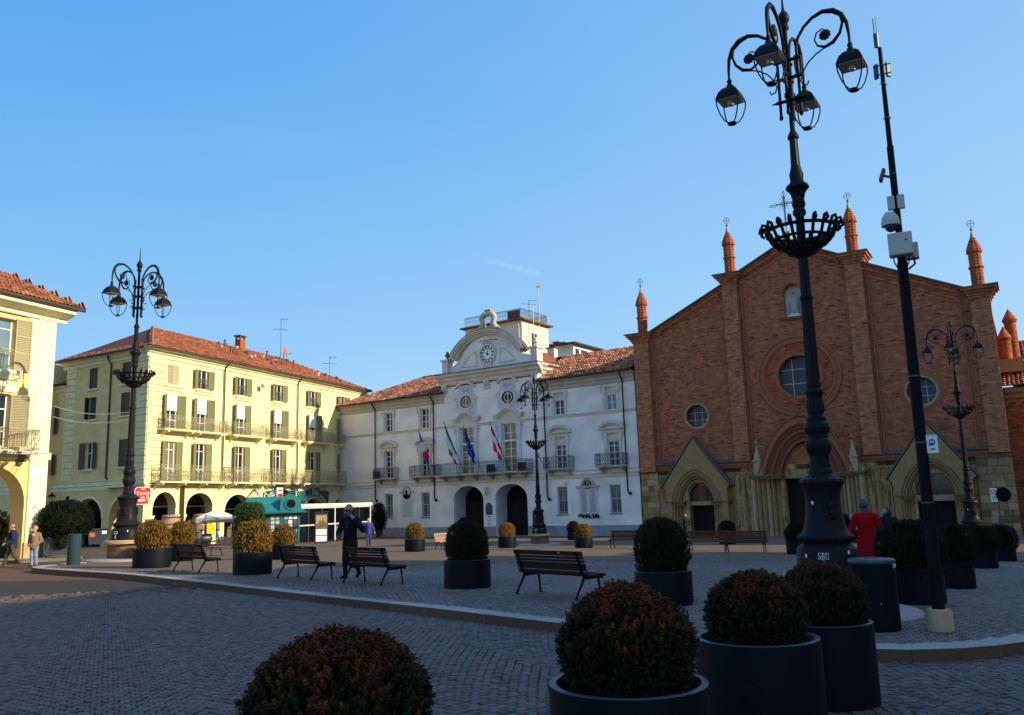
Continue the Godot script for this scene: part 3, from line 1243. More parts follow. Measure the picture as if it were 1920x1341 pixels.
	m.cornice(-0.35, L + 0.4, [Vector2(0.0, eave - 0.75), Vector2(0.1, eave - 0.68), Vector2(0.12, eave - 0.45), Vector2(0.3, eave - 0.35), Vector2(0.34, eave - 0.16), Vector2(0.62, eave - 0.10), Vector2(0.64, eave + 0.04), Vector2(0.0, eave + 0.05)])
	part(b, "cornice", m, M.yellow_trim)
	# quoins on both ends
	for e in [[0.0, 1.9], [L - 1.7, L]]:
		for i in 18:
			var y0: float = Y.call(4.1) + i * 0.585
			m = MB.new()
			var wide := 0.0 if i % 2 else 0.0
			m.cbox(Vector3((e[0] + e[1]) / 2 + wide, y0 + 0.275, 0.02), Vector3(e[1] - e[0], 0.535, 0.10), 0.02)
			part(b, "quoin", m, M.yellow_plaster)
	# windows: three floors
	var i := 0
	for x in xs:
		window(b, x, Y.call(4.25), 1.24, 3.37, -0.24, [0.33, 0.80], M.glass_curtain if i == 0 else M.glass_dark, M.white_paint)
		shutters(b, x, Y.call(4.28), 1.24, 3.34, M.shutter, 155, 168, 3)
		window(b, x, Y.call(8.55), 1.32, 3.05, -0.24, [0.30, 0.78], M.glass_dark, M.white_paint)
		shutters(b, x, Y.call(8.58), 1.32, 3.0, M.shutter, 150 if i != 1 else 158, 150 if i != 2 else 172, 3)
		m = MB.new()
		m.bx(x - 0.62, x + 0.62, Y.call(10.25), Y.call(11.58), -0.10, -0.06)
		var bl := part(b, "blind", m, M.blind)
		if i >= 3:
			m = MB.new()
			for k in 2:
				m.bx(x - 0.36 + k * 0.04, x + 0.36 - k * 0.1, Y.call(11.12 - k * 0.2), Y.call(11.2 - k * 0.2), -0.06, -0.055)
			part(bl, "print", m, M.grey_paint)
		if i == 0:
			window(b, x, Y.call(12.5), 1.32, 1.7, -0.24, [0.5], M.glass_dark, M.white_paint)
			shutters(b, x, Y.call(12.52), 1.32, 1.68, M.shutter_tan, 3, 3, 2)
		else:
			window(b, x, Y.call(12.5), 1.32, 1.7, -0.24, [0.55], M.glass_dark, M.white_paint)
			shutters(b, x, Y.call(12.52), 1.32, 1.68, M.shutter, 158, 170, 2)
			var lo := part(b, "window_rail", rail_mesh(1.2, 0.95, 0), M.rail, Vector3(x - 0.6, Y.call(12.5), -0.12))
		# lintel shelf over the second floor window, sill under the third
		m = MB.new()
		m.cornice(x - 0.95, x + 0.95, [Vector2(0.0, Y.call(11.95)), Vector2(0.10, Y.call(12.02)), Vector2(0.12, Y.call(12.14)), Vector2(0.26, Y.call(12.26)), Vector2(0.26, Y.call(12.34)), Vector2(0.0, Y.call(12.38))])
		part(b, "lintel", m, M.yellow_trim)
		i += 1
	# balconies
	for q in [[1.05, 8.7], [9.45, 14.4], [15.25, 20.05], [21.05, 25.9], [27.1, 32.0]]:
		var brs := [q[0] + 0.6, q[1] - 0.6]
		if q[1] - q[0] > 6:
			brs = [q[0] + 0.6, (q[0] + q[1]) / 2 - 0.5, (q[0] + q[1]) / 2 + 0.5, q[1] - 0.6]
		balcony(b, q[0], q[1], Y.call(8.62), 0.95, 1.15, 0, M.yellow_trim, M.rail_light, brs, M.yellow_trim)
	for q in [[0.55, 9.2], [9.42, 14.75], [15.0, 33.3]]:
		var brs := []
		var n := int((q[1] - q[0]) / 2.6)
		for k in n + 1:
			brs.append(q[0] + 0.5 + (q[1] - q[0] - 1.0) * k / n)
		balcony(b, q[0], q[1], Y.call(4.24), 1.15, 1.35, 0, M.yellow_trim, M.rail_light, brs, M.yellow_trim)
	downpipe(b, 9.03, Y.call(4.3), eave - 0.4, 0.05, M.pipe)
	downpipe(b, 20.3, Y.call(4.3), eave - 0.4, 0.05, M.pipe)
	# left face (in the shade), turned by the corner
	var turn := deg_to_rad(-30.6 - 68.68)
	var f := Node3D.new()
	f.name = "side_wall"
	b.add_child(f)
	f.rotation.y = turn
	var W := 11.6
	var sops := []
	for x in [-7.65, -3.0]:
		sops.append(o_rect(x - 0.6, Y.call(12.55), x + 0.6, Y.call(14.4)))
		sops.append(o_rect(x - 0.6, Y.call(9.85), x + 0.6, Y.call(11.8)))
		sops.append(o_rect(x - 0.6, Y.call(5.55), x + 0.6, Y.call(7.85)))
	m = MB.new()
	m.wall(-W, 0, Y.call(4.4), eave, sops, 0.3)
	var aops := [o_arch(-9.3, -1.2, -5.45, Y.call(1.35), 1.72), o_arch(-4.4, -1.2, -0.9, Y.call(1.5), 1.5), o_arch(-14.6, -1.2, -10.6, Y.call(1.3), 1.7), o_arch(-19.6, -1.2, -15.7, Y.call(1.3), 1.7), o_arch(-24.6, -1.2, -20.7, Y.call(1.3), 1.7)]
	m.wall(-26, 0, -1.2, Y.call(4.4), aops, 0.7)
	m.quad(Vector3(-W, Y.call(4.4), -9), Vector3(-W, Y.call(4.4), 0), Vector3(-W, eave, 0), Vector3(-W, eave, -9))
	m.quad(Vector3(-26, Y.call(4.35), -4.0), Vector3(0, Y.call(4.35), -4.0), Vector3(0, Y.call(4.35), -0.7), Vector3(-26, Y.call(4.35), -0.7))
	var pw := m.mesh()
	# pieces of the side wall hang on the house itself
	f.free()
	var put := func(mm, nm: String, ma: Material, pos := Vector3.ZERO) -> MeshInstance3D:
		return part(b, nm, mm, ma, Basis(Vector3.UP, turn) * pos, turn)
	put.call(pw, "side_wall", M.yellow_side_bounce)
	m = MB.new()
	m.quad(Vector3(-26, -1.2, -4.0), Vector3(-0.1, -1.2, -4.0), Vector3(-0.1, Y.call(4.3), -4.0), Vector3(-26, Y.call(4.3), -4.0))
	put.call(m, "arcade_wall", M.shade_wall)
	for q in aops:
		m = MB.new()
		var xc: float = (q[0].x + q[1].x) / 2
		m.bx(xc - 1.3, xc + 1.3, -1.2, Y.call(2.0), -3.99, -3.9)
		put.call(m, "doorway", M.dark)
		m = MB.new()
		var hw: float = (q[1].x - q[0].x) / 2
		var sp: float = q[2].y
		m.band(o_arc(xc, sp, hw, q[9].y - sp, 0, 180, 14), o_arc(xc, sp, hw + 0.22, q[9].y - sp + 0.22, 0, 180, 14), 0.0, 0.04)
		put.call(m, "arch_ring", M.yellow_trim)
	m = MB.new()
	m.cornice(-26, 0.15, [Vector2(0, Y.call(3.7)), Vector2(0.06, Y.call(3.75)), Vector2(0.06, Y.call(4.05)), Vector2(0.14, Y.call(4.1)), Vector2(0.14, Y.call(4.4)), Vector2(0.22, Y.call(4.5)), Vector2(0.0, Y.call(4.55))])
	put.call(m, "string_course", M.yellow_trim)
	m = MB.new()
	m.cornice(-W - 0.5, 0.05, [Vector2(0.0, eave - 0.75), Vector2(0.1, eave - 0.68), Vector2(0.12, eave - 0.45), Vector2(0.3, eave - 0.35), Vector2(0.34, eave - 0.16), Vector2(0.62, eave - 0.10), Vector2(0.64, eave + 0.04), Vector2(0.0, eave + 0.05)])
	put.call(m, "cornice", M.yellow_trim)
	for i2 in 18:
		for e in [[-1.35, -0.02], [-W + 0.02, -W + 1.5]]:
			m = MB.new()
			m.cbox(Vector3((e[0] + e[1]) / 2, Y.call(4.65) + i2 * 0.565 + 0.26, 0.02), Vector3(e[1] - e[0], 0.51, 0.09), 0.02)
			put.call(m, "quoin", M.yellow_plaster)
	# windows of the side wall, through a holder frame turned with it
	var bs := Basis(Vector3.UP, turn)
	for x in [-7.65, -3.0]:
		for q in [[12.55, 1.85, 0], [9.85, 1.95, 1], [5.55, 2.3, 2]]:
			var kind: int = q[2]
			var w2 := window(b, 0, 0, 1.2, q[1], 0, [0.62], M.glass_dark, M.white_paint)
			w2.position = bs * Vector3(x, Y.call(q[0]), -0.24)
			w2.rotation.y = turn
			var ma: Material = M.shutter_dark
			var aL := 4.0
			var aR := 4.0
			if x < -5 and kind == 1:
				ma = M.shutter_green
				aL = 60.0
				aR = 20.0
			if x < -5 and kind == 2:
				aL = 165.0
				aR = 165.0
			for s in [-1, 1]:
				var an: float = aL if s < 0 else aR
				var z := 0.05 if an > 90 else -0.05
				part(b, "shutter", shutter_mesh(0.6, q[1] - 0.04, 2), ma, bs * Vector3(x + s * 0.6, Y.call(q[0]) + 0.02, z), turn + (deg_to_rad(-an) if s < 0 else PI + deg_to_rad(an)))
			m = MB.new()
			m.bx(x - 0.75, x + 0.75, Y.call(q[0]) - 0.14, Y.call(q[0]), 0, 0.14)
			put.call(m, "sill", M.yellow_trim)
	m = MB.new()
	m.tube([Vector3(-5.05, eave - 0.1, 0.5), Vector3(-5.05, eave - 0.5, 0.4), Vector3(-5.05, eave - 0.9, 0.09), Vector3(-5.05, Y.call(4.75), 0.09), Vector3(-4.8, Y.call(4.6), 0.1)], 0.075, 8)
	put.call(m, "downpipe", M.pipe)
	# roof: two slopes that meet in a hip over the corner
	var k2 := bs
	var c0 := Vector3(-0.55, eave + 0.05, 0.75)
	var r0 := Vector3(8.2, eave + 4.05, -8.0)
	var r1 := Vector3(26.5, eave + 4.05, -8.0)
	var e1 := Vector3(L + 0.75, eave + 0.05, 0.75)
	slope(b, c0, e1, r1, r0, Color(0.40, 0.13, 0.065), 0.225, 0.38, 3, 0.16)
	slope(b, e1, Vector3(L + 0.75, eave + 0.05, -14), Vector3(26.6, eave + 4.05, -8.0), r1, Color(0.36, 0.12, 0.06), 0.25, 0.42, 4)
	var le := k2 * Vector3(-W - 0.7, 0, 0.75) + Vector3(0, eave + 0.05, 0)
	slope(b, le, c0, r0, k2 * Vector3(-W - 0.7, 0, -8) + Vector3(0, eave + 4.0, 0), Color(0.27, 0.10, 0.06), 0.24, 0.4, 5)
	m = MB.new()
	for q in 22:
		var t := (q + 0.5) / 22.0
		m.tube([c0.lerp(r0, t - 0.026) + Vector3(0, 0.07, 0), c0.lerp(r0, t + 0.024) + Vector3(0, 0.1, 0)], 0.12, 7)
	part(b, "hip_tiles", m, M.terracotta)
	gutter(b, -0.6, L + 0.7, eave - 0.02, 0.78, M.copper_gutter)
	m = MB.new()
	m.tube([k2 * Vector3(-W - 0.7, 0, 0.78) + Vector3(0, eave - 0.02, 0), k2 * Vector3(0.4, 0, 0.78) + Vector3(0, eave - 0.02, 0)], 0.1, 8)
	part(b, "gutter", m, M.pipe)
	# chimney
	var ch := Vector3(20.1, eave + 3.3, -7.4)
	m = MB.new()
	m.box(ch + Vector3(0, 0.5, 0), Vector3(0.85, 2.0, 0.7))
	var co := part(b, "chimney", m, M.brick_red)
	m = MB.new()
	for sx in [-1, 1]:
		for sz in [-1, 1]:
			m.box(ch + Vector3(sx * 0.33, 1.68, sz * 0.26), Vector3(0.16, 0.36, 0.16))
	part(co, "chimney_vent", m, M.brick_red)
	m = MB.new()
	m.box(ch + Vector3(0, 1.92, 0), Vector3(1.1, 0.12, 0.95))
	part(co, "chimney_cap", m, M.stone_dark)
	for q in [Vector3(13.0, 0, -2.6), Vector3(22.3, 0, -5.5), Vector3(24.0, 0, -3.2), Vector3(16.0, 0, -6.0)]:
		m = MB.new()
		var yy: float = eave + 0.05 + (0.75 - q.z) * 0.457
		m.tube([Vector3(q.x, yy - 0.2, q.z), Vector3(q.x, yy + 0.75, q.z)], 0.085, 7)
		m.lathe([Vector2(0.15, yy + 0.75), Vector2(0.02, yy + 0.92)], 8, Vector3(q.x, 0, q.z))
		part(b, "vent_pipe", m, M.copper_gutter)
	# aerials and a dish
	antenna(b.transform * Vector3(28.0, eave + 3.9, -8.0), 5.0, "tall bare television aerial behind the red dish on the yellow house")
	antenna(b.transform * Vector3(33.0, eave + 1.6, -4.5), 3.0, "low forked television aerial at right end of the yellow house roof")
	var d := thing("satellite_dish", "round red satellite dish on the ridge of the yellow house", "dish", b.transform * Vector3(28.35, eave + 3.95, -7.7), a + 0.25)
	m = MB.new()
	m.T = Transform3D(Basis(Vector3.RIGHT, PI / 2 - 0.25), Vector3(0, 0.85, 0))
	m.lathe([Vector2(0.02, 0.0), Vector2(0.35, 0.05), Vector2(0.62, 0.14), Vector2(0.63, 0.12), Vector2(0.35, 0.02), Vector2(0.02, -0.03)], 22)
	part(d, "reflector", m, M.orange)
	m = MB.new()
	m.tube([Vector3(0, -0.5, -0.1), Vector3(0, 0.8, -0.1)], 0.04, 6)
	m.tube([Vector3(0, 0.3, 0.1), Vector3(0, 0.6, 0.7)], 0.02, 5)
	m.box(Vector3(0, 0.63, 0.73), Vector3(0.1, 0.1, 0.16))
	part(d, "mount", m, M.iron_grey)
	# pigeons on the roof
	rng.seed = 12
	for n in 34:
		var x := rng.randf_range(14.0, 32.0)
		var z := rng.randf_range(-7.0, 0.0)
		if x > 27 and z < -4.0 - (27.0 - x):
			z = rng.randf_range(-2.5, 0.0)
		var yy: float = eave + 0.17 + (0.75 - z) * 0.457
		pigeon(b.transform * Vector3(x, yy, z), rng.randf_range(0, TAU), n)
	# low wing on the left, further back
	var g := thing("low_yellow_wing", "lower yellow wing with tiled roof left of the tall yellow house", "house", b.transform * (bs * Vector3(-W, 0, 0)), -deg_to_rad(30.6))
	m = MB.new()
	m.wall(-15, 0, Y.call(4.4), Y.call(13.2), [o_rect(-2.9, Y.call(8.95), -1.5, Y.call(11.35)), o_rect(-2.9, Y.call(5.3), -1.5, Y.call(7.1)), o_rect(-7.4, Y.call(8.95), -6.0, Y.call(11.35))], 0.3)
	m.quad(Vector3(-15, Y.call(13.2), -8), Vector3(0, Y.call(13.2), -8), Vector3(0, Y.call(4.4), -8), Vector3(-15, Y.call(4.4), -8))
	part(g, "wall", m, M.ochre_plaster)
	for q in [[-2.2, 8.95, 2.4], [-2.2, 5.3, 1.8], [-6.7, 8.95, 2.4]]:
		window(g, q[0], Y.call(q[1]), 1.4, q[2], -0.22, [0.6], M.glass_dark, M.white_paint)
		part(g, "shutter", shutter_mesh(0.7, q[2], 2), M.shutter_dark, Vector3(q[0] + 0.7, Y.call(q[1]), 0.05), PI + deg_to_rad(165))
	m = MB.new()
	m.cornice(-15, 0, [Vector2(0, Y.call(12.6)), Vector2(0.1, Y.call(12.7)), Vector2(0.14, Y.call(12.95)), Vector2(0.4, Y.call(13.05)), Vector2(0.42, Y.call(13.2)), Vector2(0, Y.call(13.22))])
	part(g, "cornice", m, M.yellow_trim)
	slope(g, Vector3(-15, Y.call(13.2), 0.6), Vector3(0, Y.call(13.2), 0.6), Vector3(0, Y.call(15.4), -5), Vector3(-15, Y.call(15.4), -5), Color(0.22, 0.09, 0.06), 0.25, 0.42, 7)

func antenna(p: Vector3, h: float, label: String):
	var o := thing("television_aerial", label, "aerial", p)
	var m := MB.new()
	m.tube([Vector3(0, -0.8, 0), Vector3(0, h, 0)], 0.03, 5)
	part(o, "pole", m, M.iron_grey)
	m = MB.new()
	var up := Basis(Vector3.UP, 0.5)
	m.tube([up * Vector3(-0.9, h * 0.72, 0), up * Vector3(0.9, h * 0.72, 0)], 0.022, 4)
	for i in 6:
		var x := -0.8 + i * 0.32
		m.tube([up * Vector3(x, h * 0.72, -0.25), up * Vector3(x, h * 0.72, 0.25)], 0.012, 4)
	m.tube([Vector3(-0.1, h * 0.97, 0), Vector3(0.9, h * 0.95, 0.2)], 0.018, 4)
	for i in 5:
		var x := 0.1 + i * 0.18
		m.tube([Vector3(x, h * 0.965 - 0.18, 0.05 * i), Vector3(x, h * 0.965 + 0.16, 0.05 * i)], 0.012, 4)
	part(o, "aerial_arms", m, M.iron_grey)

func pigeon(p: Vector3, turn: float, n: int):
	if not cache.has("pigeon"):
		var m := MB.new()
		m.T = Transform3D(Basis(Vector3.FORWARD, 0.35), Vector3(0, 0.13, 0))
		m.ball(Vector3.ZERO, Vector3(0.17, 0.10, 0.09), 8, 5)
		m.box(Vector3(-0.2, -0.01, 0), Vector3(0.16, 0.02, 0.07))
		m.T = Transform3D()
		m.ball(Vector3(0.15, 0.27, 0), Vector3.ONE * 0.052, 7, 5)
		m.tube([Vector3(0.11, 0.18, 0), Vector3(0.15, 0.26, 0)], [0.06, 0.04], 6)
		m.box(Vector3(0.215, 0.265, 0), Vector3(0.05, 0.015, 0.015))
		m.tube([Vector3(0.03, 0.06, 0.03), Vector3(0.03, -0.02, 0.03)], 0.012, 4)
		m.tube([Vector3(0.03, 0.06, -0.03), Vector3(0.03, -0.02, -0.03)], 0.012, 4)
		cache["pigeon"] = m.mesh()
	solo("pigeon", cache["pigeon"], M.iron_grey if n % 3 else M.plastic_pale, "pale grey pigeon perched on the yellow house roof tiles" if n % 3 == 0 else "dark grey pigeon perched on the yellow house roof tiles", "pigeon", p, turn, "pigeons on the yellow house roof")


func left_house():
	var P := Vector3(-23.56, -0.31, -42.05)
	var b := thing("cream_arcade_house", "cream and ochre corner house with arcade arch and balconies at left edge", "house", P, deg_to_rad(68.68))
	var Y := func(h: float) -> float: return h + 0.31
	var eave: float = Y.call(12.25)
	var L := -16.0
	var m := MB.new()
	var wx := [-3.0, -7.2, -11.4]
	var ops := []
	for x in wx:
		ops.append(o_rect(x - 0.8, Y.call(8.72), x + 0.8, Y.call(11.25)))
		ops.append(o_rect(x - 0.8, Y.call(5.0), x + 0.8, Y.call(7.55)))
	m.wall(L, -1.0, Y.call(4.65), eave, ops, 0.35)
	var ao := []
	for x in [-2.95, -7.2, -11.4]:
		ao.append(o_arch(x - 1.85, -0.8, x + 1.85, Y.call(2.35), 1.75, 18))
	m.wall(L, -1.0, -0.8, Y.call(4.65), ao, 0.9)
	m.quad(Vector3(L, -0.8, -9), Vector3(L, -0.8, 0), Vector3(L, eave, 0), Vector3(L, eave, -9))
	m.quad(Vector3(-0.06, Y.call(4.6), -0.02), Vector3(-0.06, Y.call(4.6), -9), Vector3(-0.06, eave, -9), Vector3(-0.06, eave, -0.02))
	m.quad(Vector3(-0.06, Y.call(4.6), -9), Vector3(L, Y.call(4.6), -9), Vector3(L, eave, -9), Vector3(-0.06, eave, -9))
	m.quad(Vector3(L, Y.call(4.6), -9), Vector3(-0.06, Y.call(4.6), -9), Vector3(-0.06, Y.call(4.6), -0.5), Vector3(L, Y.call(4.6), -0.5))
	part(b, "wall", m, M.ochre_plaster)
	# arcade seen through the arch: side arch on the right flank, inner pillar
	m = MB.new()
	m.T = Transform3D(Basis(Vector3.UP, PI / 2), Vector3(-0.05, 0, 0))
	m.wall(0.9, 9, -0.8, Y.call(4.6), [o_arch(1.0, -0.8, 4.6, Y.call(2.3), 1.7)], 0.8)
	m.T = Transform3D()
	m.bx(L, -6.0, -0.8, Y.call(4.6), -4.9, -4.6)
	part(b, "arcade_wall", m, M.ochre_plaster)
	# corner pilaster
	m = MB.new()
	m.bx(-1.0, 0.0, -0.8, Y.call(4.45), -0.9, 0.1)
	m.bx(-1.0, 0.0, Y.call(4.8), eave - 0.5, -0.9, 0.1)
	part(b, "pilaster", m, M.cream_plaster)
	m = MB.new()
	m.bx(-1.06, 0.05, -0.8, 0.75, -0.95, 0.13)
	part(b, "plinth", m, M.stone_pale)
	m = MB.new()
	m.cornice(L, 0.1, [Vector2(0, Y.call(4.42)), Vector2(0.16, Y.call(4.46)), Vector2(0.16, Y.call(4.74)), Vector2(0.24, Y.call(4.8)), Vector2(0.0, Y.call(4.84))])
	part(b, "string_course", m, M.cream_plaster)
	m = MB.new()
	m.cornice(L, 0.55, [Vector2(0.1, eave - 0.75), Vector2(0.16, eave - 0.7), Vector2(0.16, eave - 0.55), Vector2(0.2, eave - 0.5), Vector2(0.5, eave - 0.42), Vector2(0.78, eave - 0.30), Vector2(0.8, eave - 0.04), Vector2(0.0, eave)])
	part(b, "cornice", m, M.cream_plaster)
	m = MB.new()
	m.quad(Vector3(0.55, eave - 0.3, 0.8), Vector3(0.55, eave - 0.3, -9), Vector3(0.55, eave, -9), Vector3(0.55, eave, 0.8))
	m.quad(Vector3(-0.05, eave - 0.6, 0.1), Vector3(-0.05, eave - 0.6, -9), Vector3(0.55, eave - 0.3, -9), Vector3(0.55, eave - 0.3, 0.8))
	part(b, "soffit", m, M.cream_plaster)
	# cream surround with rounded corner round the ochre panel: frieze strip and upright strip
	m = MB.new()
	m.bx(L, -1.0, Y.call(11.55), eave - 0.5, 0, 0.05)
	m.bx(-1.35, -1.0, Y.call(4.9), Y.call(11.55), 0, 0.05)
	var cor := PackedVector2Array([Vector2(-1.35, Y.call(11.55)), Vector2(-1.85, Y.call(11.55))])
	for i in 7:
		var a2 := PI / 2 * (1.0 - i / 6.0)
		cor.append(Vector2(-1.85 + 0.5 * cos(a2), Y.call(11.05) + 0.5 * sin(a2)))
	m.prism(cor, 0.0, 0.05)
	part(b, "panel_border", m, M.cream_plaster)
	var i2 := 0
	for x in wx:
		window(b, x, Y.call(8.72), 1.6, 2.53, -0.28, [0.34, 0.80], M.glass_blue, M.white_paint)
		window(b, x, Y.call(5.0), 1.6, 2.55, -0.28, [0.30, 0.72], M.glass_dark, M.white_paint)
		shutters(b, x, Y.call(8.74), 1.6, 2.56, M.shutter_tan, 170, 172, 3)
		shutters(b, x, Y.call(5.02), 1.6, 2.5, M.shutter_tan, 165, 140, 2)
		part(b, "window_rail", rail_mesh(1.56, 1.05, 2), M.rail_light, Vector3(x - 0.78, Y.call(8.7), 0.02))
		m = MB.new()
		m.cornice(x - 1.05, x + 1.15, [Vector2(0, Y.call(8.2)), Vector2(0.1, Y.call(8.25)), Vector2(0.12, Y.call(8.42)), Vector2(0.24, Y.call(8.56)), Vector2(0.24, Y.call(8.7)), Vector2(0.0, Y.call(8.72))])
		part(b, "lintel", m, M.cream_plaster)
		m = MB.new()
		m.bx(x - 1.0, x + 1.0, Y.call(7.65), Y.call(8.15), 0, 0.07)
		part(b, "window_head", m, M.cream_plaster)
		balcony(b, x - 1.9, x + 1.9, Y.call(4.78), 0.85, 1.08, 2, M.white_trim, M.rail_light, [x - 1.4, x + 1.4], M.shade_wall)
		i2 += 1
	# street name plate and house number
	m = MB.new()
	m.bx(-0.86, -0.16, Y.call(3.55), Y.call(4.02), 0.1, 0.125)
	var pl := part(b, "street_plate", m, M.sign_white)
	letters(pl, "lettering", "PIAZZA", 0.12, Vector3(-0.51, Y.call(3.82), 0.126), M.grey_paint)
	letters(pl, "lettering", "SAN SECONDO", 0.105, Vector3(-0.51, Y.call(3.63), 0.126), M.grey_paint, 0.64)
	m = MB.new()
	m.bx(-0.72, -0.48, Y.call(2.06), Y.call(2.2), 0.1, 0.12)
	part(b, "house_number", m, M.grey_trim)
	slope(b, Vector3(L, eave + 0.04, 0.9), Vector3(0.9, eave + 0.04, 0.9), Vector3(-0.3, eave + 2.6, -4.3), Vector3(L, eave + 2.6, -4.3), Color(0.42, 0.14, 0.07), 0.24, 0.42, 21, 0.14)
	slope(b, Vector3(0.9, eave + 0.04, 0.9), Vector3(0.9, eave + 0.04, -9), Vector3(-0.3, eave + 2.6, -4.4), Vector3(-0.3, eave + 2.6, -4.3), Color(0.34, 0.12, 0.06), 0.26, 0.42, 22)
	gutter(b, L, 0.95, eave - 0.02, 0.92, M.copper_gutter)
	var p0 := b.transform * Vector3(0, 0, 0)
	# sidewalk island that carries the house
	var sw := PackedVector2Array()
	for q in [Vector3(-18, 0, 1.7), Vector3(0.2, 0, 1.7), Vector3(1.6, 0, 1.0), Vector3(2.4, 0, -1.2), Vector3(2.4, 0, -10), Vector3(-18, 0, -10)]:
		var wv: Vector3 = b.transform * q
		sw.append(Vector2(wv.x, wv.z))
	var sb := sheet(-40, -14, -56, -30, 2.0, -0.02, sw)
	for i in sw.size():
		var a2 := sw[i]
		var c2 := sw[(i + 1) % sw.size()]
		var A := gp(a2.x, a2.y, -0.02)
		var B := gp(c2.x, c2.y, -0.02)
		var dn := Vector3(0, -0.25, 0)
		sb.quad(A, B, B + dn, A + dn)
		sb.quad(B, A, A + dn, B + dn)
	struct("sidewalk", sb, M.paving)

func letters(parent: Node, nm: String, txt: String, h: float, pos: Vector3, ma: Material, maxw := 0.0, font := "Droid Sans", turn := 0.0, rz := 0.0) -> MeshInstance3D:
	var t := TextMesh.new()
	t.text = txt
	var sf := SystemFont.new()
	sf.font_names = PackedStringArray([font])
	t.font = sf
	t.font_size = 40
	t.pixel_size = h / 30.0
	t.depth = 0.008
	t.curve_step = 4.0
	t.horizontal_alignment = HORIZONTAL_ALIGNMENT_CENTER
	t.vertical_alignment = VERTICAL_ALIGNMENT_CENTER
	var o := part(parent, nm, t, ma, pos, turn)
	o.rotation.z = rz
	if maxw > 0.0:
		var w := t.get_aabb().size.x
		if w > maxw and w > 0.0:
			o.scale = Vector3(maxw / w, 1, 1)
	return o


func U(u: float) -> float:
	return u * S

func Hh(h: float) -> float:   # measured height -> local height above the church / hall base (-1.62)
	return 1.65 + S * (h - 1.65) + 1.62

func bar_lattice(w: float, h: float, n: int) -> MB:
	var m := MB.new()
	for i in n:
		var x := -w / 2 + w * (i + 0.5) / n
		m.tube([Vector3(x, 0, 0), Vector3(x, h, 0)], 0.016, 5, false)
	for k in [0.08, 0.52, 0.92]:
		m.tube([Vector3(-w / 2, h * k, 0), Vector3(w / 2, h * k, 0)], 0.014, 4, false)
	return m

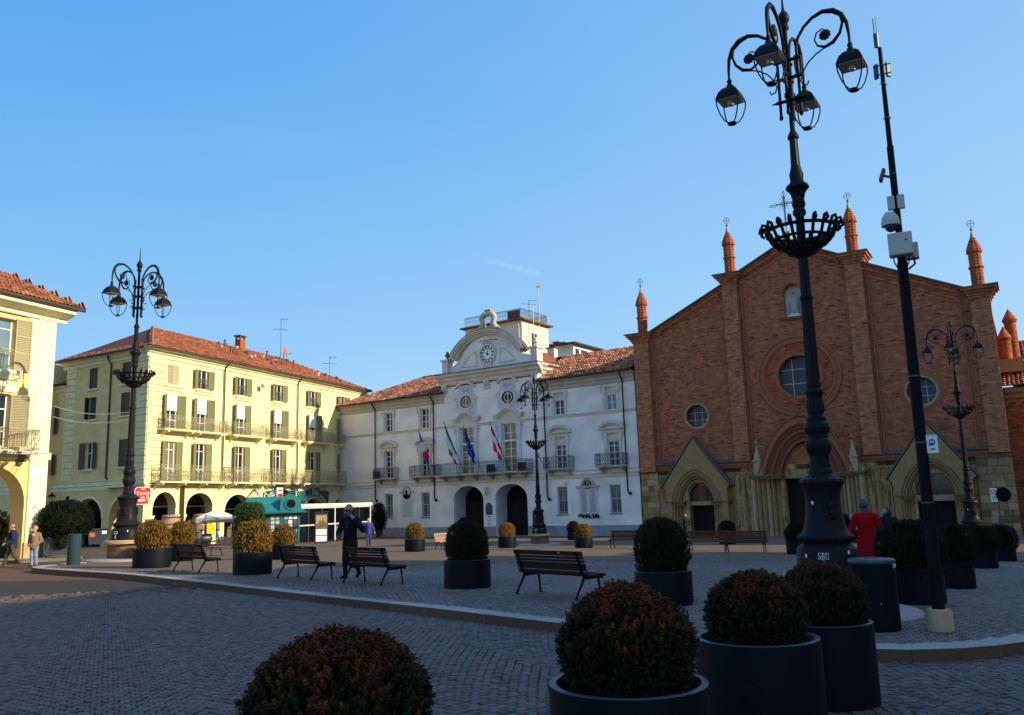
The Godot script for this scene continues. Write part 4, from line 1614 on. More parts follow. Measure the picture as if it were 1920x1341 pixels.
func town_hall():
	var b := thing("town_hall", "white baroque town hall with clock gable, balconies and two dark arched doorways", "town hall", Vector3(HR.x, -1.62, HR.z), deg_to_rad(-34.62))
	var eave := Hh(9.42)
	var x0 := -37.5
	var win3 := [-20.5, -16.95, -5.5, -1.7]
	var low: Array = []
	var arch_ops := []
	var m := MB.new()
	# lower wall, up to the first belt
	for u in win3:
		low.append(o_rect(U(u - 0.37), Hh(0.8), U(u + 0.37), Hh(2.5)))
	for c in [-13.1, -9.5]:
		arch_ops.append(o_arch(U(c - 1.28), -0.6, U(c + 1.30), Hh(1.92), U(0.93), 18))
	m.wall(x0, 0, -0.6, Hh(3.1), low + arch_ops, 0.35)
	var up: Array = []
	for u in win3:
		up.append(o_rect(U(u - 0.40), Hh(3.66), U(u + 0.40), Hh(5.66)))
		up.append(o_rect(U(u - 0.38), Hh(7.1), U(u + 0.38), Hh(8.55)))
	for c in [-13.1, -9.5]:
		up.append(o_rect(U(c - 0.58), Hh(3.66), U(c + 0.58), Hh(6.87)))
	m.T.origin.z = -0.03
	m.wall(x0, 0, Hh(3.1), eave, up, 0.4)
	m.T.origin.z = 0.0
	m.quad(Vector3(x0, -0.6, -14), Vector3(x0, -0.6, 0), Vector3(x0, eave, 0), Vector3(x0, eave, -14))
	m.quad(Vector3(0, -0.6, -14), Vector3(x0, -0.6, -14), Vector3(x0, eave, -14), Vector3(0, eave, -14))
	part(b, "wall", m, M.white_plaster)
	# stone plinth in blocks
	var segs := [x0, -33, -28.5, -24, U(-14.4), U(-11.78), U(-10.8), U(-8.18), -9.0, -6.2, -3.1, 0.0]
	for i in segs.size() - 1:
		if i == 4 or i == 6:
			continue
		m = MB.new()
		m.bx(segs[i] + 0.01, segs[i + 1] - 0.01, -0.6, Hh(0.08), 0.0, 0.07)
		part(b, "plinth_slab", m, M.plinth_stone)
	# belts
	m = MB.new()
	m.cornice(x0, 0, [Vector2(-0.03, Hh(2.98)), Vector2(0.07, Hh(3.0)), Vector2(0.07, Hh(3.16)), Vector2(0.12, Hh(3.22)), Vector2(0.0, Hh(3.26))])
	m.cornice(x0, 0, [Vector2(-0.03, Hh(3.44)), Vector2(0.04, Hh(3.46)), Vector2(0.04, Hh(3.5)), Vector2(-0.03, Hh(3.51))], false)
	part(b, "string_course", m, M.white_trim)
	m = MB.new()
	for q in [[x0, U(-13.9)], [U(-12.3), U(-10.35)], [U(-8.65), 0.0]]:
		m.cornice(q[0], q[1], [Vector2(-0.03, Hh(6.92)), Vector2(0.05, Hh(6.94)), Vector2(0.05, Hh(7.02)), Vector2(0.12, Hh(7.06)), Vector2(0.12, Hh(7.1)), Vector2(-0.03, Hh(7.12))])
	part(b, "string_course", m, M.white_trim)
	# eaves cornice on the wings
	for q in [[x0 - 0.3, U(-15.1)], [U(-7.0), 0.0]]:
		m = MB.new()
		m.cornice(q[0], q[1], [Vector2(-0.03, eave - 0.95), Vector2(0.08, eave - 0.9), Vector2(0.10, eave - 0.62), Vector2(0.22, eave - 0.5), Vector2(0.26, eave - 0.30), Vector2(0.55, eave - 0.14), Vector2(0.58, eave - 0.02), Vector2(0.0, eave)])
		part(b, "cornice", m, M.grey_trim)
		gutter(b, q[0], q[1], eave + 0.0, 0.68, M.pipe)
	# windows, four bays on the wings
	var i := 0
	for u in win3:
		var x := U(u)
		# ground floor: barred
		window(b, x, Hh(0.8), U(0.74), U(1.7), -0.28, [0.5], M.glass_dark, M.grey_paint)
		part(b, "window_grille", bar_lattice(U(0.72), U(1.68), 6), M.grey_paint, Vector3(x, Hh(0.81), -0.12))
		m = MB.new()
		m.bx(x - U(0.44), x + U(0.44), Hh(0.73), Hh(0.8), 0.0, 0.12)
		part(b, "sill", m, M.plinth_stone)
		m = MB.new()
		m.band(o_rect(x - U(0.40), Hh(0.62), x + U(0.40), Hh(2.54)), o_rect(x - U(0.68), Hh(0.42), x + U(0.68), Hh(2.80)), 0.0, 0.035, true)
		part(b, "window_surround", m, M.white_plaster)
		# first floor: french window, balcony, arched hood
		window(b, x, Hh(3.66), U(0.80), U(2.0), -0.3, [0.22, 0.42, 0.62, 0.81], M.glass_dark, M.white_paint)
		if i >= 2:
			m = MB.new()
			m.bx(x - U(0.39), x + U(0.39), Hh(5.15), Hh(5.65), -0.22, -0.18)
			part(b, "blind", m, M.white_trim)
		m = MB.new()
		m.band(PackedVector2Array([Vector2(x - U(0.42), Hh(3.6)), Vector2(x - U(0.42), Hh(5.70)), Vector2(x + U(0.42), Hh(5.70)), Vector2(x + U(0.42), Hh(3.6))]), PackedVector2Array([Vector2(x - U(0.60), Hh(3.6)), Vector2(x - U(0.60), Hh(5.92)), Vector2(x + U(0.60), Hh(5.92)), Vector2(x + U(0.60), Hh(3.6))]), -0.03, 0.05)
		m.bx(x - U(0.66), x + U(0.66), Hh(5.88), Hh(5.97), -0.03, 0.08)
		for s in [-1, 1]:
			m.tube([Vector3(x + s * U(0.66), Hh(5.75), 0.04), Vector3(x + s * U(0.72), Hh(5.6), 0.05), Vector3(x + s * U(0.66), Hh(5.45), 0.04), Vector3(x + s * U(0.62), Hh(5.2), 0.03)], 0.05, 5)
		part(b, "window_surround", m, M.white_trim)
		m = MB.new()
		m.band(o_arc(x, Hh(5.98), U(0.72), U(0.30), 0, 180, 12), o_arc(x, Hh(5.98), U(0.90), U(0.50), 0, 180, 12), -0.03, 0.30)
		m.band(o_arc(x, Hh(5.98), U(0.62), U(0.20), 0, 180, 12), o_arc(x, Hh(5.98), U(0.72), U(0.30), 0, 180, 12), -0.03, 0.15)
		m.bx(x - U(0.92), x + U(0.92), Hh(5.93), Hh(5.99), -0.03, 0.26)
		part(b, "hood", m, M.white_trim)
		balcony(b, x - U(0.99), x + U(0.99), Hh(3.66), 0.95, 1.12, 1, M.grey_trim, M.rail, [x - U(0.72), x + U(0.72)], M.grey_trim)
		# third floor
		window(b, x, Hh(7.12), U(0.76), U(1.43), -0.3, [0.34, 0.67], M.glass_dark if i < 3 else M.glass_blue, M.white_paint)
		if i >= 2:
			m = MB.new()
			m.bx(x - U(0.37), x + U(0.37), Hh(8.05), Hh(8.55), -0.22, -0.18)
			part(b, "blind", m, M.white_trim)
		m = MB.new()
		m.band(PackedVector2Array([Vector2(x - U(0.40), Hh(7.12)), Vector2(x - U(0.40), Hh(8.58)), Vector2(x + U(0.40), Hh(8.58)), Vector2(x + U(0.40), Hh(7.12))]), PackedVector2Array([Vector2(x - U(0.58), Hh(7.12)), Vector2(x - U(0.58), Hh(8.72)), Vector2(x + U(0.58), Hh(8.72)), Vector2(x + U(0.58), Hh(7.12))]), -0.03, 0.04)
		for s in [-1, 1]:
			m.tube([Vector3(x + s * U(0.30), Hh(8.92), 0.03), Vector3(x + s * U(0.52), Hh(8.86), 0.04), Vector3(x + s * U(0.64), Hh(8.62), 0.04), Vector3(x + s * U(0.70), Hh(8.38), 0.04), Vector3(x + s * U(0.60), Hh(8.22), 0.03)], 0.05, 5)
		for k in 5:
			m.ball(Vector3(x + U(0.12) * (k - 2), Hh(8.90 + 0.03 * (k % 2)), 0.03), Vector3(0.09, 0.06, 0.06), 6, 4)
		part(b, "window_surround", m, M.white_trim)
		i += 1
	# centre: two portals with deep dark doors
	for c in [-13.1, -9.5]:
		var xc := U(c)
		m = MB.new()
		m.T.origin = Vector3(0, 0, -0.35)
		m.reveal(o_arch(U(c - 1.28), -0.6, U(c + 1.30), Hh(1.92), U(0.93), 18), 1.6)
		part(b, "portal", m, M.blue_trim)
		m = MB.new()
		m.prism(o_arch(U(c - 1.3), -0.6, U(c + 1.32), Hh(1.92), U(0.95), 18), -2.1, -1.95)
		var d := part(b, "door", m, M.dark)
		for k in 2:
			m = MB.new()
			m.bx(xc - U(1.2) + k * U(1.21), xc - U(0.02) + k * U(1.2), -0.6, Hh(1.8), -1.94, -1.86)
			for yy in [0.0, 0.36, 0.68]:
				m.bx(xc - U(1.05) + k * U(1.21), xc - U(0.17) + k * U(1.2), Hh(lerpf(-0.3, 1.7, yy)), Hh(lerpf(-0.3, 1.7, yy + 0.28)), -1.86, -1.82)
			part(d, "door_leaf", m, M.door_wood)
		m = MB.new()
		m.band(o_arc(U(c + 0.01), Hh(1.92), U(1.29), U(0.93), 0, 180, 18), o_arc(U(c + 0.01), Hh(1.92), U(1.40), U(1.03), 0, 180, 18), 0.0, 0.03)
		part(b, "arch_ring", m, M.white_plaster)
		# tall window with pilasters and curved hood, oculus above
		window(b, xc, Hh(3.66), U(1.14), U(3.2), -0.32, [0.16, 0.32, 0.48, 0.655, 0.82], M.glass_curtain, M.white_paint)
		m = MB.new()
		m.bx(xc - U(0.6), xc + U(0.6), Hh(5.68), Hh(5.80), -0.3, -0.18)
		part(b, "transom", m, M.white_paint)
		for s in [-1, 1]:
			m = MB.new()
			m.bx(xc + s * U(0.60), xc + s * U(0.96), Hh(3.5), Hh(6.72), -0.03, 0.08)
			m.bx(xc + s * U(0.60), xc + s * U(1.0), Hh(6.72), Hh(6.95), -0.03, 0.14)
			m.tube([Vector3(xc + s * U(1.0), Hh(6.9), 0.08), Vector3(xc + s * U(1.10), Hh(6.75), 0.08), Vector3(xc + s * U(1.02), Hh(6.6), 0.08), Vector3(xc + s * U(1.06), Hh(6.45), 0.05)], 0.06, 5)
			part(b, "pilaster", m, M.blue_trim)
		# apron panel
		m = MB.new()
		m.prism(PackedVector2Array([Vector2(xc - U(0.95), Hh(6.95)), Vector2(xc + U(0.95), Hh(6.95)), Vector2(xc + U(0.75), Hh(7.45)), Vector2(xc + U(0.6), Hh(8.0)), Vector2(xc, Hh(8.1)), Vector2(xc - U(0.6), Hh(8.0)), Vector2(xc - U(0.75), Hh(7.45))]), -0.03, 0.03)
		part(b, "apron", m, M.white_trim)
		# swan hood: stepped curve swept as a band
		for st in [[0.0, 0.34], [0.10, 0.24], [0.19, 0.14]]:
			var o1 := PackedVector2Array()
			var o2 := PackedVector2Array()
			for k in 17:
				var t := -1.0 + k / 8.0
				var yy := 7.38 + 0.50 * pow(maxf(cos(t * PI * 0.62), 0.0), 1.4) + 0.06 * absf(t)
				o1.append(Vector2(xc + U(1.22 - st[0] * 0.5) * t, Hh(yy - st[0])))
				o2.append(Vector2(xc + U(1.22 - st[0] * 0.5) * t, Hh(yy - st[0] + 0.12)))
			m = MB.new()
			m.band(o1, o2, -0.03, st[1])
			part(b, "hood", m, M.white_trim)
		# oculus
		m = MB.new()
		m.prism(o_circ(xc, Hh(8.66), U(0.52), 26, U(0.46)), -0.03, 0.012)
		var oc := part(b, "round_window", m, M.glass_dark)
		m = MB.new()
		m.band(o_circ(xc, Hh(8.66), U(0.50), 26, U(0.44)), o_circ(xc, Hh(8.66), U(0.66), 26, U(0.58)), -0.03, 0.10, true)
		m.band(o_circ(xc, Hh(8.66), U(0.66), 26, U(0.58)), o_circ(xc, Hh(8.66), U(0.72), 26, U(0.64)), -0.03, 0.06, true)
		part(oc, "frame", m, M.white_trim)
		m = MB.new()
		m.bx(xc - 0.035, xc + 0.035, Hh(8.22), Hh(9.10), 0.0, 0.04)
		m.band(o_circ(xc, Hh(8.66), U(0.28), 20, U(0.27)), o_circ(xc, Hh(8.66), U(0.32), 20, U(0.31)), 0.0, 0.04, true)
		part(oc, "glazing_bar", m, M.white_paint)
		# cartouche field around the oculus
		m = MB.new()
		var ca := PackedVector2Array([Vector2(xc - U(0.86), Hh(7.95)), Vector2(xc + U(0.86), Hh(7.95)), Vector2(xc + U(0.94), Hh(9.0)), Vector2(xc + U(0.72), Hh(9.2)), Vector2(xc + U(0.60), Hh(9.7)), Vector2(xc, Hh(9.95)), Vector2(xc - U(0.60), Hh(9.7)), Vector2(xc - U(0.72), Hh(9.2)), Vector2(xc - U(0.94), Hh(9.0))])
		m.prism(ca, -0.03, 0.008)
		part(b, "cartouche_field", m, M.blue_trim)
		m = MB.new()
		m.band(o_arc(xc, Hh(9.55), U(0.78), U(0.42), 15, 165, 12), o_arc(xc, Hh(9.55), U(0.92), U(0.56), 12, 168, 12), -0.03, 0.26)
		m.band(o_arc(xc, Hh(9.55), U(0.34), U(0.30), 180, 360, 10), o_arc(xc, Hh(9.55), U(0.40), U(0.36), 180, 360, 10), 0.0, 0.05)
		for s in [-1, 1]:
			m.tube([Vector3(xc, Hh(9.50), 0.05), Vector3(xc + s * 0.18, Hh(9.42), 0.06), Vector3(xc + s * 0.30, Hh(9.52), 0.06), Vector3(xc + s * 0.22, Hh(9.66), 0.05)], 0.045, 5)
			m.bx(xc + s * U(0.92), xc + s * U(1.02), Hh(8.8), Hh(9.02), -0.03, 0.08)
		part(b, "hood", m, M.white_trim)
	# great balcony
	var brs := []
	for k in 6:
		brs.append(U(lerpf(-15.0, -8.2, k / 5.0)))
	balcony(b, U(-15.5), U(-7.65), Hh(3.62), 1.3, 1.15, 1, M.grey_trim, M.rail, brs, M.grey_trim)
	for q in [-10.85, -8.3, -21.4]:
		m = MB.new()
		m.bx(U(q) - 0.4, U(q) + 0.4, Hh(3.62) + 0.02, Hh(3.62) + 0.85, 0.35, 0.68)
		var ac := solo("air_conditioner", m, M.iron_black, {-10.85: "dark air conditioner box on great balcony beside the blue flag", -8.3: "dark air conditioner box at right end of the great balcony", -21.4: "dark air conditioner box on the leftmost town hall balcony"}[q], "air conditioner", b.transform * Vector3.ZERO, b.rotation.y)
	# centre block above the eaves: frieze, cornice, clock gable
	var cl := U(-15.15)
	var cr := U(-7.02)
	m = MB.new()
	m.bx(cl, cr, eave - 0.9, Hh(10.1), -6, 0.0)
	part(b, "attic_wall", m, M.white_plaster)
	m = MB.new()
	m.bx(cl + 0.3, cr - 0.3, Hh(9.86), Hh(9.98), 0.0, 0.012)
	part(b, "bare_brick_strip", m, M.brick_red)
	for c in [-15.0, -11.25, -7.25]:
		m = MB.new()
		m.bx(U(c) - 0.35, U(c) + 0.35, Hh(9.45 if c > -12 and c < -10 else 9.6), Hh(10.1), 0.0, 0.18)
		for k in 3:
			m.tube([Vector3(U(c) - 0.2 + 0.2 * k, Hh(9.9), 0.19), Vector3(U(c) - 0.2 + 0.2 * k, Hh(9.55), 0.17)], 0.07, 5)
		part(b, "console", m, M.white_trim)
	m = MB.new()
	m.cornice(cl - 0.55, cr + 0.55, [Vector2(0.0, Hh(10.02)), Vector2(0.12, Hh(10.06)), Vector2(0.16, Hh(10.2)), Vector2(0.38, Hh(10.32)), Vector2(0.42, Hh(10.44)), Vector2(0.78, Hh(10.58)), Vector2(0.82, Hh(10.70)), Vector2(0.0, Hh(10.72))])
	m.T = Transform3D(Basis(Vector3.UP, PI / 2), Vector3(cr, 0, 0))
	m.cornice(-0.3, 4.0, [Vector2(0.0, Hh(10.02)), Vector2(0.12, Hh(10.06)), Vector2(0.16, Hh(10.2)), Vector2(0.38, Hh(10.32)), Vector2(0.42, Hh(10.44)), Vector2(0.66, Hh(10.58)), Vector2(0.69, Hh(10.69)), Vector2(0.0, Hh(10.71))])
	m.T = Transform3D()
	m.bx(cl, cr, Hh(10.1), Hh(10.7), -6, -0.01)
	part(b, "cornice", m, M.white_trim)
	m = MB.new()
	m.bx(cl - 0.55, cr + 0.55, Hh(10.72), Hh(10.78), -1.2, 0.85)
	part(b, "lead_flashing", m, M.lead)
	# gable wall outline
	var g := PackedVector2Array([Vector2(cl + 0.5, Hh(10.78)), Vector2(cr - 0.5, Hh(10.78)), Vector2(cr - 0.5, Hh(11.35))])
	for k in 7:
		var t := k / 6.0
		g.append(Vector2(lerpf(cr - 0.9, U(-8.75), t), Hh(11.36 + 0.50 * t * t)))
	for k in 17:
		var aa := deg_to_rad(lerpf(28, 152, k / 16.0))
		g.append(Vector2(U(-11.2) + U(2.75) * cos(aa) * 1.0, Hh(10.55) + U(2.75) * sin(aa)))
	for k in 7:
		var t := 1.0 - k / 6.0
		g.append(Vector2(lerpf(cl + 0.9, U(-13.65), t), Hh(11.36 + 0.50 * t * t)))
	g.append(Vector2(cl + 0.5, Hh(11.35)))
	m = MB.new()
	m.prism(g, -0.9, -0.25, true)
	part(b, "clock_gable", m, M.white_plaster)
	for st in [[2.72, 2.86, 0.12], [2.86, 2.98, 0.34], [2.98, 3.10, 0.52]]:
		m = MB.new()
		m.band(o_arc(U(-11.2), Hh(10.50), U(st[0] * 1.12), U(st[0]), 26, 154, 26), o_arc(U(-11.2), Hh(10.50), U(st[1] * 1.12), U(st[1]), 25, 155, 26), -0.95, st[2])
		part(b, "gable_moulding", m, M.white_trim)
	m = MB.new()
	m.band(o_arc(U(-11.2), Hh(10.50), U(3.10 * 1.12), U(3.10), 25, 155, 26), o_arc(U(-11.2), Hh(10.50), U(3.13 * 1.12), U(3.13), 24.6, 155.4, 26), -0.95, 0.58)
	part(b, "lead_cap", m, M.lead)
	for s in [-1, 1]:
		var pa := PackedVector2Array()
		var pb := PackedVector2Array()
		for q in [[0.85, 11.10], [0.95, 12.20], [1.35, 12.05], [1.75, 11.75], [2.25, 11.18], [0.85, 11.10]]:
			pa.append(Vector2(U(-11.2) + s * U(q[0] + 0.1), Hh(q[1])))
			var ctr := Vector2(U(-11.2) + s * U(1.5), Hh(11.5))
			pb.append(ctr + (Vector2(U(-11.2) + s * U(q[0] + 0.1), Hh(q[1])) - ctr) * 0.93)
		m = MB.new()
		m.band(pa, pb, -0.25, -0.21)
		part(b, "gable_panel", m, M.grey_trim)
		var px := cl + 0.35 if s < 0 else cr - 0.35
		m = MB.new()
		m.bx(px - 0.38, px + 0.38, Hh(10.78), Hh(11.75), -0.95, 0.1)
		m.bx(px - 0.50, px + 0.50, Hh(11.75), Hh(11.88), -1.05, 0.22)
		var po := part(b, "gable_post", m, M.white_trim)
		m = MB.new()
		var hy := Hh(11.88)
		m.lathe([Vector2(0.22, hy), Vector2(0.22, hy + 0.08), Vector2(0.10, hy + 0.16), Vector2(0.12, hy + 0.24), Vector2(0.30, hy + 0.45), Vector2(0.31, hy + 0.56), Vector2(0.2, hy + 0.64), Vector2(0.16, hy + 0.72), Vector2(0.19, hy + 0.80), Vector2(0.12, hy + 0.92), Vector2(0.0, hy + 0.96)], 12, Vector3(px, 0, -0.4))
		part(po, "urn", m, M.stone_dark if s < 0 else M.white_trim)
	# clock
	var cx := U(-11.22)
	var cy := Hh(11.87)
	m = MB.new()
	m.band(o_circ(cx, cy, U(0.60), 32), o_circ(cx, cy, U(0.74), 32), -0.25, -0.10, true)
	m.bx(cx - U(0.36), cx + U(0.36), Hh(10.78), Hh(11.2), -0.25, -0.12)
	for s in [-1, 1]:
		m.tube([Vector3(cx, cy + U(0.82), -0.12), Vector3(cx + s * 0.22, cy + U(0.90), -0.1), Vector3(cx + s * 0.45, cy + U(0.78), -0.1), Vector3(cx + s * 0.38, cy + U(0.68), -0.12)], 0.07, 5)
	var ck := part(b, "clock", m, M.white_trim)
	m = MB.new()
	m.prism(o_circ(cx, cy, U(0.60), 32), -0.25, -0.19)
	part(ck, "clock_ring", m, M.black)
	m = MB.new()
	m.prism(o_circ(cx, cy, U(0.37), 28), -0.19, -0.175)
	for k in 12:
		var aa := TAU * k / 12.0
		m.prism(o_circ(cx + U(0.485) * sin(aa), cy + U(0.485) * cos(aa), U(0.085), 12), -0.19, -0.175)
	part(ck, "clock_face", m, M.sign_white)
	m = MB.new()
	for q in [[10.0 / 12.0 * TAU + 0.02, 0.34, 0.075], [0.11, 0.52, 0.06]]:
		var aa: float = q[0]
		var dir := Vector3(sin(aa), cos(aa), 0)
		var sd := Vector3(cos(aa), -sin(aa), 0)
		var c0 := Vector3(cx, cy, -0.165)
		m.tri(c0 - sd * q[2] - dir * 0.15, c0 + sd * q[2] - dir * 0.15, c0 + dir * U(q[1]))
		m.ball(c0, Vector3(0.1, 0.1, 0.02), 10, 4)
	part(ck, "clock_hand", m, M.black)
	m = MB.new()
	for k in 11:
		var t := (k - 5) / 5.0
		m.tube([Vector3(cx + t * 1.15 + 0.1, cy + U(1.0) - 0.12 * t * t + 0.06 * sin(k * 2.1), -0.22), Vector3(cx + t * 1.15 - 0.08, cy + U(1.0) - 0.12 * t * t + 0.06 * sin(k * 2.1 + 1.5), -0.2)], 0.03, 5)
	part(b, "motto", m, M.iron_black)
	# crest sculpture on top
	m = MB.new()
	var sx := U(-11.22)
	var sy := Hh(13.62)
	for s in [-1, 1]:
		var pts := []
		for q in [[0.95, -0.02], [0.85, 0.25], [0.62, 0.55], [0.70, 0.9], [0.80, 1.2], [0.62, 1.45], [0.35, 1.70]]:
			pts.append(Vector3(sx + s * q[0], sy + q[1], -0.45))
		m.tube(pts, [0.42, 0.34, 0.32, 0.28, 0.32, 0.34, 0.3], 8)
		m.ball(Vector3(sx + s * 0.72, sy + 1.36, -0.42), Vector3(0.28, 0.2, 0.24), 8, 6)
		m.ball(Vector3(sx + s * 1.05, sy + 0.10, -0.42), Vector3(0.42, 0.16, 0.26), 8, 6)
		m.ball(Vector3(sx + s * 0.66, sy + 1.02, -0.34), Vector3(0.16, 0.22, 0.16), 7, 5)
		m.box(Vector3(sx + s * 0.78, sy + 0.1, -0.45), Vector3(0.55, 0.5, 0.5))
	m.ball(Vector3(sx, sy + 1.66, -0.42), Vector3(0.34, 0.32, 0.22), 10, 7)
	for k in 5:
		m.ball(Vector3(sx + (k - 2) * 0.16, sy + 2.0 + 0.05 * (k % 2), -0.42), Vector3(0.11, 0.16, 0.12), 6, 5)
	part(b, "crest_sculpture", m, M.grey_trim)
	# roofs of the wings
	var rs := 0.455
	slope(b, Vector3(U(-7.0) + 0.3, eave + 0.06, 0.72), Vector3(0.0, eave + 0.06, 0.72), Vector3(0.0, eave + 0.06 + 7.7 * rs, -7.0), Vector3(U(-7.0) - 1.2, eave + 0.06 + 7.7 * rs, -7.0), Color(0.40, 0.17, 0.10), 0.26, 0.42, 31, 0.5)
	slope(b, Vector3(x0 - 0.3, eave + 0.06, 0.72), Vector3(U(-15.1), eave + 0.06, 0.72), Vector3(U(-15.1), eave + 0.06 + 7.7 * rs, -7.0), Vector3(x0 + 7.7, eave + 0.06 + 7.7 * rs, -7.0), Color(0.38, 0.16, 0.10), 0.26, 0.42, 32, 0.5)
	m = MB.new()
	m.quad(Vector3(0, eave, -14.4), Vector3(x0, eave, -14.4), Vector3(x0 + 7.7, eave + 0.06 + 7.7 * rs, -7.0), Vector3(0, eave + 0.06 + 7.7 * rs, -7.0))
	m.tri(Vector3(x0 - 0.3, eave, -14.4), Vector3(x0 - 0.3, eave, 0.72), Vector3(x0 + 7.7, eave + 0.06 + 7.7 * rs, -7.0))
	# roof of the centre block
	m.quad(Vector3(cl, Hh(10.7), -0.6), Vector3(cr, Hh(10.7), -0.6), Vector3(cr - 3, Hh(10.7) + 2.2, -6), Vector3(cl + 3, Hh(10.7) + 2.2, -6))
	m.quad(Vector3(cr, Hh(10.7), -0.6), Vector3(cr, Hh(10.7), -12), Vector3(cr - 3, Hh(10.7) + 2.2, -12), Vector3(cr - 3, Hh(10.7) + 2.2, -6))
	m.quad(Vector3(cl, Hh(10.7), -12), Vector3(cl, Hh(10.7), -0.6), Vector3(cl + 3, Hh(10.7) + 2.2, -6), Vector3(cl + 3, Hh(10.7) + 2.2, -12))
	part(b, "back_roof", m, M.terracotta_dark)
	slope(b, Vector3(cr + 0.7, Hh(10.55), -1.0), Vector3(cr + 0.7, Hh(10.55), -7.0), Vector3(cr - 2.3, Hh(10.55) + 1.6, -7.0), Vector3(cr - 2.3, Hh(10.55) + 1.6, -1.0), Color(0.36, 0.15, 0.09), 0.26, 0.42, 33, 0.3)
	for q in [[-31.6, -0.2], [-23.25, -0.25], [-9.53, 0.18], [-1.15, 0.18]]:
		downpipe(b, q[0], Hh(2.2 if q[0] < -30 else 1.9 if q[0] > -20 and q[0] < -5 else 2.1), eave - 0.55, 0.06, M.iron_black, 0.22)
	# plaques between the ground floor windows
	var pq := thing("memorial_plaque", "grey memorial plaque with dark bronze bust left of the doorways", "plaque", b.transform * Vector3(U(-18.72), Hh(0.9), 0.0), b.rotation.y)
	m = MB.new()
	m.prism(PackedVector2Array([Vector2(-0.72, 0), Vector2(-0.5, -0.1), Vector2(-0.2, 0.06), Vector2(0.2, 0.06), Vector2(0.5, -0.1), Vector2(0.72, 0), Vector2(0.74, 1.75), Vector2(-0.74, 1.75)]), 0.0, 0.06)
	part(pq, "slab", m, M.plastic_pale)
	m = MB.new()
	m.band(o_arc(0, 2.5, 0.42, 0.42, 0, 180, 12), o_arc(0, 2.5, 0.58, 0.58, 0, 180, 12), 0.0, 0.14)
	for s in [-1, 1]:
		m.bx(s * 0.42, s * 0.98, 2.42, 2.56, 0, 0.14)
	part(pq, "hood", m, M.grey_trim)
	m = MB.new()
	m.ball(Vector3(0, 2.12, 0.1), Vector3(0.2, 0.24, 0.16), 10, 7)
	m.ball(Vector3(0, 2.5, 0.12), Vector3(0.12, 0.17, 0.13), 8, 6)
	for s in [-1, 1]:
		m.tube([Vector3(s * 0.05, 1.8, 0.06), Vector3(s * 0.35, 1.98, 0.08), Vector3(s * 0.5, 2.35, 0.06)], [0.1, 0.11, 0.05], 6)
	part(pq, "bronze_bust", m, M.iron_black)
	for k in 12:
		m = MB.new()
		var ww := 0.3 + 0.26 * absf(sin(k * 1.7))
		m.bx(-ww, ww, 1.52 - k * 0.12, 1.56 - k * 0.12, 0.058, 0.064)
		part(pq, "inscription_line", m, M.grey_paint)
	var p2 := thing("war_memorial_plaque", "pale marble memorial tablet with wreath emblem and dark garland right of doorways", "plaque", b.transform * Vector3(U(-3.6), Hh(0.78), 0.0), b.rotation.y)
	m = MB.new()
	m.bx(-U(0.66), U(0.66), 0, U(1.55), 0, 0.07)
	part(p2, "slab", m, M.plastic_pale)
	m = MB.new()
	m.bx(-U(0.82), U(0.82), U(1.62), U(1.74), 0, 0.2)
	m.band(o_arc(0, U(1.72), U(0.36), U(0.36), 0, 180, 14), o_arc(0, U(1.72), U(0.48), U(0.48), 0, 180, 14), 0, 0.18)
	m.prism(o_arc(0, U(1.70), U(0.37), U(0.37), 0, 180, 14), 0.0, 0.04)
	part(p2, "hood", m, M.grey_trim)
	m = MB.new()
	for s in [-1, 1]:
		var pts := []
		for k in 8:
			var aa := deg_to_rad(-90 + s * (15 + 20 * k))
			pts.append(Vector3(U(0.2) * cos(aa), U(1.78) + U(0.24) * sin(aa), 0.08))
		m.tube(pts, 0.05, 5)
	m.tri(Vector3(-0.12, U(1.68), 0.08), Vector3(0.12, U(1.68), 0.08), Vector3(0, U(1.95), 0.08))
	part(p2, "wreath_emblem", m, M.iron_black)
	for k in 26:
		for s in [-1, 1]:
			m = MB.new()
			var ww := 0.18 + 0.17 * absf(sin(k * 1.3 + s))
			m.bx(s * U(0.32) - ww, s * U(0.32) + ww, U(1.46) - k * 0.078, U(1.46) - k * 0.078 + 0.03, 0.068, 0.075)
			part(p2, "inscription_line", m, M.lead)
	m = MB.new()
	rng.seed = 9
	for k in 70:
		m.ball(Vector3(rng.randf_range(-U(0.72), U(0.72)), rng.randf_range(-0.22, 0.08), rng.randf_range(0.06, 0.2)), Vector3(rng.randf_range(0.04, 0.1), rng.randf_range(0.04, 0.09), 0.06), 6, 4)
	solo("garland", m, M.twig, "dark evergreen garland hung under the marble memorial tablet", "garland", b.transform * Vector3(U(-3.6), Hh(0.70), 0.0), b.rotation.y)
	# notices between the doorways
	var nb := thing("notice_board", "dark notice board with rounded top between the two doorways", "notice board", b.transform * Vector3(U(-11.33), Hh(0.86), 0.0), b.rotation.y)
	m = MB.new()
	m.prism(PackedVector2Array([Vector2(-0.38, 0), Vector2(0.38, 0), Vector2(0.38, 0.9), Vector2(0.28, 0.94), Vector2(0.22, 1.1), Vector2(0.0, 1.17), Vector2(-0.22, 1.1), Vector2(-0.28, 0.94), Vector2(-0.38, 0.9)]), 0.0, 0.07)
	part(nb, "board", m, M.navy)
	for k in 6:
		m = MB.new()
		m.bx(-0.26, 0.26 - 0.06 * (k % 3), 0.78 - k * 0.12, 0.81 - k * 0.12, 0.068, 0.074)
		part(nb, "inscription_line", m, M.lead)
	var ws := thing("white_notice", "white paper notice with dark print under the rounded notice board", "notice", b.transform * Vector3(U(-11.33), Hh(0.2), 0.0), b.rotation.y)
	m = MB.new()
	m.bx(-0.36, 0.36, 0, 0.93, 0.0, 0.035)
	part(ws, "sheet", m, M.sign_white)
